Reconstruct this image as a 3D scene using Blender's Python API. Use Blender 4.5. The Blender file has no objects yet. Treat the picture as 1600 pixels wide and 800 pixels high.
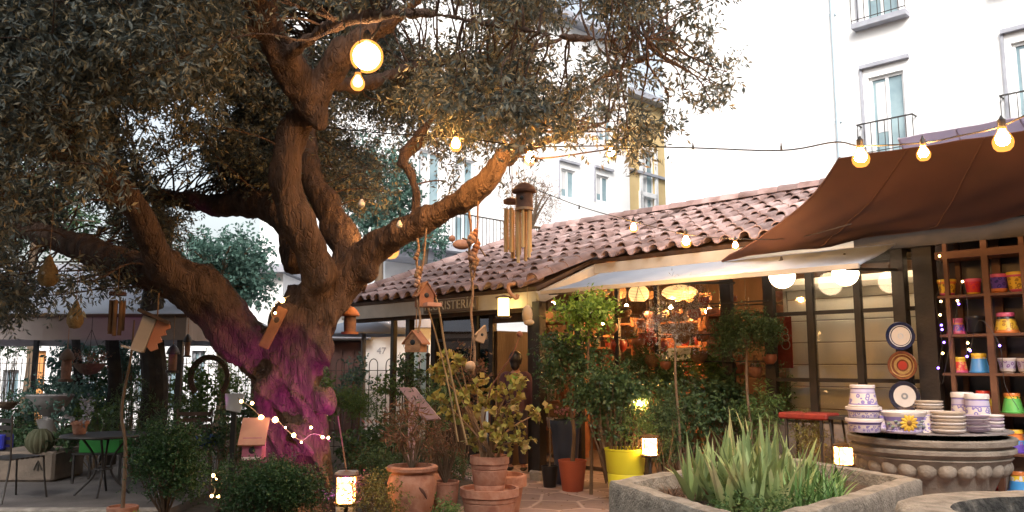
import bpy, bmesh, math, random
import numpy as np
from mathutils import Vector, Matrix, noise
random.seed(7)
RNG = np.random.default_rng(7)
S = bpy.context.scene
COL = S.collection
R = math.radians
PITCH = R(7.6)
EYE = 1.55
F = 1280.0            # focal length in photo pixels (1600 wide)

# ---------------- camera, sky, sun, exposure ----------------
cam = bpy.data.cameras.new('camera')
cam.lens = 28.8; cam.sensor_width = 36; cam.sensor_fit = 'HORIZONTAL'
cam.clip_start = 0.05; cam.clip_end = 3000
camo = bpy.data.objects.new('camera', cam); COL.objects.link(camo)
camo.location = (0, 0, EYE); camo.rotation_euler = (math.pi/2 + PITCH, 0, 0)
S.camera = camo

SUN_EL, SUN_AZ = R(38), R(184)       # azimuth clockwise from +Y
w = bpy.data.worlds.new('World'); S.world = w; w.use_nodes = True
nt = w.node_tree; nt.nodes.clear()
sky = nt.nodes.new('ShaderNodeTexSky'); sky.sky_type = 'NISHITA'; sky.sun_disc = False
sky.sun_elevation = SUN_EL; sky.sun_rotation = SUN_AZ
sky.air_density = 1.4; sky.dust_density = 6.0; sky.ozone_density = 1.5
hs = nt.nodes.new('ShaderNodeHueSaturation'); hs.inputs['Saturation'].default_value = 0.42
bg = nt.nodes.new('ShaderNodeBackground'); bg.inputs['Strength'].default_value = 0.15
wo = nt.nodes.new('ShaderNodeOutputWorld')
nt.links.new(sky.outputs[0], hs.inputs['Color']); nt.links.new(hs.outputs[0], bg.inputs['Color']); nt.links.new(bg.outputs[0], wo.inputs[0])
sl = bpy.data.lights.new('sun', 'SUN'); sl.energy = 1.5; sl.angle = R(25); sl.color = (1.0, 0.95, 0.9)
so = bpy.data.objects.new('sun', sl); COL.objects.link(so)
sd = Vector((math.sin(SUN_AZ)*math.cos(SUN_EL), math.cos(SUN_AZ)*math.cos(SUN_EL), math.sin(SUN_EL)))
so.rotation_euler = sd.to_track_quat('Z', 'Y').to_euler(); so.location = sd*50
S.view_settings.view_transform = 'Standard'; S.view_settings.look = 'None'
S.view_settings.gamma = 1.0; S.view_settings.use_curve_mapping = False
S.view_settings.exposure = 1.05
S.cycles.use_denoising = True
S.cycles.max_bounces = 6; S.cycles.diffuse_bounces = 3; S.cycles.glossy_bounces = 3
S.cycles.transparent_max_bounces = 12; S.cycles.transmission_bounces = 4
S.cycles.sample_clamp_indirect = 4.0
S.cycles.caustics_reflective = False; S.cycles.caustics_refractive = False

# ---------------- pixel <-> world helpers ----------------
CT, ST = math.cos(PITCH), math.sin(PITCH)
def W(px, py, Y):
    u = (400-py)/F; a = (px-800)/F; k = Y/(CT-ST*u)
    return Vector((a*k, Y, EYE+(ST+CT*u)*k))
def G(px, py, z=0.0):
    u = (400-py)/F; a = (px-800)/F; k = (z-EYE)/(ST+CT*u)
    return Vector((a*k, (CT-ST*u)*k, z))
def WC(px, py, c):
    u = (400-py)/F; a = (px-800)/F; d = CT-ST*u
    return W(px, py, c/(1+a/d))
Q = math.sqrt(0.5)
M45 = Matrix.Rotation(-math.pi/4, 4, 'Z')      # facade frame: x along the facade to the right, y away
def FL(p): return ((p[0]-p[1])*Q, (p[0]+p[1])*Q)   # world -> facade frame
def FS(px, c, py=500): return FL(WC(px, py, c))[0]
def FW(s, v, z): return Vector(((s+v)*Q, (v-s)*Q, z))
def sz(n, Y): return n*Y/F

# ---------------- mesh builder ----------------
class MB:
    def __init__(s, M=None): s.v = []; s.f = []; s.mi = []; s.M = M; s.cur = 0
    def add(s, vs, fs, M=None):
        n = len(s.v)
        for p in vs:
            p = Vector(p)
            if M is not None: p = M @ p
            if s.M is not None: p = s.M @ p
            s.v.append(p)
        for f in fs: s.f.append(tuple(i+n for i in f)); s.mi.append(s.cur)
        return s
    def box(s, c, size, rz=0, rx=0, ry=0, bev=0, taper=1.0):
        a, b, h = size[0]/2, size[1]/2, size[2]/2
        M = Matrix.Translation(c) @ Matrix.Rotation(rz, 4, 'Z') @ Matrix.Rotation(ry, 4, 'Y') @ Matrix.Rotation(rx, 4, 'X')
        if bev <= 0:
            t = taper
            vs = [(-a,-b,-h),(a,-b,-h),(a,b,-h),(-a,b,-h),(-a*t,-b*t,h),(a*t,-b*t,h),(a*t,b*t,h),(-a*t,b*t,h)]
            return s.add(vs, [(0,3,2,1),(4,5,6,7),(0,1,5,4),(1,2,6,5),(2,3,7,6),(3,0,4,7)], M)
        e = min(bev, a*.49, b*.49, h*.49); vs = []; fs = []
        # chamfered box via convex hull
        pts = []
        for sx in (-1,1):
            for sy in (-1,1):
                for sz_ in (-1,1):
                    pts += [(sx*a, sy*(b-e), sz_*(h-e)), (sx*(a-e), sy*b, sz_*(h-e)), (sx*(a-e), sy*(b-e), sz_*h)]
        bm = bmesh.new()
        for p in pts: bm.verts.new(p)
        bmesh.ops.convex_hull(bm, input=bm.verts)
        bm.verts.index_update()
        vs = [v.co.copy() for v in bm.verts]; fs = [[v.index for v in f.verts] for f in bm.faces]; bm.free()
        return s.add(vs, fs, M)
    def bar(s, p, q, wd, ht=None, up=(0,0,1)):
        p, q = Vector(p), Vector(q); d = q-p; L = d.length
        if L < 1e-6: return s
        z = d/L; x = z.cross(Vector(up))
        if x.length < 1e-3: x = z.cross(Vector((0,1,0)))
        x.normalize(); y = z.cross(x)
        M = Matrix((( x[0],y[0],z[0],(p[0]+q[0])/2),(x[1],y[1],z[1],(p[1]+q[1])/2),(x[2],y[2],z[2],(p[2]+q[2])/2),(0,0,0,1)))
        a, b, h = wd/2, (ht or wd)/2, L/2
        vs = [(-a,-b,-h),(a,-b,-h),(a,b,-h),(-a,b,-h),(-a,-b,h),(a,-b,h),(a,b,h),(-a,b,h)]
        return s.add(vs, [(0,3,2,1),(4,5,6,7),(0,1,5,4),(1,2,6,5),(2,3,7,6),(3,0,4,7)], M)
    def tube(s, pts, rad, n=8, cap=True):
        pts = [Vector(p) for p in pts]; m = len(pts)
        if not hasattr(rad, '__len__'): rad = [rad]*m
        vs = []; fs = []; x = None
        for i, p in enumerate(pts):
            t = pts[min(i+1, m-1)]-pts[max(i-1, 0)]
            if t.length < 1e-9: t = Vector((0,0,1))
            t.normalize()
            if x is None:
                x = t.cross(Vector((0,0,1)) if abs(t.z) < .9 else Vector((1,0,0)))
            x = x-t*x.dot(t); x.normalize(); y = t.cross(x)
            for k in range(n):
                a = 2*math.pi*k/n
                vs.append(p+(x*math.cos(a)+y*math.sin(a))*rad[i])
        for i in range(m-1):
            for k in range(n):
                fs.append((i*n+k, i*n+(k+1)%n, (i+1)*n+(k+1)%n, (i+1)*n+k))
        if cap:
            fs.append(tuple(range(n-1, -1, -1))); fs.append(tuple((m-1)*n+k for k in range(n)))
        return s.add(vs, fs)
    def lathe(s, prof, c=(0,0,0), n=24, sx=1, sy=1, M=None, wob=None, cap=True):
        vs = []; fs = []; m = len(prof)
        for i, (r, z) in enumerate(prof):
            for k in range(n):
                a = 2*math.pi*k/n
                rr = r*(wob(a, i) if wob else 1)
                vs.append((c[0]+rr*math.cos(a)*sx, c[1]+rr*math.sin(a)*sy, c[2]+z))
        for i in range(m-1):
            for k in range(n):
                fs.append((i*n+k, i*n+(k+1)%n, (i+1)*n+(k+1)%n, (i+1)*n+k))
        if cap and prof[0][0] > 1e-5: fs.append(tuple(range(n-1, -1, -1)))
        if cap and prof[-1][0] > 1e-5: fs.append(tuple((m-1)*n+k for k in range(n)))
        return s.add(vs, fs, M)
    def sph(s, c, r, n=12, m=8, sc=(1,1,1), M=None):
        prof = [(max(1e-6, r*math.sin(math.pi*i/m)), -r*math.cos(math.pi*i/m)*sc[2]) for i in range(m+1)]
        return s.lathe(prof, c, n, sc[0], sc[1], M)
    def prism(s, poly, z0, z1):
        n = len(poly)
        return s.add([(p[0],p[1],z0) for p in poly]+[(p[0],p[1],z1) for p in poly],
                     [tuple(range(n-1,-1,-1)), tuple(range(n,2*n))]+[(i,(i+1)%n,n+(i+1)%n,n+i) for i in range(n)])
    def slab(s, quad, th):
        q = [Vector(p) for p in quad]; nrm = (q[1]-q[0]).cross(q[2]-q[0]).normalized()*th; n = len(q)
        return s.add(q+[p-nrm for p in q], [tuple(range(n)), tuple(range(2*n-1,n-1,-1))]+[((i+1)%n,i,n+i,n+(i+1)%n) for i in range(n)])
    def wallholes(s, s0, s1, z0, z1, v0, v1, holes):
        xs = sorted({s0, s1, *[h[0] for h in holes], *[h[1] for h in holes]}); zs = sorted({z0, z1, *[h[2] for h in holes], *[h[3] for h in holes]})
        xs = [x for x in xs if s0 <= x <= s1]; zs = [z for z in zs if z0 <= z <= z1]
        for i in range(len(xs)-1):
            for j in range(len(zs)-1):
                cx, cz = (xs[i]+xs[i+1])/2, (zs[j]+zs[j+1])/2
                if any(h[0] < cx < h[1] and h[2] < cz < h[3] for h in holes): continue
                s.box((cx, (v0+v1)/2, cz), (xs[i+1]-xs[i], v1-v0, zs[j+1]-zs[j]))
        return s

def mkmesh(name, verts, faces, mats, smooth=False, mi=None):
    me = bpy.data.meshes.new(name)
    me.from_pydata([tuple(v) for v in verts], [], faces); me.update()
    for m in (mats if isinstance(mats, (list, tuple)) else [mats]): me.materials.append(m)
    if mi and any(mi): me.polygons.foreach_set('material_index', mi)
    if smooth:
        me.polygons.foreach_set('use_smooth', [True]*len(me.polygons))
        try: me.set_sharp_from_angle(angle=R(40))
        except Exception: pass
    return me
def fixn(me):
    bm = bmesh.new(); bm.from_mesh(me); bmesh.ops.recalc_face_normals(bm, faces=bm.faces); bm.to_mesh(me); bm.free()

def addobj(name, me, parent=None):
    o = bpy.data.objects.new(name, me); COL.objects.link(o); o.parent = parent
    return o
def tag(o, label=None, cat=None, group=None, kind=None):
    if label: o['label'] = label
    if cat: o['category'] = cat
    if group: o['group'] = group
    if kind: o['kind'] = kind
    return o

class Thing:
    def __init__(s, name, label, cat, loc=(0,0,0), rz=0, group=None):
        s.M = Matrix.Translation(loc) @ Matrix.Rotation(rz, 4, 'Z')
        o = bpy.data.objects.new(name, None); COL.objects.link(o)
        o.location = loc; o.rotation_euler = (0,0,rz); o.empty_display_size = .1
        tag(o, label, cat, group); s.o = o; s.inv = s.M.inverted()
    def part(s, name, mb, mat, parent=None, smooth=False, label=None, local=False):
        if isinstance(mb, MB):
            vs = mb.v if local else [s.inv @ v for v in mb.v]
            me = mkmesh(name, vs, mb.f, mat, smooth, mb.mi); fixn(me)
            if smooth:
                me.polygons.foreach_set('use_smooth', [True]*len(me.polygons))
                me.set_sharp_from_angle(angle=R(40))
        else:
            me = mb
            if not local: me.transform(s.inv)
        p = addobj(name, me, parent or s.o)
        if label: p['label'] = label
        return p
def single(name, mb, mat, label=None, cat=None, group=None, kind=None, smooth=False, loc=None):
    if isinstance(mb, MB):
        vs = mb.v; loc = Vector(loc) if loc is not None else Vector((0,0,0))
        me = mkmesh(name, [v-loc for v in vs], mb.f, mat, smooth, mb.mi); fixn(me)
        if smooth:
            me.polygons.foreach_set('use_smooth', [True]*len(me.polygons)); me.set_sharp_from_angle(angle=R(40))
    else: me = mb
    o = addobj(name, me); tag(o, label, cat, group, kind)
    if loc is not None: o.location = loc
    return o
def copy_tree(o, parent=None):
    c = o.copy(); COL.objects.link(c); c.parent = parent
    for ch in list(o.children): copy_tree(ch, c)
    return c
def dup(t, loc, rz=0, sc=1.0, label=None, group=None):
    o = t.o if isinstance(t, Thing) else t
    c = copy_tree(o); c.location = loc; c.rotation_euler = (0,0,rz); c.scale = (sc,sc,sc) if not hasattr(sc,'__len__') else sc
    if label: c['label'] = label
    if group: c['group'] = group
    return c
def crom(pts, n=6):
    P = [Vector(p) for p in pts]; P = [P[0]*2-P[1]]+P+[P[-1]*2-P[-2]]; out = []
    for i in range(1, len(P)-2):
        for k in range(n):
            t = k/n
            out.append(.5*((2*P[i])+(P[i+1]-P[i-1])*t+(2*P[i-1]-5*P[i]+4*P[i+1]-P[i+2])*t*t+(3*P[i]-P[i-1]-3*P[i+1]+P[i+2])*t**3))
    out.append(P[-2]); return out
def lerps(a, n):
    x = np.linspace(0, len(a)-1, n); return np.interp(x, range(len(a)), a).tolist()

# ---------------- materials ----------------
def lin(c): return tuple(c)+(1,) if len(c) == 3 else tuple(c)
MATS = {}
def newmat(name):
    m = bpy.data.materials.new(name); m.use_nodes = True
    return m, m.node_tree, m.node_tree.nodes['Principled BSDF']
def pm(name, c1, c2=None, rough=.8, scale=4, bump=0, bscale=25, metal=0, c3=None, detail=6, spec=None, bdist=.02, island=0, stretch=None, lo=.35, hi=.65):
    if name in MATS: return MATS[name]
    m, t, b = newmat(name); L = t.links
    b.inputs['Roughness'].default_value = rough; b.inputs['Metallic'].default_value = metal
    if spec is not None: b.inputs['Specular IOR Level'].default_value = spec
    tc = t.nodes.new('ShaderNodeTexCoord'); vec = tc.outputs['Object']
    if stretch:
        mp = t.nodes.new('ShaderNodeMapping'); mp.inputs['Scale'].default_value = stretch
        L.new(vec, mp.inputs['Vector']); vec = mp.outputs[0]
    if c2 is None: c2 = tuple(x*.75 for x in c1)
    n = t.nodes.new('ShaderNodeTexNoise'); n.inputs['Scale'].default_value = scale; n.inputs['Detail'].default_value = detail
    L.new(vec, n.inputs['Vector'])
    r = t.nodes.new('ShaderNodeValToRGB'); r.color_ramp.elements[0].position = lo; r.color_ramp.elements[1].position = hi
    r.color_ramp.elements[0].color = lin(c1); r.color_ramp.elements[1].color = lin(c2)
    if c3 is not None:
        e = r.color_ramp.elements.new((lo+hi)/2); e.color = lin(c3)
    L.new(n.outputs['Fac'], r.inputs['Fac'])
    out = r.outputs[0]
    if island:
        g = t.nodes.new('ShaderNodeNewGeometry'); h = t.nodes.new('ShaderNodeHueSaturation')
        mr = t.nodes.new('ShaderNodeMapRange'); mr.inputs['To Min'].default_value = 1-island; mr.inputs['To Max'].default_value = 1+island
        L.new(g.outputs['Random Per Island'], mr.inputs['Value']); L.new(mr.outputs[0], h.inputs['Value']); L.new(out, h.inputs['Color']); out = h.outputs[0]
    L.new(out, b.inputs['Base Color'])
    if bump:
        n2 = t.nodes.new('ShaderNodeTexNoise'); n2.inputs['Scale'].default_value = bscale; n2.inputs['Detail'].default_value = 6
        L.new(vec, n2.inputs['Vector'])
        bp = t.nodes.new('ShaderNodeBump'); bp.inputs['Strength'].default_value = bump; bp.inputs['Distance'].default_value = bdist
        L.new(n2.outputs['Fac'], bp.inputs['Height']); L.new(bp.outputs[0], b.inputs['Normal'])
    MATS[name] = m; return m
def em(name, c, s):
    if name in MATS: return MATS[name]
    m, t, b = newmat(name)
    b.inputs['Base Color'].default_value = lin(c); b.inputs['Emission Color'].default_value = lin(c); b.inputs['Emission Strength'].default_value = s
    MATS[name] = m; return m
def leafm(name, cols, rough=.55, trans=.25, vein=None):
    if name in MATS: return MATS[name]
    m, t, b = newmat(name); L = t.links
    g = t.nodes.new('ShaderNodeNewGeometry'); r = t.nodes.new('ShaderNodeValToRGB')
    n = len(cols); r.color_ramp.elements[0].color = lin(cols[0]); r.color_ramp.elements[1].color = lin(cols[-1])
    for i in range(1, n-1):
        e = r.color_ramp.elements.new(i/(n-1)); e.color = lin(cols[i])
    L.new(g.outputs['Random Per Island'], r.inputs[0]); L.new(r.outputs[0], b.inputs['Base Color'])
    b.inputs['Roughness'].default_value = rough; b.inputs['Specular IOR Level'].default_value = .35
    tr = t.nodes.new('ShaderNodeBsdfTranslucent'); L.new(r.outputs[0], tr.inputs[0])
    mx = t.nodes.new('ShaderNodeMixShader'); mx.inputs[0].default_value = trans
    L.new(b.outputs[0], mx.inputs[1]); L.new(tr.outputs[0], mx.inputs[2])
    L.new(mx.outputs[0], t.nodes['Material Output'].inputs[0]); MATS[name] = m; return m
def glassm(name, tint=(.8,.9,.9), refl=.12, rough=.03):
    if name in MATS: return MATS[name]
    m, t, b = newmat(name); L = t.links; t.nodes.remove(b)
    tr = t.nodes.new('ShaderNodeBsdfTransparent'); tr.inputs[0].default_value = lin(tint)
    gl = t.nodes.new('ShaderNodeBsdfGlossy'); gl.inputs['Roughness'].default_value = rough
    fr = t.nodes.new('ShaderNodeFresnel'); fr.inputs[0].default_value = 1.5
    ad = t.nodes.new('ShaderNodeMath'); ad.operation = 'ADD'; ad.inputs[1].default_value = refl; ad.use_clamp = True
    mx = t.nodes.new('ShaderNodeMixShader')
    L.new(fr.outputs[0], ad.inputs[0]); L.new(ad.outputs[0], mx.inputs[0]); L.new(tr.outputs[0], mx.inputs[1]); L.new(gl.outputs[0], mx.inputs[2])
    L.new(mx.outputs[0], t.nodes['Material Output'].inputs[0]); MATS[name] = m; return m
def bandm(name, bands, rough=.35, motif=None, mscale=40, mband=(.3,.7)):
    """glazed pottery: coloured bands by height of the pot, optional painted motif inside one band"""
    if name in MATS: return MATS[name]
    m, t, b = newmat(name); L = t.links
    tc = t.nodes.new('ShaderNodeTexCoord'); sp = t.nodes.new('ShaderNodeSeparateXYZ'); L.new(tc.outputs['Generated'], sp.inputs[0])
    r = t.nodes.new('ShaderNodeValToRGB'); r.color_ramp.interpolation = 'CONSTANT'
    r.color_ramp.elements[0].position = 0; r.color_ramp.elements[0].color = lin(bands[0][1])
    r.color_ramp.elements[1].position = bands[1][0] if len(bands) > 1 else .99; r.color_ramp.elements[1].color = lin(bands[1][1] if len(bands) > 1 else bands[0][1])
    for z, c in bands[2:]:
        e = r.color_ramp.elements.new(z); e.color = lin(c)
    L.new(sp.outputs['Z'], r.inputs[0]); out = r.outputs[0]
    if motif is not None:
        vo = t.nodes.new('ShaderNodeTexVoronoi'); vo.inputs['Scale'].default_value = mscale; L.new(tc.outputs['Object'], vo.inputs['Vector'])
        vr = t.nodes.new('ShaderNodeValToRGB'); vr.color_ramp.interpolation = 'CONSTANT'
        vr.color_ramp.elements[0].position = 0; vr.color_ramp.elements[0].color = (0,0,0,1)
        vr.color_ramp.elements[1].position = .2; vr.color_ramp.elements[1].color = (1,1,1,1)
        e = vr.color_ramp.elements.new(.45); e.color = (0,0,0,1)
        L.new(vo.outputs['Distance'], vr.inputs[0])
        g1 = t.nodes.new('ShaderNodeMath'); g1.operation = 'GREATER_THAN'; g1.inputs[1].default_value = mband[0]; L.new(sp.outputs['Z'], g1.inputs[0])
        g2 = t.nodes.new('ShaderNodeMath'); g2.operation = 'LESS_THAN'; g2.inputs[1].default_value = mband[1]; L.new(sp.outputs['Z'], g2.inputs[0])
        mu = t.nodes.new('ShaderNodeMath'); mu.operation = 'MULTIPLY'; L.new(g1.outputs[0], mu.inputs[0]); L.new(g2.outputs[0], mu.inputs[1])
        m2 = t.nodes.new('ShaderNodeMath'); m2.operation = 'MULTIPLY'; L.new(mu.outputs[0], m2.inputs[0]); L.new(vr.outputs[0], m2.inputs[1])
        mx = t.nodes.new('ShaderNodeMix'); mx.data_type = 'RGBA'; L.new(m2.outputs[0], mx.inputs[0]); L.new(out, mx.inputs[6]); mx.inputs[7].default_value = lin(motif)
        out = mx.outputs[2]
    L.new(out, b.inputs['Base Color']); b.inputs['Roughness'].default_value = rough
    MATS[name] = m; return m

def clothm(name, c1, c2, tr=.35, scale=2.0):
    m = pm(name, c1, c2, rough=.9, scale=scale, bump=.15, bscale=120); t = m.node_tree; b = t.nodes['Principled BSDF']
    k = t.nodes.new('ShaderNodeBsdfTranslucent'); t.links.new(b.inputs['Base Color'].links[0].from_socket, k.inputs[0])
    x = t.nodes.new('ShaderNodeMixShader'); x.inputs[0].default_value = tr
    t.links.new(b.outputs[0], x.inputs[1]); t.links.new(k.outputs[0], x.inputs[2]); t.links.new(x.outputs[0], t.nodes['Material Output'].inputs[0]); return m
BARK = pm('bark', (.062,.036,.026), (.155,.092,.064), rough=.9, scale=11, bump=.9, bscale=26, c3=(.105,.062,.044), stretch=(1,1,.35), bdist=.04, lo=.3, hi=.7)
_t = BARK.node_tree; _b = _t.nodes['Principled BSDF']; _L = _t.links
_v = _t.nodes.new('ShaderNodeTexVoronoi'); _v.feature = 'DISTANCE_TO_EDGE'; _v.inputs['Scale'].default_value = 16
_mp = [n for n in _t.nodes if n.bl_idname == 'ShaderNodeMapping'][0]
_nz = _t.nodes.new('ShaderNodeTexNoise'); _nz.inputs['Scale'].default_value = 6; _L.new(_mp.outputs[0], _nz.inputs['Vector'])
_ad = _t.nodes.new('ShaderNodeVectorMath'); _ad.operation = 'MULTIPLY_ADD'; _ad.inputs[1].default_value = (.35,.35,.35); _L.new(_nz.outputs['Color'], _ad.inputs[0]); _L.new(_mp.outputs[0], _ad.inputs[2]); _L.new(_ad.outputs[0], _v.inputs['Vector'])
_r = _t.nodes.new('ShaderNodeMapRange'); _r.inputs['From Max'].default_value = .12; _L.new(_v.outputs['Distance'], _r.inputs['Value'])
_b2 = _t.nodes.new('ShaderNodeBump'); _b2.inputs['Strength'].default_value = .6; _b2.inputs['Distance'].default_value = .025
_L.new(_r.outputs[0], _b2.inputs['Height']); _L.new(_b.inputs['Normal'].links[0].from_socket, _b2.inputs['Normal']); _L.new(_b2.outputs[0], _b.inputs['Normal'])
TWIG = pm('twig', (.11,.075,.05), (.16,.11,.07), rough=.9, scale=12)
PLAS = pm('white_plaster', (.80,.80,.80), (.66,.67,.69), rough=.9, scale=.35, bump=.25, bscale=9, detail=10, lo=.45, hi=.85)
PLASY = pm('yellow_plaster', (.62,.47,.24), (.55,.41,.2), rough=.9, scale=1.2)
CREAM = pm('cream_paint', (.46,.41,.35), (.36,.32,.27), rough=.7, scale=3, bump=.1)
GREYP = pm('grey_stone_trim', (.36,.37,.42), (.28,.29,.33), rough=.8, scale=3)
IRON = pm('dark_iron', (.018,.016,.016), (.035,.028,.024), rough=.5, scale=20)
BWOOD = pm('blackened_wood', (.012,.009,.007), (.026,.017,.013), rough=.55, scale=6, bump=.2)
DWOOD = pm('dark_wood', (.045,.026,.017), (.08,.045,.028), rough=.7, scale=5, bump=.3, stretch=(1,1,.2), bscale=30)
RWOOD = pm('reddish_wood', (.085,.034,.018), (.15,.062,.03), rough=.6, scale=5, stretch=(.3,1,1), bump=.2)
LWOOD = pm('pale_wood', (.50,.33,.20), (.38,.24,.14), rough=.7, scale=8, stretch=(1,1,.3), bump=.2)
OWOOD = pm('orange_wood', (.36,.15,.07), (.26,.10,.05), rough=.7, scale=8, bump=.2)
BAMB = pm('bamboo', (.66,.43,.19), (.50,.30,.12), rough=.5, scale=6, stretch=(1,1,.3), bump=.2)
ROPE = pm('rope', (.36,.21,.11), (.24,.13,.07), rough=.9, scale=40, bump=.5, bscale=80)
TERR = pm('terracotta', (.36,.15,.09), (.27,.11,.07), rough=.85, scale=7, bump=.3, bscale=30, c3=(.42,.21,.14))
SOIL = pm('soil', (.06,.04,.028), (.11,.075,.05), rough=1, scale=30, bump=.8, bscale=60)
TILE = pm('clay_roof_tile', (.18,.11,.095), (.36,.26,.245), rough=.9, scale=3.0, bump=.4, bscale=40, island=.38, c3=(.28,.185,.17))
STONE = pm('weathered_stone', (.22,.20,.175), (.36,.33,.29), rough=.95, scale=7, bump=.7, bscale=35, c3=(.27,.245,.215), bdist=.02, detail=9)
STONED = pm('dark_weathered_stone', (.17,.155,.13), (.40,.365,.31), rough=.95, scale=10, bump=.8, bscale=55, c3=(.29,.265,.225), detail=14, lo=.28, hi=.72)
STONESHADE = pm('mottled_shaded_stone', (.035,.034,.032), (.24,.22,.19), rough=.95, scale=14, bump=1.0, bscale=40, c3=(.09,.085,.075), detail=12, lo=.40, hi=.70)  # dark mottles, with the shade of the trough inside put into the colour
CARVED = pm('carved_fountain_stone', (.19,.165,.14), (.29,.255,.215), rough=.85, scale=6, bump=.45, bscale=40)
GLOW = em('warm_bulb_glow', (1.0,.50,.15), 700)
def haloglass():
    m, t, b = newmat('bulb_halo_shell'); L = t.links; t.nodes.remove(b)
    tr = t.nodes.new('ShaderNodeBsdfTransparent'); e = t.nodes.new('ShaderNodeEmission'); e.inputs[0].default_value = (1,.34,.06,1); e.inputs[1].default_value = 1.5
    mx = t.nodes.new('ShaderNodeMixShader'); mx.inputs[0].default_value = .42
    L.new(tr.outputs[0], mx.inputs[1]); L.new(e.outputs[0], mx.inputs[2]); L.new(mx.outputs[0], t.nodes['Material Output'].inputs[0]); return m
HALO = haloglass()  # orange halo of a lit bulb, imitated by a faintly emitting shell
GLOWW = em('warm_globe_glow', (1.0,.74,.46), 6)
GLOWF = em('fairy_bulb_glow', (1.0,.62,.22), 14)
GLOWL = em('lantern_glow', (1.0,.66,.26), 9)
GLOWB = em('blue_led_glow', (.25,.12,1.0), 8)
OPAL = pm('unlit_opal_bulb', (.72,.70,.68), (.66,.64,.62), rough=.25, scale=3)
BLACKP = pm('black_plastic', (.015,.015,.017), rough=.45)
GLASS = glassm('window_glass', (.95,.95,.93), .02)
GLASSD = glassm('dark_window_glass', (.45,.6,.6), .25)
# ---------------- foliage ----------------
def quadmesh(name, V, mat):
    n = len(V)//4
    me = bpy.data.meshes.new(name)
    me.vertices.add(len(V)); me.vertices.foreach_set('co', V.astype(np.float32).ravel())
    me.loops.add(n*4); me.loops.foreach_set('vertex_index', np.arange(n*4, dtype=np.int32))
    me.polygons.add(n); me.polygons.foreach_set('loop_start', np.arange(0, n*4, 4, dtype=np.int32))
    try: me.polygons.foreach_set('loop_total', np.full(n, 4, dtype=np.int32))
    except Exception: pass
    me.update(calc_edges=True); me.materials.append(mat); return me
def nrm(a): return a/np.maximum(1e-9, np.linalg.norm(a, axis=1, keepdims=True))
def sprig_leaves(C, D, L, k, ll, lw, spread=1.0, droop=.15, rng=RNG):
    """k leaves along each twig that starts at C and runs along D for L metres"""
    N = len(C); D = nrm(D)
    t = (np.arange(k)+.6)/k
    t = np.tile(t, N)[:, None]; c = np.repeat(C, k, 0); d = np.repeat(D, k, 0)
    r = rng.normal(size=(N*k, 3)); side = nrm(np.cross(d, r))
    Lr = L*(1+.3*rng.normal(size=(N, 1))); Lr = np.repeat(Lr, k, 0)
    base = c+d*t*Lr
    ld = nrm(d*.55+side*spread+np.array([0,0,-droop])+rng.normal(size=(N*k,3))*.15)
    s = (.75+.5*rng.random((N*k, 1)))
    ll_ = ll*s; lw_ = lw*s
    up = nrm(np.cross(ld, rng.normal(size=(N*k,3)))); sd = nrm(np.cross(ld, up))
    mid = base+ld*ll_*.5+up*ll_*.06
    V = np.stack([base, mid+sd*lw_*.5, base+ld*ll_-up*ll_*.04, mid-sd*lw_*.5], 1)
    return V.reshape(-1, 3)
def blob(n, c, r, shell=.55, up=.3, rng=RNG, lump=.22):
    """points and outward directions in an uneven ellipsoid with gaps"""
    d = nrm(rng.normal(size=(n,3)))
    ph = rng.random(6)*6.28
    wv = 1+lump*np.sin(d[:,0]*5+ph[0])*np.cos(d[:,2]*4+ph[1])+lump*.7*np.sin(d[:,1]*6+ph[2]+d[:,2]*5)
    rad = rng.random(n)**shell
    P = np.array(c)+d*(rad*wv)[:,None]*np.array(r)
    D = nrm(d+np.array([0,0,up])+rng.normal(size=(n,3))*.45)
    return P, D
LF = {
 'olive': leafm('olive_tree_leaves', [(.05,.068,.072),(.11,.13,.115),(.18,.18,.14),(.33,.26,.14)], trans=.22),
 'dark': leafm('dark_green_leaves', [(.03,.06,.03),(.055,.10,.045),(.08,.14,.055)]),
 'deep': leafm('deep_glossy_leaves', [(.03,.075,.04),(.055,.11,.05),(.085,.15,.065)], rough=.35),
 'mid': leafm('mid_green_leaves', [(.07,.14,.045),(.11,.19,.06),(.17,.25,.08)]),
 'lime': leafm('lime_green_leaves', [(.10,.20,.035),(.17,.30,.05),(.24,.38,.07)]),
 'yellow': leafm('yellowing_leaves', [(.22,.24,.05),(.36,.30,.07),(.30,.20,.07),(.20,.26,.06)]),
 'ochre': leafm('ochre_green_leaves', [(.16,.14,.04),(.24,.20,.06),(.12,.13,.04)]),
 'blue': leafm('blue_green_leaves', [(.05,.11,.09),(.08,.16,.13),(.11,.20,.16)]),
 'silver': leafm('silver_grey_leaves', [(.22,.23,.25),(.32,.33,.36),(.42,.42,.45)]),
 'box': leafm('boxwood_leaves', [(.018,.05,.02),(.035,.085,.03),(.07,.13,.045)], rough=.4),
 'brown': leafm('dry_brown_leaves', [(.16,.08,.05),(.22,.11,.07),(.10,.10,.05)]),
 'pink': leafm('pink_blossom', [(.45,.18,.22),(.55,.3,.32),(.3,.12,.12)]),
}
SPEC = {  # twig length, leaves per twig, leaf length, leaf width
 'fine': (.10, 9, .030, .012), 'box': (.07, 8, .022, .013), 'mid': (.14, 7, .06, .03), 'broad': (.16, 6, .10, .055), 'narrow': (.16, 9, .075, .014),
}
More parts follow.
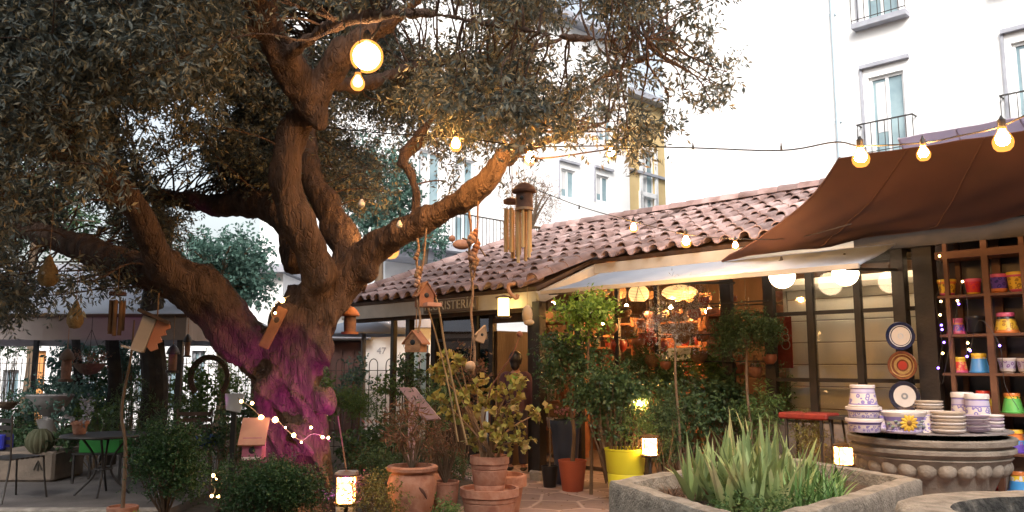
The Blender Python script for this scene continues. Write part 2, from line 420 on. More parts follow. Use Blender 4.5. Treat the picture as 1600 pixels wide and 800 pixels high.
def foliage_mesh(blobs, spec, leaf, dens=1.0, name='foliage', up=.3, rng=RNG, droop=.15):
    L, k, ll, lw = SPEC[spec] if isinstance(spec, str) else spec
    Vs = []
    for (c, r) in blobs:
        vol = r[0]*r[1]+r[1]*r[2]+r[0]*r[2]
        n = max(12, int(dens*vol*2.6/(L*ll*1.2)))
        P, D = blob(n, c, r, up=up, rng=rng)
        Vs.append(sprig_leaves(P, D, L, k, ll, lw, droop=droop, rng=rng))
    return quadmesh(name, np.concatenate(Vs), LF[leaf])
def stems(mb, base, blobs, r0=.012, n=4, rng=random):
    base = Vector(base)
    for (c, r) in blobs:
        c = Vector(c)
        for i in range(n):
            e = c+Vector((rng.uniform(-.7,.7)*r[0], rng.uniform(-.7,.7)*r[1], rng.uniform(-.3,.6)*r[2]))
            m = base.lerp(e, .5)+Vector((rng.uniform(-.08,.08), rng.uniform(-.08,.08), .05))
            mb.tube(crom([base, m, e], 4), [r0*(1-.8*i_/8) for i_ in range(9)], 5)
    return mb
def sub_blobs(c, r, n, rng=random, f=.5):
    """break one crown into lumps"""
    out = [(c, tuple(x*.72 for x in r))]
    for i in range(n):
        a = rng.uniform(0, 6.28); e = rng.uniform(-.7, 1.0)
        q = math.cos(e*1.2)
        out.append(((c[0]+r[0]*.66*q*math.cos(a), c[1]+r[1]*.66*q*math.sin(a), c[2]+r[2]*.66*math.sin(e*1.2)), tuple(x*f*rng.uniform(.7,1.15) for x in r)))
    return out

# pot profiles: (radius, height) for a pot of height 1 and top radius 1
PP = {
 'classic': [(.62,0),(.66,.02),(.86,.72),(.88,.74),(1.0,.75),(1.0,.98),(.97,1.0),(.88,1.0),(.86,.9),(0,.88)],
 'plain': [(.68,0),(.72,.02),(.97,.93),(1.0,.94),(1.0,1.0),(.92,1.0),(.9,.9),(0,.9)],
 'urn': [(.62,0),(.66,.03),(.98,.55),(1.02,.72),(.93,.84),(.86,.88),(1.04,.93),(1.06,.98),(1.0,1.0),(.82,1.0),(.8,.9),(0,.88)],
 'tall': [(.7,0),(.72,.02),(.9,.95),(1.0,.96),(1.0,1.0),(.9,1.0),(.88,.92),(0,.92)],
 'ribbed': [(.66,0),(.7,.02),(.8,.3),(.78,.32),(.82,.34),(.9,.66),(.87,.68),(.92,.70),(.94,.80),(1.0,.82),(1.0,1.0),(.9,1.0),(.88,.9),(0,.9)],
}
def potmb(x, y, z, r, h, kind='classic', n=28):
    ridge = (lambda a, i: 1+.018*math.sin(a*22)) if kind == 'ribbed' else None
    return MB().lathe([(p[0]*r, p[1]*h) for p in PP[kind]], (x, y, z), n, wob=ridge)
def plant(name, label, cat, loc, crown, spec='mid', leaf='dark', dens=1.0, pot=None, potmat=None, trunk=None, group=None, lumps=5, up=.3, droop=.15, soil=True, stem_n=3, flowers=None):
    """loc = ground point; crown = (height of centre above loc, rx, ry, rz); pot = (kind, r, h)"""
    x, y, z = loc
    t = Thing(name, label, cat, loc, 0, group)
    top = z
    if pot:
        k, r, h = pot
        t.part('pot', potmb(x, y, z, r, h, k), potmat or TERR, smooth=True)
        s = MB().lathe([(.86*r, 0), (.0, .02)], (x, y, z+h*.9), 20); t.part('soil', s, SOIL)
        top = z+h*.9
    c = (x, y, z+crown[0]); bl = sub_blobs(c, crown[1:], lumps)
    mb = MB()
    if trunk:
        hh = c[2]-crown[3]*.3
        pts = [(x, y, top), (x+trunk*.8, y, top+(hh-top)*.35), (x-trunk*.6, y+trunk*.5, top+(hh-top)*.7), (x, y, hh)]
        mb.tube(crom(pts, 5), lerps([trunk, trunk*.75, trunk*.7, trunk*.6], 16), 8)
        stems(mb, (x, y, hh), bl[1:], trunk*.45, 1)
    else:
        stems(mb, (x, y, top), bl, .008, stem_n)
    t.part('stem' if not trunk else 'trunk', mb, TWIG, smooth=True)
    t.part('foliage', foliage_mesh(bl, spec, leaf, dens, up=up, droop=droop), LF[leaf])
    if flowers:
        P, D = blob(flowers[1], c, crown[1:], shell=.25); 
        t.part('blossom', quadmesh('blossom', sprig_leaves(P, D, .02, 5, .035, .025), LF[flowers[0]]), LF[flowers[0]])
    return t

# ---------------- the olive tree ----------------
def build_tree():
    base = G(452, 802)
    t = Thing('olive_tree', 'huge gnarled old olive tree with twisted limbs and a wide dark crown over the garden', 'tree', (base.x, base.y, 0))
    def limb(pts, n=10):
        # (px, py, depth, radius px)
        P = [W(a, b, Y) for a, b, Y, r in pts]; rr = [sz(r, Y)*((.70 if b > 560 else .76) if 375 < a < 565 and b > 130 else .90) for a, b, Y, r in pts]
        C = crom(P, n); return C, lerps(rr, len(C))
    limbs = [
     # root flare and lower trunk, several strands twisted together
     [(448,835,8.6,95),(446,770,8.6,72),(440,700,8.55,60),(444,630,8.5,58),(455,560,8.45,58),(470,500,8.4,60),(485,455,8.4,50)],
     [(385,835,8.7,34),(398,760,8.6,36),(410,690,8.45,38),(420,620,8.4,36),(428,560,8.4,38),(455,500,8.35,40)],
     [(530,840,8.6,26),(508,760,8.5,34),(488,690,8.4,36),(476,620,8.35,38),(480,560,8.3,42),(498,500,8.3,42),(525,450,8.4,40)],
     [(330,815,8.9,16),(362,772,8.8,22),(392,735,8.7,26),(410,690,8.6,30)],
     # left limb
     [(440,590,8.5,44),(405,560,8.45,46),(368,520,8.35,43),(335,478,8.25,44),(295,447,8.15,43),(240,428,8.1,34),(170,405,8.2,26),(100,378,8.5,22),(20,352,9.0,18),(-90,330,9.6,14)],
     [(300,452,8.1,30),(255,420,7.9,28),(238,380,7.7,22),(215,330,7.5,24),(170,280,7.3,26),(110,225,7.0,22),(50,170,6.7,18),(0,100,6.5,14),(-40,20,6.3,10)],
     [(190,300,7.4,18),(120,270,7.5,17),(50,225,7.8,13),(-20,190,8.2,10),(-120,160,8.8,7)],
     # back limb to the left
     [(470,420,8.7,34),(450,345,8.9,34),(400,318,9.2,28),(345,322,9.5,20),(290,312,9.8,15),(230,300,10.3,11),(150,250,11,7)],
     # centre twisted limb with blunt foot
     [(488,470,8.3,40),(496,436,8.1,31),(488,400,8.0,32),(468,350,7.9,34),(448,300,7.85,34),(446,250,7.8,33),(460,205,7.8,31),(482,178,7.7,30),(490,160,7.6,30)],
     [(502,205,7.45,8),(500,190,7.5,22),(488,165,7.5,32),(466,130,7.4,31),(440,85,7.2,30),(418,40,7.0,29),(405,-10,6.8,28),(395,-90,6.6,22)],
     [(492,165,7.5,28),(512,120,7.4,24),(535,85,7.3,26),(570,58,7.2,22),(610,32,7.1,15),(650,2,7.0,13),(700,-50,6.8,10)],
     # second centre limb
     [(545,450,8.5,36),(545,400,8.6,34),(525,355,8.7,32),(505,310,8.8,26),(485,265,8.9,22),(480,200,9.1,16),(470,120,9.4,12),(500,20,9.8,8)],
     # right limb
     [(525,450,8.4,42),(560,415,8.3,36),(590,385,8.2,27),(640,356,8.0,23),(690,330,7.85,20),(730,308,7.7,22),(757,284,7.6,20),(782,250,7.5,13),(820,215,7.4,10),(880,165,7.3,8),(960,110,7.2,6),(1040,80,7.1,4)],
     [(648,352,8.0,9),(650,310,8.0,7),(642,270,8.0,8),(625,246,8.0,8),(650,215,8.0,7),(690,170,8.0,6),(740,120,8.0,5)],
     [(620,260,8.0,6),(655,225,8.1,6),(700,200,8.3,5)],
     [(760,285,7.6,10),(800,245,7.9,9),(870,215,8.3,8),(950,190,8.7,5)],
     # high small limbs that carry the outer crown
     [(420,40,7.0,14),(340,60,6.8,12),(250,70,6.6,10),(160,60,6.4,7)],
     [(440,90,7.2,14),(520,40,6.4,12),(640,20,5.9,9),(780,40,5.8,7),(900,60,5.8,5),(1010,60,5.9,3)],
     [(505,130,7.6,14),(570,130,8.4,12),(660,100,9.2,9),(780,90,9.8,7),(880,60,10,5)],
     [(-10,360,8.8,12),(0,300,7.8,9),(-40,240,7.2,7)],
    ]
    mb = MB(); skel = []
    for i, l in enumerate(limbs):
        C, r = limb(l)
        # swell and narrow unevenly
        r = [max(.012, q*(1+.10*noise.noise(Vector((p.x*3.1, p.y*3.1, p.z*3.1+i*7))))) for p, q in zip(C, r)]
        mb.tube(C, r, 20); skel += [(p, q) for p, q in zip(C, r)]
    # burls and knots
    for (a, b, Y, r) in [(500,425,7.95,33),(575,420,8.15,24),(262,415,7.85,26),(700,320,7.75,13),(672,338,7.85,11),(505,545,8.1,30),(420,600,8.1,28),(470,690,8.05,34),(508,625,8.1,25),(440,500,8.0,30),(395,575,8.2,24),(640,345,7.9,10),(742,300,7.6,16)]:
        p = W(a, b, Y+.10); mb.sph(p, sz(r*.8, Y), 14, 9, (1,1,1.35))
    me = mkmesh('trunk', mb.v, mb.f, BARK)
    o = addobj('tmp', me); md = o.modifiers.new('r', 'REMESH'); md.mode = 'VOXEL'; md.voxel_size = .026; md.adaptivity = 0
    sm = o.modifiers.new('s', 'SMOOTH'); sm.iterations = 3; sm.factor = .6
    bpy.context.view_layer.update()
    ev = o.evaluated_get(bpy.context.evaluated_depsgraph_get())
    me2 = bpy.data.meshes.new_from_object(ev); me2.name = 'trunk'
    bpy.data.objects.remove(o)
    n = len(me2.vertices); co = np.empty(n*3, np.float32); no = np.empty(n*3, np.float32)
    me2.vertices.foreach_get('co', co); me2.vertices.foreach_get('normal', no)
    co = co.reshape(-1, 3).astype(float); no = no.reshape(-1, 3)
    bx, by = base.x, base.y
    for i in range(n):
        x, y, z = co[i]
        a = math.atan2(y-by, x-bx)
        low = max(0, min(1, (2.4-z)/1.2))
        # twisted vertical grooves low on the trunk, knotty relief everywhere
        tw = noise.noise(Vector((math.cos(a+z*.9)*2.6, math.sin(a+z*.9)*2.6, z*.55)))
        g = -(abs(tw)**.8)*.24*low+.03*low-(.5-abs(noise.noise(Vector((math.cos(a+z*.6)*6.5, math.sin(a+z*.6)*6.5, z*1.1)))))*.06*low
        k = noise.noise(Vector((x*5, y*5, z*2.6)))*.04+noise.noise(Vector((x*14, y*14, z*6)))*.020+noise.noise(Vector((x*30, y*30, z*12)))*.008
        co[i] += no[i]*(g+k)
    me2.vertices.foreach_set('co', co.astype(np.float32).ravel()); me2.update()
    me2.materials.clear(); me2.materials.append(BARK)
    me2.polygons.foreach_set('use_smooth', [True]*len(me2.polygons))
    t.part('trunk', me2, BARK)
    # crown: clumps spread inside the outline of the crown, each on its own twig
    poly = [(-420,-420),(700,-460),(900,-300),(1030,-160),(1045,-60),(1045,20),(1085,60),(1125,110),(1105,150),(1070,130),(1035,175),(1015,220),(985,235),(955,215),(905,215),(850,195),(800,190),(780,225),(740,205),(700,250),(660,225),(620,260),(590,330),(570,300),(540,330),(520,300),(440,330),(400,300),(380,360),(320,310),(290,330),(230,420),(160,440),(100,440),(60,430),(30,470),(-30,490),(-120,470),(-300,430),(-460,330),(-500,-100)]
    def inside(x, y):
        c = False; j = len(poly)-1
        for i in range(len(poly)):
            xi, yi = poly[i]; xj, yj = poly[j]
            if (yi > y) != (yj > y) and x < (xj-xi)*(y-yi)/(yj-yi)+xi: c = not c
            j = i
        return c
    holes = [(1050,30,40,22),(905,40,22,40),(1080,130,16,14),(700,60,30,26),(480,40,22,24),(690,25,60,38),(885,70,30,40),(250,180,14,10),(215,205,24,14),(265,275,16,18),(315,285,14,12),(30,250,14,24),(120,320,22,10),(360,345,60,16),(640,250,22,30),(735,265,30,20),(1005,130,14,26),(60,385,30,14),(140,365,26,14),(560,190,18,14),(345,165,12,10)]
    rs = random.Random(11); clumps = []
    tries = 0
    while len(clumps) < 1350 and tries < 90000:
        tries += 1
        x = rs.uniform(-450, 1165) if rs.random() < .18 else rs.uniform(-60, 1165); y = rs.uniform(-430, 480) if rs.random() < .35 else rs.uniform(-80, 470)
        if not inside(x, y): continue
        Y = rs.uniform(5.2, 10.8)
        if x > 820: Y = rs.uniform(5.6, 9.0)
        if y > 340: Y = rs.uniform(7.2, 10.0)
        if 380 < x < 620 and y > 60: Y = rs.uniform(8.8, 11.2)      # behind the centre limbs
        if 560 < x < 800 and y > 190: Y = rs.uniform(8.2, 10.0)
        if 230 <= x <= 400 and y > 300: Y = rs.uniform(8.9, 10.5)
        if -20 < x < 260 and 150 < y < 420 and rs.random() < .7: Y = rs.uniform(8.6, 11)
        if 340 < x < 700 and y > -60: Y = rs.uniform(8.9, 11.2)
        if x < -80 and rs.random() < .5: continue
        if x < 260 and y > 330 and rs.random() < .25: continue
        if x > 830 and rs.random() < .5: continue
        if x > 560 and y > 170 and rs.random() < .5: continue
        r = rs.uniform(.22, .44)*(.75 if x > 860 else 1)
        rp = r*F/Y*.8
        if any(((x-a)/(c+rp))**2+((y-b)/(d+rp))**2 < 1 for a, b, c, d in holes): continue
        if not (inside(x+rp*.6, y) and inside(x, y+rp*.7) and inside(x-rp*.6, y)): r *= .55
        clumps.append((W(x, y, Y), r))
    extra = [(40,445,7.8,.20),(75,452,7.7,.16),(100,458,7.7,.13),(180,448,7.9,.15),(205,440,8,.13),(20,480,8.2,.16),(-10,500,8.2,.15),(230,455,8.0,.10),
             (1125,140,6.6,.06),(1135,112,6.6,.06),(1110,130,6.5,.08),(1112,160,6.5,.04),(1085,95,6.5,.12),(1070,140,6.4,.10),(1100,50,6.4,.07),(1060,60,6.4,.14),(1040,180,6.4,.10),
             (1000,232,6.6,.12),(985,205,6.7,.16),(1010,195,6.5,.14),(960,190,6.6,.15),(900,195,7,.15),(855,180,7.2,.18),(690,250,8.4,.14),(705,290,8.4,.11),(640,240,8.5,.14),(780,240,8,.14),(800,285,8,.07),(560,270,9,.2),(600,300,9.2,.12),(1120,2,6.3,.03),(1090,15,6.3,.05),(1060,10,6.2,.15),(1030,30,6.2,.18),(1110,85,6.6,.08)]
    clumps += [(W(a, b, Y), r) for a, b, Y, r in extra]
    Vs = []; tw = MB()
    for (c, r) in clumps:
        n = int(r*r*400)+8
        P, D = blob(n, c, (r*1.15, r*1.15, r), shell=.7, up=-.15, lump=.4)
        Vs.append(sprig_leaves(P, D, .17, 11, .062, .0185, droop=.3))
        # twig from the nearest limb point
        best = min(skel, key=lambda s: (s[0]-c).length+(0 if s[0].z < c.z+.2 else .5))
        p0 = best[0]; m = p0.lerp(c, .5)+Vector((rs.uniform(-.12,.12), rs.uniform(-.12,.12), rs.uniform(0,.2)))
        L = (c-p0).length
        if L < 1.7: q1 = p0.lerp(c, .3)+Vector((rs.uniform(-.1,.1), rs.uniform(-.1,.1), rs.uniform(-.05,.15)))*L; q2 = p0.lerp(c, .7)+Vector((rs.uniform(-.1,.1), rs.uniform(-.1,.1), rs.uniform(-.05,.1)))*L; tw.tube(crom([p0, q1, q2, c], 4), lerps([min(.02, .006+L*.006), .008, .003], 13), 5)
        for _ in range(3):
            e = c+Vector((rs.uniform(-1,1), rs.uniform(-1,1), rs.uniform(-1,.6)))*r*.9
            tw.tube([c, c.lerp(e, .5)+Vector((0,0,.03)), e], [.005,.004,.002], 4)
    t.part('branches', tw, BARK, smooth=False)
    # unseen leaf clumps added over the camera so the crown shades the garden
    for _ in range(260):
        c = (rs.uniform(-5.5, 2.6), rs.uniform(.5, 6.5), rs.uniform(4.0, 6.6)); r = rs.uniform(.3, .5)
        if c[2] < 3.0+.50*c[1]+.9: continue
        P, D = blob(int(r*r*150)+6, c, (r*1.2, r*1.2, r*.8), shell=.7, up=-.1, lump=.4); Vs.append(sprig_leaves(P, D, .22, 9, .11, .04, droop=.3))
    V = np.concatenate(Vs)
    print('olive leaves', len(V)//4)
    t.part('crown', quadmesh('crown', V, LF['olive']), LF['olive'])
    return t
build_tree()
# ---------------- ground ----------------
def pavemat():
    m, t, b = newmat('crazy_paving'); L = t.links
    tc = t.nodes.new('ShaderNodeTexCoord')
    v = t.nodes.new('ShaderNodeTexVoronoi'); v.inputs['Scale'].default_value = 2.1; v.feature = 'DISTANCE_TO_EDGE'
    v2 = t.nodes.new('ShaderNodeTexVoronoi'); v2.inputs['Scale'].default_value = 2.1
    n = t.nodes.new('ShaderNodeTexNoise'); n.inputs['Scale'].default_value = 9; n.inputs['Detail'].default_value = 8
    for k in (v, v2, n): L.new(tc.outputs['Object'], k.inputs['Vector'])
    r = t.nodes.new('ShaderNodeValToRGB'); r.color_ramp.elements[0].position = .02; r.color_ramp.elements[1].position = .05
    r.color_ramp.elements[0].color = (.30,.25,.22,1); r.color_ramp.elements[1].color = (0,0,0,1)
    L.new(v.outputs['Distance'], r.inputs[0])
    h = t.nodes.new('ShaderNodeValToRGB'); h.color_ramp.elements[0].color = (.17,.115,.10,1); h.color_ramp.elements[1].color = (.33,.235,.215,1)
    e = h.color_ramp.elements.new(.5); e.color = (.25,.175,.16,1)
    sx = t.nodes.new('ShaderNodeSeparateColor'); L.new(v2.outputs['Color'], sx.inputs[0])
    ad = t.nodes.new('ShaderNodeMath'); ad.operation = 'MULTIPLY_ADD'; ad.inputs[1].default_value = .5; L.new(n.outputs['Fac'], ad.inputs[0])
    L.new(sx.outputs[0], ad.inputs[2]); sb = t.nodes.new('ShaderNodeMath'); sb.operation = 'SUBTRACT'; sb.inputs[1].default_value = .25; L.new(ad.outputs[0], sb.inputs[0])
    L.new(sb.outputs[0], h.inputs[0])
    mx = t.nodes.new('ShaderNodeMix'); mx.data_type = 'RGBA'; mx.blend_type = 'ADD'; mx.inputs[0].default_value = .5
    L.new(h.outputs[0], mx.inputs[6]); L.new(r.outputs[0], mx.inputs[7]); L.new(mx.outputs[2], b.inputs['Base Color'])
    bp = t.nodes.new('ShaderNodeBump'); bp.inputs['Strength'].default_value = .5; bp.inputs['Distance'].default_value = .02
    L.new(n.outputs['Fac'], bp.inputs['Height']); L.new(bp.outputs[0], b.inputs['Normal'])
    b.inputs['Roughness'].default_value = .75
    return m
ASPH = pm('asphalt', (.05,.05,.052), (.07,.07,.072), rough=.9, scale=40, bump=.4)
EARTH = pm('dark_garden_earth', (.05,.038,.028), (.09,.07,.05), rough=1, scale=8, bump=.6, bscale=50)
g = MB(); g.add([(-900,-300,0),(900,-300,0),(900,1500,0),(-900,1500,0)], [(0,1,2,3)])
single('ground', g, ASPH, kind='structure')
g = MB(); g.box((-1,9,.0), (26,22,.03)); single('garden_earth', g, EARTH, kind='structure')
PAVE = pavemat()
pc = [FW(-6.5,5.2,.03), FW(9,5.2,.03), FW(9,9.45,.03), FW(-10.5,9.45,.03), FW(-10.5,8.4,.03), FW(-7.9,7.4,.03), FW(-7.0,6.4,.03)]
g = MB(); g.add([Vector((p.x,p.y,.032)) for p in pc]+[Vector((p.x,p.y,-.02)) for p in pc], [tuple(range(7)), tuple(range(13,6,-1))]+[((i+1)%7,i,7+i,7+(i+1)%7) for i in range(7)])
single('patio_paving', g, PAVE, kind='structure')
FLAG = pm('grey_flagstones', (.07,.062,.06), (.13,.118,.112), rough=.85, scale=2, bump=.5)
g = MB(); g.box((-7.6,10.75,.05), (8.2,4.3,.10)); single('terrace_pavement', g, FLAG, kind='structure')
g = MB(); g.box((-7.6,8.53,.055), (8.2,.14,.13), bev=.015); single('kerb', g, STONE, kind='structure')
g = MB(); g.box((-4,19.6,.05), (30,1.6,.10)); single('far_pavement', g, FLAG, kind='structure')

# ---------------- garden pavilion ----------------
def txt(cu, parent):
    o = bpy.data.objects.new(cu.name, cu); COL.objects.link(o); bpy.context.view_layer.update()
    me = bpy.data.meshes.new_from_object(o.evaluated_get(bpy.context.evaluated_depsgraph_get())); me.name = cu.name
    mt = cu.materials[0]; bpy.data.objects.remove(o); me.materials.clear(); me.materials.append(mt)
    return addobj(cu.name, me, parent)
def pavilion():
    root = FW(-7.8, 9.5, 0)
    t = Thing('garden_pavilion', 'long garden pavilion with a wavy clay tile roof, dark glazed walls and a lit shop', 'building', root, -math.pi/4)
    f = lambda: MB(M45)
    H = lambda c: 2.62+(c-11.55)*.285     # top of the roof boards above X+Y = c
    def P(s, v, dz=0): return FW(s, v, H(v/Q)+dz)
    vE, vR, vB = 11.55*Q, 13.2*Q, 17.0*Q
    sA, sB, sR, sE = -12.45, -7.72, -11.1, 5.2
    sBend = -7.7
    # roof boards
    mb = MB(); mb.slab([FW(sA,vE,H(11.55)), FW(sBend,vE,H(11.55)), FW(sBend,vR,H(13.2)), FW(sBend,vB,H(17)), FW(sR,vB,H(17))], .05)
    mb.slab([FW(sBend+.003,vR,H(13.2)), FW(sE,vR,H(13.2)), FW(sE,vB,H(17)), FW(sBend+.003,vB,H(17))], .05)
    mb.slab([FW(sE,vB+.003,H(17)), FW(sE,vB+2.6,H(17)-1.2), FW(sR,vB+2.6,H(17)-1.2), FW(sR,vB+.003,H(17))], .05)
    mb.slab([FW(sR-.003,vB,H(17)), FW(sR-.003,vB+2.6,H(17)-1.2), FW(sA-1.0,vB+2.6,H(11.55)), FW(sA-.003,vE,H(11.55))], .05)
    roof = t.part('roof', mb, DWOOD)
    # barrel tiles in columns up the slope, rows lapped
    rs = random.Random(3)
    tl = MB(); sp = .27; slope = math.atan(.285*math.sqrt(2)); ln = .36
    def tilecol(s, v0, v1, first=0):
        n = int((v1-v0)/math.cos(slope)/ln)+1
        for j in range(n+1):
            va = v0-.08+j*ln*math.cos(slope)+rs.uniform(-.035,.035)-(rs.uniform(0,.05) if rs.random() < .06 else 0)
            vb = min(va+ln*1.22*math.cos(slope), v1+.05)
            if vb-va < .08: continue
            for kind in (1, -1):
                so = s if kind > 0 else s+sp/2
                r0, r1 = (.085, .068) if kind > 0 else (.075, .088)
                vs = []; fs = []; N = 7; jz = rs.uniform(-.010,.012); js = rs.uniform(-.013,.013); tilt = rs.uniform(-.006, .020)
                for q, (vv, rr) in enumerate(((va, r0), (vb, r1))):
                    zz = H(vv/Q)+ (.035 if kind > 0 else .075) + jz + (tilt if q == 0 else 0) + (.028 if q == 0 else 0)
                    for k in range(N):
                        a = math.pi*k/(N-1)
                        vs.append((so+js+rr*math.cos(a)*1.0, vv, zz+kind*rr*math.sin(a)*.95))
                for k in range(N):   # inner skin, gives each tile thickness
                    pass
                m = len(vs); th = .014
                for q, (vv, rr) in enumerate(((va, r0-th), (vb, r1-th))):
                    zz = H(vv/Q)+ (.035 if kind > 0 else .075) + jz + (tilt if q == 0 else 0) + (.028 if q == 0 else 0)
                    for k in range(N):
                        a = math.pi*k/(N-1)
                        vs.append((so+js+rr*math.cos(a), vv, zz+kind*rr*math.sin(a)*.95))
                for k in range(N-1):
                    fs.append((k, k+1, N+k+1, N+k)); fs.append((m+k+1, m+k, m+N+k, m+N+k+1))
                    fs.append((k+1, k, m+k, m+k+1)); fs.append((N+k, N+k+1, m+N+k+1, m+N+k))
                fs.append((0, N, m+N, m)); fs.append((N-1, m+N-1, m+N+N-1, 2*N-1))
                tl.add([FW(*p) for p in vs], fs)
    s = sA+.1
    while s < sBend-.1:
        # left hip cuts the columns
        top = vB if s > sR else vE+(s-sA)/(sR-sA)*(vB-vE)
        if top-vE > .2: tilecol(s, vE, top)
        s += sp
    s = sBend+.14
    while s < sE:
        tilecol(s, vR, vB); s += sp
    # ridge and hip and verge caps
    def caps(a, b, r=.10):
        a, b = Vector(a), Vector(b); d = b-a; L = d.length; n = int(L/.34); d.normalize()
        for i in range(n):
            p = a+d*(i*.34); q = p+d*.40
            x = d.cross(Vector((0,0,1))).normalized(); up = x.cross(d)
            vs = []
            for (o_, rr) in ((p, r*1.08), (q, r*.92)):
                for th in (0, .016):
                    for k in range(8):
                        an = math.pi*k/7
                        vs.append(o_+x*math.cos(an)*(rr-th)+up*(math.sin(an)*(rr-th)+.02))
            fs = []
            for k in range(7):
                fs += [(k,k+1,16+k+1,16+k),(8+k+1,8+k,24+k,24+k+1),(k+1,k,8+k,8+k+1),(16+k,16+k+1,24+k+1,24+k)]
            fs += [(0,16,24,8),(7,15,31,23)]
            tl.add(vs, fs)
    caps(FW(sR,vB,H(17)+.07), FW(sE,vB,H(17)+.07), .11)
    caps(FW(sA,vE,H(11.55)+.07), FW(sR,vB,H(17)+.06), .11)
    caps(FW(sBend-.02,vE-.05,H(11.55)+.07), FW(sBend-.02,vR+.2,H(13.2)+.09), .10)
    tp = t.part('roof_tiles', tl, TILE, parent=roof, smooth=True)
    # fascias
    mb = f(); zt = H(11.55)-.055
    mb.box(((sA+sBend)/2, vE+.03, zt-.11), (sBend-sA, .05, .22))
    t.part('fascia', mb, CREAM)
    mb = MB(); a = FW(sBend+.035,vE,H(11.55)-.16); b = FW(sBend+.035,vR+.1,H(13.3)-.16); mb.bar(a, b, .05, .16); t.part('fascia', mb, CREAM, label='sloping pale verge board where the roof steps back')
    sF = FS(1340, 13.2); mb = f(); mb.box(((sBend+.08+sF)/2, vR+.03, H(13.2)-.13), (sF-sBend-.08, .05, .14)); t.part('fascia', mb, CREAM); mb = f(); mb.box(((sF+sE)/2, vR+.03, H(13.2)-.16), (sE-sF-.01, .05, .20)); t.part('fascia', mb, BWOOD, label='dark fascia under the brown sail')
    # sign board with lettering
    mb = f(); s0 = FS(662, 11.5, 455); s1 = FS(745, 11.5, 455)
    mb.box(((s0+s1)/2, vE-.022, zt-.11), (s1-s0, .04, .20), bev=.008)
    sg = t.part('sign_board', mb, pm('sign_board_wood', (.10,.075,.05), (.14,.10,.07), scale=6, stretch=(.3,1,1)))
    cu = bpy.data.curves.new('sign_lettering', 'FONT'); cu.body = 'FLORISTERÍA'; cu.size = .19; cu.extrude = .006; cu.align_x = 'CENTER'; cu.align_y = 'CENTER'; cu.space_character = 1.08
    cu.materials.append(pm('sign_letter_paint', (.42,.38,.29), (.33,.3,.23), scale=12))
    o = txt(cu, sg)
    o.location = t.inv @ FW((s0+s1)/2, vE-.050, zt-.112); o.rotation_euler = (math.pi/2, 0, 0)
    # porch posts
    def post(px, c, wd, mat=BWOOD, z1=2.42, base=True, z0=0, name='post'):
        s = FS(px, c); mb = f(); mb.box((s, c*Q, (z0+z1)/2), (wd, wd, z1-z0), bev=.006); p = t.part(name, mb, mat)
        if base:
            mb = f(); mb.box((s, c*Q, .08), (wd+.07, wd+.07, .16), bev=.02); t.part('post_base', mb, STONE, parent=p)
        return s
    for px, c, wd in ((616,11.9,.085),(641,11.9,.11),(842,11.62,.14)): post(px, c, wd)
    # porch beam
    mb = f(); mb.box((-10.0, 11.9*Q, 2.36), (4.7, .12, .12)); t.part('beam', mb, DWOOD)
    # glazed porch wall and door
    cp = 12.35; vp = cp*Q
    sl_ = [FS(x, cp) for x in (680, 745, 770, 832)]
    for s_, wd in zip(sl_, (.11,.09,.09,.11)):
        mb = f(); mb.box((s_, vp, 1.22), (wd, .09, 2.44)); t.part('window_post', mb, BWOOD)
    mb = f(); z = WC(715, 531, cp).z; mb.box(((sl_[0]+sl_[1])/2, vp, z), (sl_[1]-sl_[0]-.1, .05, .05)); t.part('glazing_bar', mb, BWOOD); mb = f(); mb.box(((sl_[0]+sl_[1])/2, vp, .45), (sl_[1]-sl_[0]-.1, .06, .9)); t.part('low_panel', mb, DWOOD)
    mb = f(); mb.box(((sl_[0]+sl_[1])/2, vp, 1.67), (sl_[1]-sl_[0]-.12, .012, 1.5)); t.part('window_pane', mb, GLASSD)
    mb = f(); mb.box(((sl_[1]+sl_[2])/2, vp, 1.67), (sl_[2]-sl_[1]-.10, .012, 1.5)); t.part('window_pane', mb, GLASSD)
    # open door leaf
    mb = f(); q0, q1 = sl_[2]+.05, sl_[2]+.05; 
    mb.box((sl_[2]+.07, vp+.40, 1.05), (.04, .78, 2.05)); dr = t.part('door', mb, DWOOD)
    mb = f(); mb.tube([(sl_[2]+.12, vp+.70, 1.0),(sl_[2]+.12, vp+.70, 1.14)], .012, 8); t.part('handle', mb, IRON, parent=dr)
    mb = f(); mb.box(((sl_[2]+sl_[3])/2, vp, 2.3), (sl_[3]-sl_[2], .08, .22)); t.part('door_lintel', mb, DWOOD)
    # right glazed facade
    cg = 13.5; vg = cg*Q; zb, zt2 = .87, 2.98
    S_ = {px: FS(px, cg, 540) for px in (905, 965, 1020, 1075, 1138, 1205, 1270, 1345, 1415, 1452)}
    for px in (965, 1027): 
        mb = f(); mb.box((FS(px, cg), vg, 1.5), (.06,.06,3.0)); t.part('window_post', mb, IRON)
    for px, wd in ((905,.12),(1138,.15),(1205,.13),(1270,.085),(1345,.075),(1415,.13),(1455,.20)):
        mb = f(); mb.box((FS(px, cg, 540), vg-(.05 if px > 1400 else 0), 1.5), (wd, .09+(.06 if px > 1400 else 0), 3.0)); t.part('window_post', mb, BWOOD)
    for (a, b) in ((1205,1270),(1270,1345),(1345,1415),(1415,1452)):
        sa, sb = S_[a]+.05, S_[b]-.05
        for z in (WC(1205, 492, cg).z, WC(1220, 593, cg).z, zb):
            mb = f(); mb.box(((sa+sb)/2, vg, z), (sb-sa, .06, .045)); t.part('glazing_bar', mb, BWOOD)
        mb = f(); mb.box(((sa+sb)/2, vg+.01, (zb+zt2)/2), (sb-sa, .012, zt2-zb-.03)); t.part('window_pane', mb, GLASS)
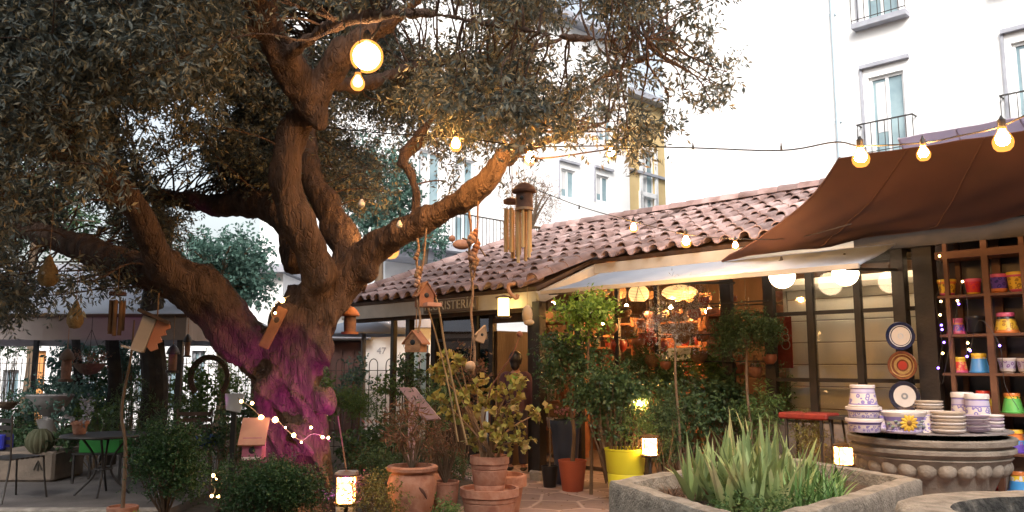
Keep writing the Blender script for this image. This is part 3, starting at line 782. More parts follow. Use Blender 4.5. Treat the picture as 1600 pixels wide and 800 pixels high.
    mb = f(); mb.box(((S_[1138]+7.2)/2-0, vg+.02, zb/2), (7.2-S_[1138], .14, zb)); t.part('low_wall', mb, pm('low_wall_render', (.24,.19,.16), (.16,.13,.11), scale=3, bump=.3))
    mb = f(); mb.box((1.0, vg-.02, 3.02), (13.0, .12, .12)); t.part('beam', mb, BWOOD)
    # cream roller blinds behind the panes: slatted panels
    SL = pm('cream_blind', (.80,.75,.66), (.72,.67,.58), rough=.7, scale=2)
    mb = f(); sa, sb = FS(1232, 14.0), FS(1462, 14.0)
    zz = .75
    while zz < 2.45:
        mb.box(((sa+sb)/2, 14.0*Q, zz+.135), (sb-sa, .03, .262), bev=.008); zz += .27
    t.part('slatted_blind', mb, SL)
    mb = f(); mb.box((sa-.02, 14.0*Q-.02, 1.7), (.04, .05, 1.9)); t.part('blind_rail', mb, CREAM)
    mb = f(); mb.box(((sa+sb)/2, 14.0*Q-.03, 2.52), (sb-sa, .08, .07)); t.part('blind_rail', mb, CREAM)
    # interior
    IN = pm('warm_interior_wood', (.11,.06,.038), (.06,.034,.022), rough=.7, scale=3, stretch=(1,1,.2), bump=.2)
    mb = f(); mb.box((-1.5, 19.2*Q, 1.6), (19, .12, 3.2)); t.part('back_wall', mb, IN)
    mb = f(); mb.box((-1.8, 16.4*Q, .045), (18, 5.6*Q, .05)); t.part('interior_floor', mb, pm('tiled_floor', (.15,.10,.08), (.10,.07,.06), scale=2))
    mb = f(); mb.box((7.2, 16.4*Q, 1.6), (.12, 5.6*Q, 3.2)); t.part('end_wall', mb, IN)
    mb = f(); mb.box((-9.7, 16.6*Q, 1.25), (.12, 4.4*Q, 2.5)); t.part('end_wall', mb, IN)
    mb = MB()
    for i in range(22):
        s = -9.2+i*.75
        mb.bar(FW(s, vR+.25, H(13.55)-.13), FW(s, vB, H(17)-.13), .07, .12)
    t.part('rafters', mb, RWOOD)
    for (px, c, z0, z1) in ((1028,18.6,1.5,2.2),(1052,18.6,1.4,2.15),(1112,18.6,1.5,2.2),(930,18.6,1.3,2.1)):
        s = FS(px, c); mb = f(); mb.box((s, 19.2*Q-.09, (z0+z1)/2), (.42,.04,z1-z0)); fr = t.part('window_frame', mb, DWOOD)
        mb = f(); mb.box((s, 19.2*Q-.12, (z0+z1)/2), (.34,.02,z1-z0-.08)); t.part('window_pane', mb, pm('pale_window', (.6,.68,.8), (.5,.58,.7), rough=.2), parent=fr)
    # back plate behind the shelving
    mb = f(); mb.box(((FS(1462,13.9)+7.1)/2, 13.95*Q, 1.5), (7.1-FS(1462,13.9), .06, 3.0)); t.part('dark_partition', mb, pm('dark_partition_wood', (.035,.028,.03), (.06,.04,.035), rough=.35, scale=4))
    return t
PAV = pavilion()

# ---------------- awning, shade sails ----------------
AWN = clothm('white_awning_cloth', (.40,.45,.53), (.33,.38,.47), .25)
t = Thing('awning', 'pale grey-blue cloth awning sloping out from under the tiled roof edge above the plants', 'awning', FW(-3.5, 8.06, 0), -math.pi/4)
c0, c1 = 11.42, 13.05
sL, sR_ = FS(846, c0, 458), FS(1342, c0, 410); sT0, sT1 = FS(937, c1, 412), FS(1400, c1, 396)
mb = MB(); N = 24; vs = []; fs = []
for i in range(N+1):
    for j in range(7):
        a = i/N; b = j/6
        s = (sL*(1-b)+sT0*b)*(1-a)+(sR_*(1-b)+sT1*b)*a
        v = (c0*(1-b)+c1*b)*Q
        z = 2.545*(1-b)+2.87*b-.03*math.sin(b*math.pi)+.012*math.sin(i*1.9)*b*(1-b)*4+(.012*math.sin(i*2.3) if j == 0 else 0)
        vs.append(FW(s, v, z))
n1 = len(vs); vs += [p-Vector((0,0,.012)) for p in vs]
for i in range(N):
    for j in range(6):
        q = (i*7+j, (i+1)*7+j, (i+1)*7+j+1, i*7+j+1); fs.append(q); fs.append(tuple(n1+k for k in q[::-1]))
for i in range(N):
    fs += [(i*7, n1+i*7, n1+(i+1)*7, (i+1)*7), ((i+1)*7+6, n1+(i+1)*7+6, n1+i*7+6, i*7+6)]
mb.add(vs, fs); t.part('cloth', mb, AWN, smooth=True)
mb = MB(); mb.bar(FW(sL, c0*Q-.01, 2.52), FW(sR_, c0*Q-.01, 2.52), .035, .05); t.part('front_rail', mb, CREAM)
for a in (.03, .5, .97):
    mb = MB(); mb.bar(FW(sL+(sR_-sL)*a, c0*Q+.02, 2.50), FW(sL+(sR_-sL)*a, 13.3*Q, 2.60), .03); t.part('arm', mb, IRON)

SAIL = clothm('brown_shade_cloth', (.105,.047,.039), (.082,.040,.034), .12)
def sail(name, label, corners, sag, mat, th=.006, N=22, curve=(0,0,0,0)):
    """four corner sail cloth with inward curved edges and a sag"""
    A, B, C_, D = [Vector(c) for c in corners]; vs = []; fs = []
    ctr = (A+B+C_+D)/4
    for i in range(N+1):
        for j in range(N+1):
            u, v = i/N, j/N
            p = A*(1-u)*(1-v)+B*u*(1-v)+C_*u*v+D*(1-u)*v
            # edge curvature pulls edges to the middle
            e = curve[0]*(1-v)**2*u*(1-u)*4+curve[2]*v**2*u*(1-u)*4+curve[1]*u**2*v*(1-v)*4+curve[3]*(1-u)**2*v*(1-v)*4
            p = p+(ctr-p)*e*.5
            p.z -= sag*16*u*(1-u)*v*(1-v)
            p.z += (.020*math.sin(u*15+v*6)+.014*math.sin(math.atan2(v+.02, u+.02)*16)+.010*math.sin(u*31-v*9))*(1-v*.75)
            vs.append(p)
    K = N+1; n1 = len(vs); vs += [p-Vector((0,0,th)) for p in vs]
    for i in range(N):
        for j in range(N):
            q = (i*K+j, (i+1)*K+j, (i+1)*K+j+1, i*K+j+1); fs.append(q); fs.append(tuple(n1+k for k in q[::-1]))
    for k in range(N):
        fs += [(k*K, n1+k*K, n1+(k+1)*K, (k+1)*K), ((k+1)*K+N, n1+(k+1)*K+N, n1+k*K+N, k*K+N), (k+1, n1+k+1, n1+k, k), (N*K+k, n1+N*K+k, n1+N*K+k+1, N*K+k+1)]
    t = Thing(name, label, 'shade sail', (A.x, A.y, 0))
    t.part('cloth', MB().add(vs, fs), mat, smooth=True)
    # hem cord along the free edges and corner cords
    mb = MB(); mb.tube([vs[i*K] for i in range(N+1)], .012, 6); mb.tube([vs[j] for j in range(N+1)], .012, 6); t.part('hem', mb, mat)
    for q in (7, 14):
        mb = MB(); mb.tube([vs[q*K+j]-Vector((0,0,th+.001)) for j in range(K)], .007, 5); t.part('seam', mb, mat)
    return t
# corners: A left foot on the roof edge, B right foot, C right top, D left top
A = WC(1128, 408, 12.95); B = WC(1700, 322, 13.0); D = W(1312, 246, 7.7); C_ = W(1700, 188, 6.2)
sail('shade_sail', 'dark brown shade sail stretched low from the roof edge above the pottery shelves', (A, B, C_, D), .10, SAIL, curve=(.0,0,.03,.34))
D2 = W(1404, 216, 8.4); C2 = W(1720, 160, 7.0)
t = sail('shade_sail', 'pale grey canopy cloth showing as a thin strip above the brown shade sail', (WC(1420,250,14.4), WC(1760,215,14.4), C2, D2), .05, clothm('grey_canopy_cloth', (.62,.60,.72), (.55,.54,.66), .5))
# ---------------- background buildings ----------------
WGLASS = pm('pale_reflecting_glass', (.30,.40,.43), (.15,.23,.27), rough=.12, scale=1.1)
CURT = pm('curtain', (.6,.6,.6), (.5,.5,.52), stretch=(6,6,.2), scale=3)
SHUT = pm('grey_shutter', (.30,.31,.34), (.24,.25,.28), rough=.7)
WHITEF = pm('white_window_paint', (.78,.78,.78), (.72,.72,.73), rough=.6)
def window(t, s0, s1, z0, z1, v, hood=True, french=True, depth=.12, flip=False, M=M45):
    """recessed window in a facade that faces -v of frame M"""
    mb = MB(M); w = s1-s0; h = z1-z0; sg = 1
    fr = .07
    for (a, b, c, d) in ((s0,s0+fr,z0,z1),(s1-fr,s1,z0,z1),(s0+fr,s1-fr,z1-fr,z1),(s0+fr,s1-fr,z0,z0+fr),((s0+s1)/2-.035,(s0+s1)/2+.035,z0+fr,z1-fr)):
        mb.box(((a+b)/2, v+depth, (c+d)/2), (b-a, .06, d-c))
    wi = t.part('window', mb, WHITEF)
    mb = MB(M); mb.box(((s0+s1)/2, v+depth+.025, (z0+z1)/2), (w-.1, .012, h-.1)); t.part('pane', mb, WGLASS, parent=wi)
    mb = MB(M); mb.box((s0+w*.30, v+depth+.012, z0+h*.62), (w*.28, .006, h*.62)); t.part('curtain', mb, CURT, parent=wi)
    if hood:
        mb = MB(M); mb.box(((s0+s1)/2, v-.06, z1+.30), (w+.35, .14, .10)); mb.box((s0-.16, v-.03, (z0+z1)/2+.1), (.06,.06,h+.3)); t.part('trim', mb, GREYP, parent=wi)
    return wi
def balcony(t, s0, s1, z, v, proj=.45, hgt=.95, M=M45, slab=True, step=.12):
    mb = MB(M)
    if slab: mb.box(((s0+s1)/2, v-proj/2, z-.07), (s1-s0, proj, .14))
    b = t.part('balcony', mb, GREYP) if slab else t.o
    mb = MB(M); y = v-proj+.03
    mb.box(((s0+s1)/2, y, z+hgt), (s1-s0, .035, .035)); mb.box(((s0+s1)/2, y, z+.08), (s1-s0, .02, .02))
    n = int((s1-s0)/step)
    for i in range(n+1):
        x = s0+.01+(s1-s0-.02)*i/n; mb.box((x, y, z+hgt/2), (.016,.016,hgt))
    for x in (s0+.01, s1-.01): mb.box((x, v-proj/2, z+hgt), (.03, proj, .03))
    t.part('railing', mb, IRON, parent=b)
    return b

# right: tall white block parallel to the pavilion
c = 30.0; v = c*Q; sl0 = FS(1040, c, 300)
t = Thing('apartment_building', 'tall bright white apartment block with a drainpipe and iron balconies rising behind the tiled roof', 'building', FW(sl0, v, 0), -math.pi/4)
def win_rect(px0, px1, py0, py1, c):
    a, b = WC(px0, py0, c), WC(px1, py1, c); return FL(a)[0], FL(b)[0], b.z, a.z
s0, s1, z0, z1 = win_rect(1356, 1418, 122, 218, c); z0 = z1-2.15
fl = 3.6
holes = []; 
for k in range(-1, 4):
    for ds in (0, 3.3, 6.6):
        holes.append((s0+ds, s1+ds, z0+k*fl, z1+k*fl))
mb = MB(M45).wallholes(sl0, s1+14, 0, 17, v, v+.3, holes); t.part('wall', mb, PLAS)
mb = MB(M45); mb.box(((sl0+s1+14)/2, v+5, 8.4), (s1+14-sl0-.02, 9.3, 16.8)); t.part('wall', mb, PLAS)
mb = MB(M45); mb.box(((sl0+s1+14)/2, v+4.9, 17.15), (s1+14.6-sl0, 10.4, .3)); t.part('roof', mb, GREYP)
for h in holes:
    window(t, *h, v, hood=True); balcony(t, h[0]-.25, h[1]+.25, h[2]+.02, v, .30, .85, step=.16)
mb = MB(M45); s = FS(1309, c, 150); mb.tube([(s, v-.08, 0), (s, v-.08, 17)], .055, 10)
for z in (2,5,8,11,14): mb.box((s, v-.05, z), (.16,.09,.06))
t.part('drainpipe', mb, pm('pale_blue_pipe', (.42,.52,.58), (.38,.47,.53), rough=.5))

# middle: white block running away to the right with small windows (facade faces +X -Y side: plane Y - X = k)
M135 = Matrix.Rotation(math.pi/4, 4, 'Z')     # x along (1,1)/sqrt2 to the right/away, y = (-1,1)/sqrt2 away
def FS2(px, k, py):       # coordinates (along, z) on the plane Y-X=k
    u = (400-py)/F; a = (px-800)/F; d = CT-ST*u; Y = k/(1-a/d); p = W(px, py, Y); return (p.x+p.y)*Q, p.z
k = 30.0; vv = k*Q
a0 = FS2(604, k, 300)[0]; a1 = FS2(984, k, 300)[0]; a2 = FS2(1048, k, 300)[0]
t = Thing('apartment_building', 'white apartment house with small pale windows and a long upper balcony behind the wind chimes', 'building', M135 @ Vector((a0, vv, 0)), math.pi/4)
holes = []
for (p0, p1, q0, q1) in ((877,900,262,312),(932,953,272,318),(880,902,150,205),(936,957,175,225),(655,690,232,300),(712,742,245,312)):
    A, B = FS2(p0, k, q0), FS2(p1, k, q1); zt_ = A[1]; holes.append((A[0], B[0], B[1] if p0 > 800 else 5.75, zt_))
topz = 15.5
mb = MB(M135).wallholes(a0, a1, 0, topz, vv, vv+.3, holes); t.part('wall', mb, PLAS)
mb = MB(M135); mb.box(((a0+a1)/2, vv+4.3, topz/2), (a1-a0-.02, 8, topz-.02)); t.part('wall', mb, PLAS)
mb = MB(M135); mb.box(((a0+a1)/2, vv+3.9, topz+.12), (a1-a0+.3, 9, .24)); t.part('roof', mb, GREYP)
for i, h in enumerate(holes): window(t, *h, vv, hood=i < 4, M=M135)
B0 = FS2(560, k, 300)[0]; B1 = FS2(795, k, 345)
mb = MB(M135); mb.box(((B0+B1[0])/2, vv-.9, 5.25), (B1[0]-B0, 1.8, .25)); mb.box(((B0+B1[0])/2, vv-.7, 4.98), (B1[0]-B0-.3, 1.3, .28)); b_ = t.part('balcony', mb, GREYP)
mb = MB(M135); y = vv-1.72; zz = 5.38
mb.box(((B0+B1[0])/2, y, zz+1.0), (B1[0]-B0, .04, .04))
n = int((B1[0]-B0)/.16)
for i in range(n+1): mb.box((B0+(B1[0]-B0)*i/n, y, zz+.5), (.018,.018,1.0))
t.part('railing', mb, IRON, parent=b_)
for px in (690, 750):
    s_ = FS2(px, k, 320)[0]; mb = MB(M135); mb.box((s_, vv-.6, 4.7), (.18, 1.0, .28)); t.part('bracket', mb, GREYP, parent=b_)
# yellow house
t = Thing('yellow_house', 'narrow ochre yellow house front with a dark window wedged between two white blocks', 'building', M135 @ Vector((a1+.01, vv+.15, 0)), math.pi/4)
h = [(*sorted((FS2(1006, k, 305)[0], FS2(1026, k, 305)[0])), 3.2, FS2(1006, k, 305)[1]), (*sorted((FS2(1006, k, 240)[0], FS2(1026, k, 240)[0])), 7.0, FS2(1006,k,232)[1])]
mb = MB(M135).wallholes(a1+.01, a2+4, 0, 13.5, vv+.15, vv+.4, h); t.part('wall', mb, PLASY)
mb = MB(M135); mb.box(((a1+a2+4)/2, vv+4.5, 6.7), (a2+4-a1-.04, 8, 13.4)); t.part('wall', mb, PLASY)
mb = MB(M135); mb.box(((a1+a2+4)/2, vv+4.2, 13.62), (a2+4.4-a1, 9, .25)); t.part('roof', mb, GREYP)
for q in h:
    w_ = window(t, *q, vv+.15, hood=False, M=M135)
    mb = MB(M135)
    for (aa,bb,cc,dd) in ((q[0]-.18,q[0],q[2],q[3]+.2),(q[1],q[1]+.18,q[2],q[3]+.2),(q[0],q[1],q[3],q[3]+.2)): mb.box(((aa+bb)/2, vv+.11, (cc+dd)/2), (bb-aa,.08,dd-cc))
    t.part('trim', mb, WHITEF, parent=w_)
z_ = FS2(1000, k, 268)[1]; mb = MB(M135); mb.box(((a1+a2+4)/2, vv+.08, z_), (a2+4-a1-.1,.14,.12)); t.part('string_course', mb, GREYP)
z_ = 6.9; mb = MB(M135); mb.box((h[1][1]-.2, vv-.25, z_), (1.6, .7, .12)); bb_ = t.part('balcony', mb, GREYP)
mb = MB(M135)
for i in range(11): mb.box((h[1][1]-1.0+i*.16, vv-.57, z_+.5), (.02,.02,.95))
mb.box((h[1][1]-.2, vv-.57, z_+1), (1.6,.03,.03)); t.part('railing', mb, IRON, parent=bb_)

# street houses on the far left, seen under the canopy
def street_house(name, label, px0, px1, Y, ztop, wins, mat=PLAS, door=None, roofm=GREYP, depth=7):
    X0, X1 = W(px0, 500, Y).x, W(px1, 500, Y).x
    t = Thing(name, label, 'building', (X0, Y, 0))
    hs_ = []
    for (a, b, q0, q1) in wins:
        A, B = W(a, q0, Y), W(b, q1, Y); hs_.append((A.x, B.x, max(B.z, .06), A.z))
    mb = MB().wallholes(X0, X1, 0, ztop, Y, Y+.25, hs_ + ([] if not door else [(W(door[0],500,Y).x, W(door[1],500,Y).x, 0, W(800,door[2],Y).z)])); t.part('wall', mb, mat)
    mb = MB(); mb.box(((X0+X1)/2, Y+depth/2+.3, ztop/2), (X1-X0-.02, depth, ztop-.02)); t.part('wall', mb, mat)
    mb = MB(); mb.box(((X0+X1)/2, Y+depth/2, ztop+.1), (X1-X0+.3, depth+.8, .2)); t.part('roof', mb, roofm)
    for q in hs_:
        mb = MB(); fr = .06
        for (a,b,c_,d) in ((q[0],q[0]+fr,q[2],q[3]),(q[1]-fr,q[1],q[2],q[3]),(q[0]+fr,q[1]-fr,q[3]-fr,q[3]),(q[0]+fr,q[1]-fr,q[2],q[2]+fr),((q[0]+q[1])/2-.03,(q[0]+q[1])/2+.03,q[2]+fr,q[3]-fr)): mb.box(((a+b)/2, Y+.12, (c_+d)/2), (b-a,.05,d-c_))
        wi = t.part('window', mb, SHUT)
        mb = MB(); mb.box(((q[0]+q[1])/2, Y+.15, (q[2]+q[3])/2), (q[1]-q[0]-.08,.012,q[3]-q[2]-.08)); t.part('pane', mb, WGLASS, parent=wi)
    if door:
        x0, x1 = W(door[0],500,Y).x, W(door[1],500,Y).x; zd = W(800,door[2],Y).z
        mb = MB(); mb.box(((x0+x1)/2, Y+.15, zd/2), (x1-x0-.02,.06,zd-.02)); 
        for i in range(4): mb.box((x0+(x1-x0)*(i+.5)/4, Y+.11, zd*.5), ((x1-x0)/4*.8,.03,zd*.8))
        d = t.part('door', mb, door[3])
        mb = MB(); mb.sph((x1-.15, Y+.06, 1.05), .05, 8, 6); t.part('handle', mb, IRON, parent=d)
    return t
ORG = pm('orange_painted_door', (.62,.30,.10), (.55,.25,.08), rough=.6)
BRN = pm('dark_brown_door', (.10,.045,.04), (.07,.035,.03), rough=.6)
street_house('street_house', 'long low white street house with an orange door beyond the garden fence on the left', -460, 440, 21.0, 3.9,
   [(-120,-80,560,640),(5,26,578,628),(128,146,535,650),(262,284,560,640),(300,316,548,650),(212,232,560,630)], door=(52,76,548,ORG))
t = street_house('street_house', 'white house with a dark brown door and grey lintel right of the olive trunk', 470, 760, 17.5, 2.85,
   [(640,668,540,640)], door=(500,572,532,BRN))
Yh = 17.5
mb = MB(); a, b = W(480,520,Yh), W(582,520,Yh); mb.box(((a.x+b.x)/2, Yh-.12, W(0,526,Yh).z), (b.x-a.x, .24, .14), bev=.03); mb.box(((a.x+b.x)/2, Yh-.06, W(0,518,Yh).z+.02), (b.x-a.x-.1, .12, .10)); t.part('lintel', mb, GREYP)
mb = MB(); a, b = W(575,500,Yh), W(745,500,Yh); mb.box(((a.x+b.x)/2, Yh-.14, W(0,503,Yh).z), (b.x-a.x, .28, .26)); t.part('cornice', mb, GREYP)
cu = bpy.data.curves.new('house_number', 'FONT'); cu.body = '47'; cu.size = .2; cu.extrude = .004; cu.align_x = 'CENTER'; cu.materials.append(GREYP)
o = txt(cu, t.o); p = W(596, 553, Yh); o.location = t.inv @ Vector((p.x, Yh-.012, p.z)); o.rotation_euler = (math.pi/2, 0, 0)
mb = MB(); p = W(608, 505, Yh-.2); mb.lathe([(.001,0),(.12,-.05),(.10,-.12),(.001,-.12)], (p.x, Yh-.35, p.z), 12); mb.bar((p.x,Yh-.35,p.z),(p.x,Yh,p.z),.02); t.part('wall_lamp', mb, WHITEF)

# grey lamp or parasol post beside it
p = G(555, 706, 0); mb = MB(); mb.tube([(p.x, p.y+.6, 0), (p.x, p.y+.6, 2.25)], [.055,.045], 10); 
GPOST = pm('grey_painted_post', (.26,.28,.34), (.21,.23,.28), rough=.5)
t = Thing('parasol', 'small white parasol on a thick blue-grey post between the olive trunk and pavilion corner', 'parasol', (p.x, p.y+.6, 0)); t.part('pole', mb, GPOST, smooth=True)
mb = MB(); mb.lathe([(.001,.36),(.5,.22),(1.05,.02),(1.06,0),(1.04,0),(.5,.19),(.001,.32)], (p.x, p.y+.6, 2.12), 8); t.part('canopy', mb, AWN)
mb = MB(); mb.lathe([(.25,0),(.25,.06),(.08,.10),(.06,.2)], (p.x,p.y+.6,.03), 16); t.part('base', mb, IRON, smooth=True)

# ---------------- marquee on the left ----------------
CANV = clothm('pale_canopy_canvas', (.80,.84,.90), (.74,.78,.86), .55)
VAL = pm('taupe_valance_canvas', (.30,.26,.25), (.24,.21,.2), rough=.9, scale=2, bump=.15, bscale=8)
Yc = 10.9; zE = W(0, 490, Yc).z; zB = W(0, 532, Yc).z
A = Vector((-12.5, Yc, zE)); B = Vector((W(292, 490, Yc).x, Yc, zE)); Cc = Vector((W(408,500,14.0).x, 14.6, zE)); D = Vector((-12.5, 14.6, zE))
r0 = Vector((-10.6, 12.8, zE+.80)); r1 = Vector((-5.6, 12.8, zE+.80))
t = Thing('marquee', 'large pale canvas garden canopy with a taupe valance hanging over the terrace tables', 'canopy', (-7.5, 12.5, 0))
def sagquad(a, b, c_, d, N=14, sag=.07):
    mb = MB(); vs = []; fs = []
    for i in range(N+1):
        for j in range(N+1):
            u, v_ = i/N, j/N; p = a*(1-u)*(1-v_)+b*u*(1-v_)+c_*u*v_+d*(1-u)*v_; p.z -= sag*4*v_*(1-v_)*(.8+.3*math.sin(u*9)); vs.append(p)
    for i in range(N):
        for j in range(N): k_ = i*(N+1)+j; fs.append((k_, k_+N+1, k_+N+2, k_+1))
    return vs, fs
mb = MB(); 
for q in ((A,B,r1,r0),(B,Cc,r1,r1),(Cc,D,r0,r1),(D,A,r0,r0)): mb.add(*sagquad(*q))
o = t.part('canopy', mb, CANV); md = o.modifiers.new('th', 'SOLIDIFY'); md.thickness = .008
mb = MB()
def valance(a, b):
    n = 26; vs = []; fs = []
    for i in range(n+1):
        p = a.lerp(b, i/n); w_ = .02*math.sin(i*1.7); d = (b-a).normalized(); nn = Vector((d.y,-d.x,0))
        vs += [p+nn*w_*.2, p+nn*w_-Vector((0,0,zE-zB-.015*abs(math.sin(i*1.1))))]
    for i in range(n): fs.append((2*i,2*i+1,2*i+3,2*i+2))
    mb.add(vs, fs)
for a, b in ((A,B),(B,Cc),(Cc,D),(D,A)): valance(a, b)
o = t.part('valance', mb, VAL); md = o.modifiers.new('th', 'SOLIDIFY'); md.thickness = .006
mb = MB()
for a, b in ((A,B),(B,Cc),(Cc,D),(D,A)): mb.bar(a-Vector((0,0,.03)), b-Vector((0,0,.03)), .04)
for a in (A,B,Cc,D): mb.bar(a-Vector((0,0,.03)), (r0 if a in (A,D) else r1)-Vector((0,0,.06)), .035)
mb.bar(r0-Vector((0,0,.06)), r1-Vector((0,0,.06)), .04)
zz = zB+.06
for x in (-8.2,-6.6): mb.bar((x, Yc+.04, zz), (x, 14.5, zz+.1), .03)
mb.bar((-12.4,Yc+.06,zz),(B.x,Yc+.06,zz), .025)
t.part('frame', mb, DWOOD)
for (x, y) in ((B.x-.1,Yc+.1),(Cc.x-.2,14.5),(W(60,500,14.5).x,14.5),(-9.6,Yc+.1)):
    mb = MB(); mb.box((x, y, zE/2), (.07,.07,zE-.05)); t.part('pole', mb, IRON)

# ---------------- iron fences ----------------
def fence(name, label, a, b, h=1.55, step=.15, hoops=False):
    a, b = Vector(a), Vector(b); L = (b-a).length; n = int(L/step); t = Thing(name, label, 'fence', a)
    mb = MB(); d = (b-a)/n
    for i in range(n+1):
        p = a+d*i; mb.tube([p, p+Vector((0,0,h-.06))], .009, 5)
        if hoops and i % 2 == 0 and i < n:
            q = p+d; c_ = (p+q)/2+Vector((0,0,h-.06)); r = d.length/2
            mb.tube([c_-d.normalized()*r*math.cos(x)+Vector((0,0,r*1.4*math.sin(x))) for x in [math.pi*k_/8 for k_ in range(9)]], .009, 5)
    t.part('bars', mb, IRON)
    for z in (.15, h-.16, h-.5):
        mb = MB(); mb.bar(a+Vector((0,0,z)), b+Vector((0,0,z)), .035, .012); t.part('rail', mb, IRON)
    m = max(1, int(L/2.6))
    for i in range(m+1):
        p = a.lerp(b, i/m); mb = MB(); mb.box((p.x,p.y,(h+.08)/2), (.055,.055,h+.08)); mb.sph((p.x,p.y,h+.11), .045, 10, 6); t.part('post', mb, IRON)
fence('iron_fence', 'long black iron railing behind the terrace under the canopy', (-13, 16.6, 0), (W(395,600,16.6).x, 16.6, 0), 1.75)
fence('iron_fence', 'short black iron railing with hooped tops in front of the white house door', (W(498,600,14.6).x, 14.6, 0), (W(668,600,14.6).x, 14.6, 0), 1.62, .14, True)

# block of flats added out of view behind the viewer to shade the garden
t = Thing('apartment_building', 'unseen pale five storey block of flats, added behind the viewer to shade the garden', 'building', (0, -12, 0))
hl = [(x, x+1.2, z, z+2.1) for x in range(-26, 26, 4) for z in (1.0, 4.4, 7.8, 11.2)]
MB180 = Matrix.Rotation(math.pi, 4, 'Z')
t.part('wall', MB(MB180).wallholes(-28, 28, 0, 14, 12, 12.3, hl), pm('ochre_render', (.50,.44,.36), (.42,.37,.31), rough=.9)); mb = MB(MB180); mb.box((0, 17, 6.9), (55.9, 9.2, 13.7)); t.part('wall', mb, PLAS)
mb = MB(MB180); mb.box((0, 16.8, 14.15), (57, 10.6, .3)); t.part('roof', mb, GREYP)
for q in hl[:48]: window(t, *q, 12, hood=False, M=MB180)
# ---------------- stone troughs ----------------
def stone_rough(me, amp=.012, sc=6):
    for v in me.vertices:
        n = noise.noise_vector(v.co*sc)+noise.noise_vector(v.co*sc*3.1)*.5; v.co += n*amp
def subd(me, cuts=1, times=1):
    bm = bmesh.new(); bm.from_mesh(me); bmesh.ops.recalc_face_normals(bm, faces=bm.faces)
    for _ in range(times):
        bmesh.ops.subdivide_edges(bm, edges=bm.edges, cuts=cuts, use_grid_fill=True)
    bm.to_mesh(me); bm.free()
zr = .76
Lc, Rc = G(950, 752, zr), G(1441, 748, zr)
mid = (Lc+Rc)/2; ax = (Rc-Lc); ax.z = 0; half = ax.length/2; axn = ax.normalized(); pn = Vector((-axn.y, axn.x, 0))
# corners of the rectangle seen cornerwise: left, back, right, near
Nc = G(1185, 826, zr); Bc = Lc+Rc-Nc; Bc.z = zr
quad = [Lc, Nc, Rc, Bc]
def inset(qd, d):
    c = sum(qd, Vector())/4; out = []
    for i, p in enumerate(qd):
        a = (qd[i-1]-p).normalized(); b = (qd[(i+1)%4]-p).normalized(); s_ = a.cross(b).length
        out.append(p+(a+b)*d/s_)
    return out
t = Thing('stone_trough', 'big rectangular weathered stone trough planted with aloe, cornerwise in the foreground', 'trough', (mid.x, mid.y, 0))
mb = MB()
ins = inset(quad, .145)
def ring(qa, qb, za, zb):   # faces between two rings
    pass
seg = 26; outer = []; inner = []
for i in range(4):
    for k in range(seg):
        a = k/seg; outer.append(quad[i].lerp(quad[(i+1)%4], a)); inner.append(ins[i].lerp(ins[(i+1)%4], a))
n = len(outer)
def rnd(ringp, c, d):   # pull corners in a little
    return ringp
cen = sum(quad, Vector())/4
rows = []
for z, o_ in ((0,-.03),(.2,-.012),(.4,0),(.55,0),(zr-.06,0),(zr-.015,.002),(zr,.014)): rows.append([Vector((p.x,p.y,z))+(cen-p).normalized()*o_ for p in outer])
rows.append([Vector((p.x,p.y,zr+.004)).lerp(Vector((q.x,q.y,zr+.004)), .5) for p, q in zip(outer, inner)])
for z, o_ in ((zr-.002,.0),(zr-.03,.01),(zr-.1,.02),(zr-.25,.03)): rows.append([Vector((p.x,p.y,z))+(cen-p).normalized()*(o_-.02) for p in inner])
vs = [p for r_ in rows for p in r_]; fs = []
for j in range(len(rows)-1):
    for k in range(n): fs.append((j*n+k, j*n+(k+1)%n, (j+1)*n+(k+1)%n, (j+1)*n+k))
for i, p in enumerate(vs):
    vs[i] = p+noise.noise_vector(p*5)*.008+noise.noise_vector(p*17)*.006
    ci = i % n
    if ci % seg == 0: vs[i] = vs[i]+(cen-vs[i]).normalized()*.006*Vector((1,1,1)).normalized().length
mb.add(vs, fs); t.part('basin', mb, STONED, smooth=True)
mb = MB(); N = 30; vs = []; fs = []
for i in range(N+1):
    for j in range(N+1):
        u, v = i/N, j/N; p = ins[0]*(1-u)*(1-v)+ins[1]*u*(1-v)+ins[2]*u*v+ins[3]*(1-u)*v
        vs.append(Vector((p.x, p.y, zr-.09+.035*noise.noise(p*4)+.02*noise.noise(p*15))))
for i in range(N):
    for j in range(N): k = i*(N+1)+j; fs.append((k, k+N+1, k+N+2, k+1))
mb.add(vs, fs); t.part('soil', mb, SOIL, smooth=True)
# second trough, rounded end
t = Thing('stone_trough', 'rounded dark stone trough with a thick rim in the bottom right corner', 'trough', (3.2, 4.15, 0))
mb = MB(); cx, cy = 3.22, 4.12; n = 84
rows = []
def sup(a, rx, ry):
    e = .75; ca, sa = math.cos(a), math.sin(a); return rx*abs(ca)**e*(1 if ca > 0 else -1), ry*abs(sa)**e*(1 if sa > 0 else -1)
for z, o_ in ((0,.16),(.25,.08),(.5,.03),(.68,.0),(.78,0),(.815,.015),(.83,.05),(.832,.20),(.825,.26),(.78,.285),(.65,.30),(.42,.32)):
    rows.append([Vector((cx+sup(2*math.pi*k/n, 1.25-o_, 1)[0], cy+sup(2*math.pi*k/n, 1, .84-o_)[1], z)) for k in range(n)])
vs = [p for r_ in rows for p in r_]; fs = []
for j in range(len(rows)-1):
    for k in range(n): fs.append((j*n+k, j*n+(k+1)%n, (j+1)*n+(k+1)%n, (j+1)*n+k))
vs = [p+noise.noise_vector(p*4)*.014+noise.noise_vector(p*15)*.006 for p in vs]
m_ = len(vs); vs.append(Vector((cx, cy, .40))); 
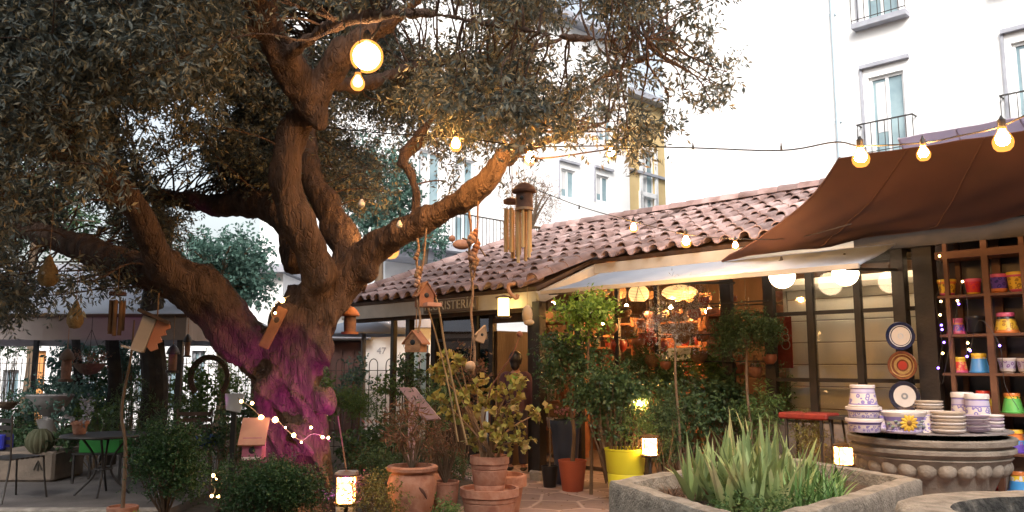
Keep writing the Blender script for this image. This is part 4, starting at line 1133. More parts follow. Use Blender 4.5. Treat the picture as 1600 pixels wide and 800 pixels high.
for k in range(n): fs.append(((len(rows)-1)*n+k, (len(rows)-1)*n+(k+1)%n, m_))
mb.add(vs, fs); mb.mi = [1 if (i >= 8*n) else 0 for i in range(len(fs))]; t.part('basin', mb, [STONED, STONESHADE], smooth=True)  # inner faces get the darker stone, mottles and painted shade together

# ---------------- aloe and grass in the trough ----------------
def blade(mb, p, az, lean, L, wd, curl, n=7, th=.35):
    """thick tapering leaf with a channel"""
    d = Vector((math.cos(az), math.sin(az), 0)); sd = Vector((-math.sin(az), math.cos(az), 0)); vs = []; fs = []
    q = Vector(p); a = lean
    for i in range(n+1):
        f = i/n; w_ = wd*(1-f**1.6)*(.85+.3*math.sin(min(1, f*3)*1.57))*.5+.0006
        up = Vector((0,0,1))*math.cos(a)+d*math.sin(a); nn = d*math.cos(a)-Vector((0,0,1))*math.sin(a)
        vs += [q-sd*w_, q-nn*w_*th*-.2, q+sd*w_, q+nn*w_*th*1.4]
        q = q+up*(L/n); a += curl/n
    for i in range(n):
        for k in range(4): fs.append((i*4+k, i*4+(k+1)%4, (i+1)*4+(k+1)%4, (i+1)*4+k))
    mb.add(vs, fs)
ALOE = pm('aloe_skin', (.22,.31,.13), (.56,.50,.26), rough=.5, scale=3.5, island=.3, c3=(.34,.42,.16), bump=.1)
ALOEG = pm('fresh_green_blades', (.10,.24,.06), (.22,.36,.12), rough=.5, scale=5, island=.3)
rs = random.Random(5)
aloe_spots = [(1085,760,6.5,.46),(1250,758,6.9,.44),(1140,768,6.6,.5),(1175,760,6.7,.52),(1120,760,6.35,.52),(1165,770,6.25,.60),(1205,768,6.4,.55),(1150,755,6.9,.58),(1190,752,7.1,.6),(1225,760,6.7,.46),(1100,765,6.6,.40),(1178,780,6.0,.50),(1240,768,6.5,.36),(1135,778,6.05,.42),(1210,785,6.1,.36)]
ti = 0
t = Thing('aloe_plant', 'dense clump of long pointed grey-green aloe leaves growing in the rectangular stone trough', 'aloe', (1.6,5.5,zr-.1))
mb = MB()
for (a, b, Y, L) in aloe_spots:
    p = W(a, b, Y*.85); p.z = zr-.1
    for k in range(14):
        az = rs.uniform(0, 6.28); ln = rs.uniform(.05, .85)*(.6+.4*rs.random())
        blade(mb, p+Vector((math.cos(az)*.03, math.sin(az)*.03, 0)), az, ln, L*1.0*rs.uniform(.7,1.1)*(1-ln*.35), rs.uniform(.05,.078), rs.uniform(-.15,.45))
t.part('leaves', mb, ALOE, smooth=True)
mb = MB()
for k in range(46):
    a, b, Y, L = rs.choice(aloe_spots); p = W(a+rs.uniform(-20,20), b, Y*.85); p.z = zr-.09; blade(mb, p, rs.uniform(0,6.28), rs.uniform(.7,1.35), rs.uniform(.14,.34), rs.uniform(.02,.04), rs.uniform(.2,1.1), th=.15)
t.part('dry_leaves', mb, pm('withered_aloe', (.26,.15,.08), (.38,.27,.14), island=.3), smooth=True)
t = Thing('grass_clump', 'low clump of thin bright green blades beside the aloe in the stone trough', 'grass clump', (2.1,5.6,zr-.1))
mb = MB()
for k in range(330):
    a = rs.uniform(1195, 1318); Y = rs.uniform(5.1, 6.2); p = W(a, 770, Y); p.z = zr-.1; az = rs.uniform(0, 6.28)
    edge = 1-abs(a-1255)/90
    blade(mb, p, az, rs.uniform(.02,.75), rs.uniform(.14,.36)*(.55+.45*edge), rs.uniform(.009,.018), rs.uniform(0,1.0), n=5)
t.part('leaves', mb, ALOEG, smooth=True)
t = Thing('ground_cover_plant', 'creeping leafy green ground cover at the near corner of the aloe trough', 'ground cover', (1.55,4.9,zr-.1))
t.part('foliage', foliage_mesh([((p.x, p.y, zr-.06), (.13,.13,.04)) for p in [W(x, 790, Y*.85) for x, Y in ((1150,5.9),(1185,5.7),(1215,5.75),(1130,6.1),(1240,5.95),(1205,6.0))]], 'fine', 'mid', 1.4), LF['mid'])
t = Thing('dry_grass_tuft', 'reddish brown dry tuft at the left end of the aloe trough', 'dry plant', (1.2,5.6,zr-.1))
mb = MB()
for k in range(120):
    p = W(rs.uniform(1040,1112), 765, rs.uniform(5.4,5.9)); p.z = zr-.1; blade(mb, p, rs.uniform(0,6.28), rs.uniform(.2,1.2), rs.uniform(.06,.17), .008, rs.uniform(0,1), n=4)
t.part('leaves', mb, pm('dry_blades', (.20,.11,.07), (.26,.16,.10), island=.3))

# ---------------- carved fountain with pottery ----------------
fc = W(1453, 700, 8.25); fx, fy = fc.x, fc.y
zrim = W(1453, 690, 7.55).z; rr = sz(116, 8.25)
t = Thing('stone_fountain', 'round carved stone fountain bowl with a ring of bulging lobes, used as a pottery display', 'fountain', (fx, fy, 0))
mb = MB(); h = zrim
prof = [(.50*rr,0),(.52*rr,.04),(.40*rr,.08),(.32*rr,.16),(.34*rr,.24),(.52*rr,.30),(.70*rr,.36),(.83*rr,h-.30),(.93*rr,h-.20),(.95*rr,h-.185),(.92*rr,h-.175),(.95*rr,h-.15),(.99*rr,h-.13),(.99*rr,h-.10),(.94*rr,h-.085),(.95*rr,h-.07),(1.0*rr,h-.055),(1.01*rr,h-.01),(1.0*rr,h),(.90*rr,h),(.88*rr,h-.04),(.86*rr,h-.14),(0,h-.16)]
mb.lathe(prof, (fx, fy, 0), 72); t.part('bowl', mb, CARVED, smooth=True)
mb = MB()
for k in range(24):
    a = 2*math.pi*k/24; mb.sph((fx+.815*rr*math.cos(a), fy+.815*rr*math.sin(a), h-.27), .09, 14, 8, (1,1,.98))
t.part('carved_lobes', mb, CARVED, smooth=True)
mb = MB(); mb.lathe([(.86*rr,0),(.0,.01)], (fx, fy, h-.10), 36); t.part('soil', mb, SOIL)
plant('ivy', 'thin dark green trailing leaves between the fountain rim and the pottery board', 'ivy', (fx, fy, h-.1), (.04, .85*rr, .85*rr, .045), 'fine', 'dark', .55, lumps=10)
zb_ = W(1453, 678, 7.6).z
BOARD = pm('grey_display_board', (.22,.20,.20), (.30,.27,.27), rough=.4, scale=5)
t = Thing('display_board', 'thin dark round board on short legs carrying the stacked pottery above the fountain', 'board', (fx, fy, h-.09))
mb = MB(); mb.lathe([(.001,0),(.97*rr,0),(.97*rr,.014),(.001,.014)], (fx, fy, zb_-.014), 48); t.part('board', mb, BOARD)
for a in (.6, 2.2, 3.9, 5.3):
    mb = MB(); mb.tube([(fx+.55*rr*math.cos(a), fy+.55*rr*math.sin(a), h-.10), (fx+.55*rr*math.cos(a), fy+.55*rr*math.sin(a), zb_-.02)], .02, 8); t.part('leg', mb, IRON)
CR = (.66,.60,.58); PU = (.24,.20,.48); PA = (.50,.46,.60)
MOT = bandm('painted_white_violet_glaze', [(0,CR),(.10,PU),(.15,CR),(.62,PU),(.66,PA),(.80,PU),(.84,CR)], motif=PU, mscale=22, mband=(.15,.62))
MOTD = bandm('painted_violet_saucer_glaze', [(0,PA),(.3,CR),(.55,PU),(.75,CR)], motif=PU, mscale=30, mband=(.05,.5))
WG = pm('white_glaze', (.72,.68,.66), (.66,.62,.61), rough=.3, scale=6)
BG = pm('biscuit_glaze', (.52,.43,.34), (.45,.37,.30), rough=.35, scale=10)
RIM = pm('mauve_glazed_clay', (.42,.34,.44), (.34,.27,.38), rough=.35, scale=10)
def onboard(px, Y): p = W(px, 672, Y); return (p.x, p.y, zb_)
# tall stack: pot upside down on two shallow planters
x, y, z = onboard(1351, 7.85); u = sz(1, 7.85)
def shallow(name, label, x, y, z, r, h, mat, cat='planter'):
    t = Thing(name, label, cat, (x, y, z)); mb = MB()
    mb.lathe([(.80*r,0),(.84*r,.08*h),(.88*r,.6*h),(.90*r,.66*h),(1.0*r,.72*h),(1.02*r,.95*h),(1.0*r,h),(.90*r,h),(.84*r,.6*h),(0,.55*h)], (x,y,z), 36); t.part('bowl', mb, mat, smooth=True)
    return t
def flare(name, label, x, y, z, r0, r1, h, mat, cat='flower pot', lip=.16, group=None):
    """pot standing upside down or with the foot wider than the mouth"""
    t = Thing(name, label, cat, (x, y, z), 0, group); mb = MB()
    mb.lathe([(r0*1.0,0),(r0*1.03,.01),(r0*1.03,h*.06),(r0*.95,h*.08),(r1*1.0,h*(1-lip)),(r1*1.07,h*(1-lip)+.004),(r1*1.07,h*.97),(r1*1.02,h),(r1*.9,h),(r1*.88,h*.93),(0,h*.93)], (x,y,z), 36); t.part('pot', mb, mat, smooth=True); return t
shallow('shallow_planter', 'white and violet painted shallow planter at the very bottom of the tallest pottery stack', x, y, z, 27*u, 21*u, MOTD)
shallow('shallow_planter', 'white and violet painted shallow planter in the middle of the tallest pottery stack', x, y, z+21*u, 26*u, 17*u, MOTD)
flare('flower_pot', 'white pot painted with violet hearts, upside down on top of the tallest pottery stack', x, y, z+38*u, 22*u, 17*u, 33*u, MOT)
# oval planter with the painted sunflower
x, y, z = onboard(1413, 7.75); u = sz(1, 7.75)
t = Thing('oval_planter', 'oval white planter painted with a big yellow flower beside the tall violet pottery stack', 'planter', (x, y, z)); mb = MB()
for (r, zz) in (): pass
mb.lathe([(26*u,0),(28*u,3*u),(26*u,4*u),(29*u,22*u),(33*u,27*u),(35*u,31*u),(34*u,33*u),(31*u,33*u),(26*u,20*u),(0,18*u)], (x,y,z), 40, 1, .72); t.part('bowl', mb, MOTD, smooth=True)
mb = MB(); fy_ = y-.72*28*u-.008
for k in range(12):
    a = 2*math.pi*k/12; M = Matrix.Translation((x-2*u, fy_, z+16*u)) @ Matrix.Rotation(.15,4,'X') @ Matrix.Rotation(a, 4, 'Y') @ Matrix.Translation((0,0,8*u))
    mb.sph((0,0,0), 1, 8, 6, (1,1,1), M @ Matrix.Diagonal((2.6*u, .006, 6*u, 1)))
t.part('painted_flower', mb, pm('yellow_flower_glaze', (.75,.50,.06), (.62,.38,.05), rough=.4), smooth=True)
mb = MB(); M = Matrix.Translation((x-2*u, fy_-.004, z+16*u)) @ Matrix.Diagonal((4*u,.007,4*u,1)); mb.sph((0,0,0), 1, 12, 8, (1,1,1), M); t.part('painted_flower_eye', mb, pm('brown_glaze', (.25,.12,.03), (.2,.1,.03), rough=.4), smooth=True)
mb = MB()
for sx_ in (-1, 1):
    for k in range(5): mb.sph((0,0,0), 1, 8, 5, (1,1,1), Matrix.Translation((x+sx_*(13+k*3.5)*u, fy_+(.012+.007*k*k*.6), z+(10+4*(k%3))*u)) @ Matrix.Diagonal((3.2*u,.006,2.0*u,1)))
t.part('painted_leaves', mb, pm('olive_leaf_glaze', (.14,.20,.12), (.2,.22,.25), rough=.4), smooth=True)
# painted tile
x, y, z = onboard(1453, 7.7); u = sz(1, 7.7); t = Thing('painted_tile', 'small square white tile with a dark violet ornament leaning beside the plate stack', 'tile', (x,y,z))
mb = MB(); mb.box((x,y,z+13*u), (24*u,.014,26*u), rx=-.12, bev=.003); t.part('tile', mb, bandm('violet_tile_glaze', [(0,CR),(.5,CR)], motif=PU, mscale=34, mband=(.08,.92)))
# stacks of plates and bowls: each piece is a thing
def plate_proto(name, cat, r, h, mat, deep=False):
    t = Thing(name, '', cat, (0,0,0)); mb = MB()
    if deep: mb.lathe([(.45*r,0),(.5*r,.01),(.8*r,.5*h),(1.0*r,.95*h),(1.0*r,h),(.95*r,h),(.75*r,.55*h),(.4*r,.25*h),(0,.22*h)], n=32)
    else: mb.lathe([(.7*r,0),(.75*r,.1*h),(.97*r,.6*h),(1.0*r,.8*h),(.99*r,h),(.93*r,.95*h),(.68*r,.45*h),(0,.40*h)], n=32)
    t.part('dish', mb, mat, smooth=True); return t
def stack(name, cat, px, Y, rpx, n, dh, mat, mat2, label, deep=False, z=None, top=None):
    x, y, zz = onboard(px, Y); u = sz(1, Y); zz = zz if z is None else z
    p = plate_proto(name, cat, rpx*u, dh*u*1.35, mat, deep); q = plate_proto(name, cat, rpx*u, dh*u*1.35, mat2, deep)
    words = ['bottommost', 'second from the bottom', 'third from the bottom', 'fourth from the bottom', 'fifth from the bottom', 'sixth from the bottom', 'seventh from the bottom', 'eighth from the bottom']
    first = [True, True]
    for k in range(n):
        w_ = words[k] if k < n-1 else 'topmost'; lab = f'{label}, {w_}'
        s = (p, q)[k % 2]; loc = (x+random.uniform(-.004,.004), y+random.uniform(-.004,.004), zz+k*dh*u)
        if first[k % 2]: s.o.location = loc; s.o['label'] = lab; s.o['group'] = cat+'s stacked on the fountain board'; first[k % 2] = False
        else: dup(s, loc, random.uniform(0,6), 1, lab, cat+'s stacked on the fountain board')
    if first[1]: bpy.data.objects.remove(q.o)
    return x, y, zz+n*dh*u
stack('plate', 'plate', 1482, 7.65, 24.5, 6, 5.2, WG, BG, 'wide cream plate in the broad front stack')
stack('bowl', 'bowl', 1525, 7.7, 20, 5, 5.0, RIM, WG, 'mauve and white bowl in the stack right of the wide plates', deep=True)
stack('saucer', 'saucer', 1552, 7.85, 16, 5, 4.8, WG, RIM, 'small saucer in the rightmost stack')
x, y, z = onboard(1454, 8.3); u = sz(1, 8.3)
flare('flower_pot', 'plain white cylinder pot behind the painted tile under the small plates', x, y, z, 20*u, 19*u, 28*u, MOTD)
stack('side_plate', 'small plate', 1454, 8.3, 20, 3, 4.0, BG, WG, 'small cream plate standing on the white pot behind the tile', z=z+28*u)
x, y, z = onboard(1507, 8.5); u = sz(1, 8.5); flare('flower_pot', 'cream pot with a pale band, left one of the pair behind the plate stacks', x, y, z, 19*u, 15*u, 52*u, MOT)
x, y, z = onboard(1530, 8.3); u = sz(1, 8.3); flare('flower_pot', 'violet patterned pot, right one of the pair behind the bowl stack', x, y, z, 20*u, 16*u, 52*u, MOT)
x, y, z = onboard(1383, 8.35); u = sz(1, 8.35); flare('flower_pot', 'low violet pot half hidden behind the sunflower planter', x, y, z, 22*u, 20*u, 26*u, MOTD)

# ---------------- plates hung on the glazed wall ----------------
def wall_plate(px, py, rpx, label, cols):
    p = WC(px, py, 13.20); r = sz(rpx, p.y)
    t = Thing('wall_plate', label, 'plate', p, -math.pi/4, 'painted plates hung one above another on the post')
    M = Matrix.Rotation(math.pi/2, 4, 'X')
    def disc(r0, r1, d0, d1, mat, name, par=None):
        mb = MB(M45 if False else None); vs = []; n = 40
        prof = [(r0, d0), (r1, d1)]
        mb.lathe([(r1, d1-.004), (r1, d1), (r0, d0), (max(r0,1e-6)*.999, d0-.004)], n=n, cap=False); 
        me = mkmesh(name, [M @ v for v in mb.v], mb.f, mat); fixn(me)
        o = addobj(name, me, par or t.o); return o
    mb = MB(); mb.lathe([(.55*r,-.012),(.6*r,0),(r,.022),(r,.028),(.97*r,.03),(.62*r,.012),(0,.010)], n=44)
    me = mkmesh('dish', [M @ v for v in mb.v], mb.f, cols[0], True); fixn(me); d = addobj('dish', me, t.o)
    zz = .014
    for i, (f0, f1, m) in enumerate(cols[1:]):
        fz = lambda f: .013+max(0, f-.62)*.018/.35+.002*(i+1) 
        disc(f0*r, f1*r, fz(f0), fz(f1), m, 'painted_ring', d)
NV = pm('navy_glaze', (.008,.014,.05), (.015,.025,.10), rough=.25, scale=30); BRG = pm('chestnut_glaze', (.12,.035,.02), (.2,.07,.03), rough=.25, scale=20); BLG = pm('black_glaze', (.015,.018,.035), (.03,.03,.06), rough=.25, scale=25)
REDG = pm('red_glaze', (.45,.05,.03), (.35,.03,.02), rough=.3); YEG = pm('yellow_glaze', (.42,.27,.10), (.3,.18,.06), rough=.3, scale=30); LBG = pm('pale_blue_glaze', (.62,.66,.72), (.5,.55,.66), rough=.3, scale=40)
wall_plate(1408, 525, 22, 'round plate with a navy blue rim and white centre, top one on the post', [NV, (0,.64,WG), (.70,.76,LBG), (.12,.2,LBG)])
wall_plate(1411, 571, 22, 'round chestnut plate with yellow rings and a red centre, middle one on the post', [BRG, (.42,.60,YEG), (0,.30,REDG), (.74,.80,YEG)])
wall_plate(1414.5, 619, 23, 'round plate with a black rim and dotted white centre, lowest one on the post', [BLG, (0,.72,WG), (.62,.66,LBG), (.1,.22,pm('grey_glaze', (.3,.32,.36), (.25,.27,.3)))])

# ---------------- shelving with painted cans ----------------
cs = 13.25
def shelf_z(py): return WC(1545, py, cs).z
SH = [388, 458, 521, 583, 645, 706, 768]
s0, s1 = FS(1468, cs, 500), FS(1690, cs, 500)
t = Thing('shelf_unit', 'tall reddish brown wooden shelving under the brown sail, filled with brightly painted pots', 'shelving', FW((s0+s1)/2, (cs+.2)*Q, 0), -math.pi/4)
for i, py in enumerate(SH):
    z = shelf_z(py); mb = MB(M45); mb.box(((s0+s1)/2, (cs+.22)*Q, z-.015-(0.02 if i == 0 else 0)), (s1-s0, .36, .03+(.05 if i == 0 else 0)), bev=.004); t.part('shelf', mb, RWOOD)
for px, wd in ((1484,.05),(1546,.075),(1606,.06),(1672,.06)):
    s = FS(px, cs, 500); mb = MB(M45); mb.box((s, (cs)*Q-.0, 1.45), (wd*.8, .05, 2.9)); t.part('upright', mb, RWOOD)
    mb = MB(M45); mb.box((s, (cs+.45)*Q+.08, 1.45), (wd, .05, 2.9)); t.part('upright', mb, RWOOD)
Y_, P_, R_, B_, G_, O_, K_, W_, V_ = (.75,.50,.05), (.60,.10,.22), (.62,.05,.04), (.06,.28,.62), (.12,.45,.10), (.65,.20,.05), (.012,.014,.02), (.55,.48,.45), (.12,.06,.40)
cans = [  # px, shelf row, width px, height px, bands bottom->top, motif, label
 (1480,1,27,26,[(0,P_),(.18,Y_),(.72,O_),(.85,Y_)],(.3,.15,.03),'up','yellow pot with a pink foot, leftmost on the upper shelf'),
 (1521,1,24,25,[(0,Y_),(.14,R_),(.8,P_)],(.5,.02,.1),'up','bright red pot with a thin yellow foot on the upper shelf'),
 (1561,1,30,30,[(0,O_),(.25,V_),(.82,P_)],(.03,.02,.2),'up','purple pot with orange foot and pink rim on the upper shelf'),
 (1592,1,32,32,[(0,P_),(.15,Y_),(.75,P_),(.85,Y_)],(.35,.2,.02),'up','big yellow pot with pink foot at the right end of the upper shelf'),
 (1495,2,28,25,[(0,P_),(.2,V_),(.6,O_),(.7,P_)],(.5,.1,.3),'down','purple and pink banded pot turned upside down on the second shelf'),
 (1525,2,28,28,[(0,K_),(.5,K_)],None,'up','glossy black pot between the purple pot and the upright'),
 (1573,2,36,32,[(0,O_),(.16,Y_),(.68,K_),(.8,P_)],(.4,.2,.03),'down','yellow bell-shaped pot with a pink and black top on the second shelf'),
 (1500,3,25,24,[(0,P_),(.15,R_),(.7,Y_)],(.7,.3,.1),'down','red pot with a yellow top on the third shelf'),
 (1531,3,30,30,[(0,B_),(.72,Y_)],(.6,.65,.7),'down','sky blue pot with a yellow top on the third shelf'),
 (1575,3,26,23,[(0,W_),(.3,PA),(.8,W_)],(.25,.15,.35),'up','pale patterned bowl on the third shelf right of the upright'),
 (1603,3,24,23,[(0,W_),(.3,PA),(.8,W_)],(.25,.15,.35),'up','pale patterned bowl cut by the right edge of the photo'),
 (1502,4,26,28,[(0,Y_),(.6,G_),(.8,Y_)],None,'down','yellow-green pot behind the cream pottery on the fourth shelf'),
 (1538,4,28,32,[(0,O_),(.3,Y_),(.65,R_)],(.5,.2,.02),'down','yellow pot with a red top behind the saucers on the fourth shelf'),
 (1583,4,32,30,[(0,G_),(.72,Y_),(.85,O_)],(.03,.2,.04),'down','grass green pot with a yellow top on the fourth shelf'),
 (1588,5,32,34,[(0,V_),(.35,B_),(.55,O_),(.85,Y_)],(.3,.1,.3),'down','orange pot over a dark blue base on the fifth shelf'),
 (1594,6,34,32,[(0,B_),(.55,Y_),(.8,O_)],(.6,.6,.7),'down','blue pot with a yellow top on the lowest shelf in view'),
 (1552,6,30,28,[(0,R_),(.5,K_)],None,'up','dark red pot at the left of the lowest shelf in view'),
]
for i, (px, row, wd, ht, bands, mot, kind, lab) in enumerate(cans):
    p0 = WC(px, SH[row]-3, cs+.2); z = shelf_z(SH[row])+.001; u = sz(1, p0.y)
    mt = bandm('painted_pot_glaze_%d' % i, bands, motif=mot, mscale=26, mband=(bands[1][0], bands[2][0] if len(bands) > 2 else .8) if mot else (.3,.7), rough=.3)
    if kind == 'down': flare('flower_pot', lab, p0.x, p0.y, z, wd/2*u, wd/2*u*.66, ht*u, mt, lip=.2, group='painted pots on the shelves')
    else:
        t = Thing('flower_pot', lab, 'flower pot', (p0.x, p0.y, z), 0, 'painted pots on the shelves'); r = wd/2*u; h_ = ht*u
        t.part('pot', MB().lathe([(r*.62,0),(r*.66,.06*h_),(r*.8,.12*h_),(r*.93,.75*h_),(r*1.0,.80*h_),(r*1.02,.97*h_),(r*.98,h_),(r*.88,h_),(r*.8,.5*h_),(0,.2*h_)], (p0.x,p0.y,z), 32), mt, smooth=True)
# coloured fairy lights on the shelf
t = Thing('led_string', 'thin string of violet and amber fairy lights drooping in front of the pottery shelves', 'string lights', tuple(WC(1490, 500, 13.1)))
pts = [WC(a, b, 13.12) for a, b in ((1466,398),(1470,440),(1462,468),(1468,510),(1472,540),(1466,580),(1472,600),(1480,560),(1498,470),(1505,440),(1512,480),(1510,540),(1513,560),(1530,500),(1562,540),(1570,600),(1592,640))]
t.part('wire', MB().tube(crom(pts, 5), .003, 5), IRON)
for k, (a, b, c_) in enumerate([(1470,471,1),(1469,492,1),(1471,508,0),(1472,515,0),(1475,535,0),(1473,552,1),(1498,475,0),(1496,470,1),(1512,536,1),(1514,546,1),(1511,557,0),(1516,548,0),(1562,540,0),(1468,400,1),(1504,440,1),(1466,575,0)]):
    p = WC(a, b, 13.10); t.part('bulb', MB().sph(p, .012, 8, 6), GLOWF if c_ else GLOWB)

# ---------------- red ledge table ----------------
p = WC(1263, 650, 12.5)
t = Thing('red_bench', 'narrow red-topped bench on thin black legs below the cream blinds', 'bench', (p.x, p.y, 0), -math.pi/4)
s0, s1 = FS(1226, 12.6, 648), FS(1302, 12.6, 648); z = p.z
mb = MB(M45); mb.box(((s0+s1)/2, 12.6*Q, z), (s1-s0, .34, .07), bev=.02); t.part('seat', mb, pm('red_paint', (.26,.025,.016), (.15,.018,.014), rough=.55, scale=9))
for s in (s0+.08, s1-.08):
    for v in (12.6*Q-.13, 12.6*Q+.13): mb = MB(M45); mb.bar((s, v, .03), (s, v, z-.03), .028); t.part('leg', mb, IRON)
p = WC(1316, 655, 12.7)
t = Thing('side_table', 'small black iron table between the red bench and the tall violet pottery stack', 'table', (p.x, p.y, 0), -math.pi/4)
s0, s1 = FS(1300, 12.7, 650), FS(1350, 12.7, 650); z = p.z+.02
mb = MB(M45); mb.box(((s0+s1)/2, 12.7*Q, z), (s1-s0, .4, .03)); t.part('tabletop', mb, IRON)
for s in (s0+.04, s1-.04):
    for v in (12.7*Q-.16, 12.7*Q+.16): mb = MB(M45); mb.tube(crom([(s, v, z), (s+.03, v, z*.6), (s-.02, v, .02)], 4), .012, 6); t.part('leg', mb, IRON)
# ---------------- lamps ----------------
def bulbmb(p, r, M=None):
    """pear-shaped bulb hanging below p"""
    prof = [(r*.42,0),(r*.45,-r*.35),(r*.72,-r*.8),(r*.97,-r*1.3),(r,-r*1.6),(r*.9,-r*2.05),(r*.6,-r*2.4),(.0005,-r*2.55)]
    return MB().lathe(prof[::-1], p, 16)
def lampbulb(t, top, r, lit=True, parent=None, core=GLOW):
    if not lit: return t.part('bulb', bulbmb(top, r), OPAL, smooth=True, parent=parent)
    b = t.part('bulb', bulbmb(top, r*.88), core, smooth=True, parent=parent)
    t.part('glass', bulbmb(top+Vector((0,0,.012)), r*1.3), HALO, smooth=True, parent=None if parent else b); return b  # oversized shell round the bulb stands in for its glow
def string(name, label, pts, bulbs, rad=.006, n=6, loc=None):
    P = [W(*p) for p in pts]; t = Thing(name, label, 'string lights', P[0])
    t.part('cable', MB().tube(crom(P, n), rad, 6), IRON)
    for (a, b, Y, r, lit) in bulbs:
        p = W(a, b, Y); top = p+Vector((0,0,r*1.5)); h = r*1.3
        s = MB().lathe([(r*.46,0),(r*.5,.004),(r*.5,h),(r*.3,h+.01),(.004,h+.03)], top-Vector((0,0,.004)), 12)
        so_ = t.part('socket', s, IRON, smooth=True)
        if lit is None: continue
        lampbulb(t, top, r, lit, so_)
    return t
string('string_lights', 'long black cable of glowing bulbs swinging from the olive limb to the brown shade sail',
  [(455,190,7.75),(520,200,7.5),(600,208,7.3),(712,215,7.0),(828,228,6.9),(955,228,6.8),(1083,231,6.6),(1221,235,6.3),(1305,222,6.0),(1347,228,5.8),(1443,223,5.5),(1500,212,5.35),(1567,196,5.2),(1660,150,5.0)],
  [(712,226,7.0,.042,1),(828,248,6.9,.042,1),(955,240,6.8,.035,1),(1083,238,6.6,.020,None),(1221,238,6.3,.018,None),(1345,246,5.8,.048,1),(1443,240,5.5,.036,1),(1567,219,5.2,.050,1)])
t = string('hanging_lamp', 'big bare globe bulb glowing brightly on a pale cable in front of the upper limb', [(640,-60,6.4),(612,0,6.35),(590,45,6.3),(575,66,6.3)], [], .010)
t.o['category'] = 'lamp'
p = W(573, 88, 6.3); t.part('bulb', MB().sph(p, sz(22, 6.3), 20, 14), em('big_globe_glow', (1,.60,.28), 45), smooth=True); t.part('glass', MB().sph(p, sz(27, 6.3), 20, 14), HALO, smooth=True); t.part('socket', MB().lathe([(.03,0),(.035,.01),(.035,.06),(.01,.10)], p+Vector((0,0,.12)), 12), IRON)  # outer shell imitates the glow around the globe
def loosebulb(px, py, Y, rpx, lab, lit, L=.35):
    p = W(px, py, Y); r = sz(rpx, Y); t = Thing('hanging_bulb', lab, 'bulb', p, 0, 'single bulbs hanging in the olive tree')
    top = p+Vector((0,0,r*1.2)); lampbulb(t, top, r, lit is not OPAL, None, lit)
    s = t.part('socket', MB().lathe([(r*.46,0),(r*.5,.004),(r*.5,r),(r*.3,r+.01)], top-Vector((0,0,.004)), 12), IRON)
    t.part('cord', MB().tube([top+Vector((0,0,r)), top+Vector((.01,0,L))], .003, 5), IRON)
WB = em('pale_bulb_glow', (1.0,.86,.7), 3.0)
loosebulb(559, 127, 4.6, 9, 'small whitish glowing bulb just under the big globe bulb', WB)
loosebulb(565, 317, 7.8, 5.5, 'unlit white bulb hanging right of the twisted centre limb', OPAL)
loosebulb(624, 350, 7.7, 5, 'unlit white bulb resting against the right limb', OPAL, .1)
loosebulb(611, 386, 8.3, 10, 'glowing bulb tucked below the right limb above the tiles', GLOW, .2)
string('string_lights', 'thin sagging cable of small glowing bulbs crossing in front of the clay tiles',
  [(828,292,8.8),(905,322,8.9),(985,345,9.0),(1072,366,9.1),(1149,373,9.2),(1240,372,9.3),(1330,350,8.0)],
  [(905,330,8.9,.018,None),(990,356,9.0,.036,1),(1072,378,9.1,.045,1),(1149,384,9.2,.032,1)], .005)
# white globes under the awning
for px, py, rp, lab in ((1222,431,20,'white glowing globe lamp under the awning, the left one of two'),(1321,427,20,'white glowing globe lamp under the awning, nearest the brown sail')):
    p = WC(px, py, 12.6); r = sz(rp, p.y); t = Thing('globe_lamp', lab, 'lamp', p, 0, 'white globes under the awning')
    t.part('globe', MB().sph(p, r, 20, 14), GLOWW, smooth=True); t.part('cap', MB().lathe([(.06,0),(.05,.03),(.02,.05),(.012,.09)], p+Vector((0,0,r-.01)), 12), IRON)
# interior lamps
def pendant(px, py, c, rp, lab, mat, sc=(1,1,.9), cat='lamp', name='pendant_lamp'):
    p = WC(px, py, c); r = sz(rp, p.y); t = Thing(name, lab, cat, p)
    t.part('shade', MB().sph(p, r, 24, 14, sc), mat, smooth=True)
    t.part('cord', MB().tube([p+Vector((0,0,r*sc[2])), p+Vector((0,0,r+.35))], .006, 5), IRON); return t
def wickerm():
    m, t, b = newmat('lit_wicker'); L = t.links
    tc = t.nodes.new('ShaderNodeTexCoord'); wv = t.nodes.new('ShaderNodeTexWave'); wv.bands_direction = 'Z'; wv.inputs['Scale'].default_value = 14
    L.new(tc.outputs['Object'], wv.inputs[0]); r = t.nodes.new('ShaderNodeValToRGB'); r.color_ramp.elements[0].color = (.35,.18,.06,1); r.color_ramp.elements[1].color = (.75,.48,.2,1)
    L.new(wv.outputs[1], r.inputs[0]); L.new(r.outputs[0], b.inputs['Base Color']); L.new(r.outputs[0], b.inputs['Emission Color']); b.inputs['Emission Strength'].default_value = 1.1; return m
WICK = wickerm()
pendant(998, 459, 14.2, 16, 'round glowing wicker lantern hanging inside under the awning', WICK)
t = pendant(1062, 457, 15.0, 28, 'wide flat glowing wicker shade hanging inside behind the silvery tree', WICK, (1,1,.42))
def inbulb(px, py, c, rp, lab, m=GLOW, hang=.4):
    p = WC(px, py, c); r = sz(rp, p.y); t = Thing('ceiling_bulb', lab, 'bulb', p, 0, 'bare bulbs inside the pavilion')
    t.part('bulb', MB().sph(p, r, 12, 8), m, smooth=True); t.part('cord', MB().tube([p+Vector((0,0,r)), p+Vector((0,0,hang))], .005, 5), IRON)
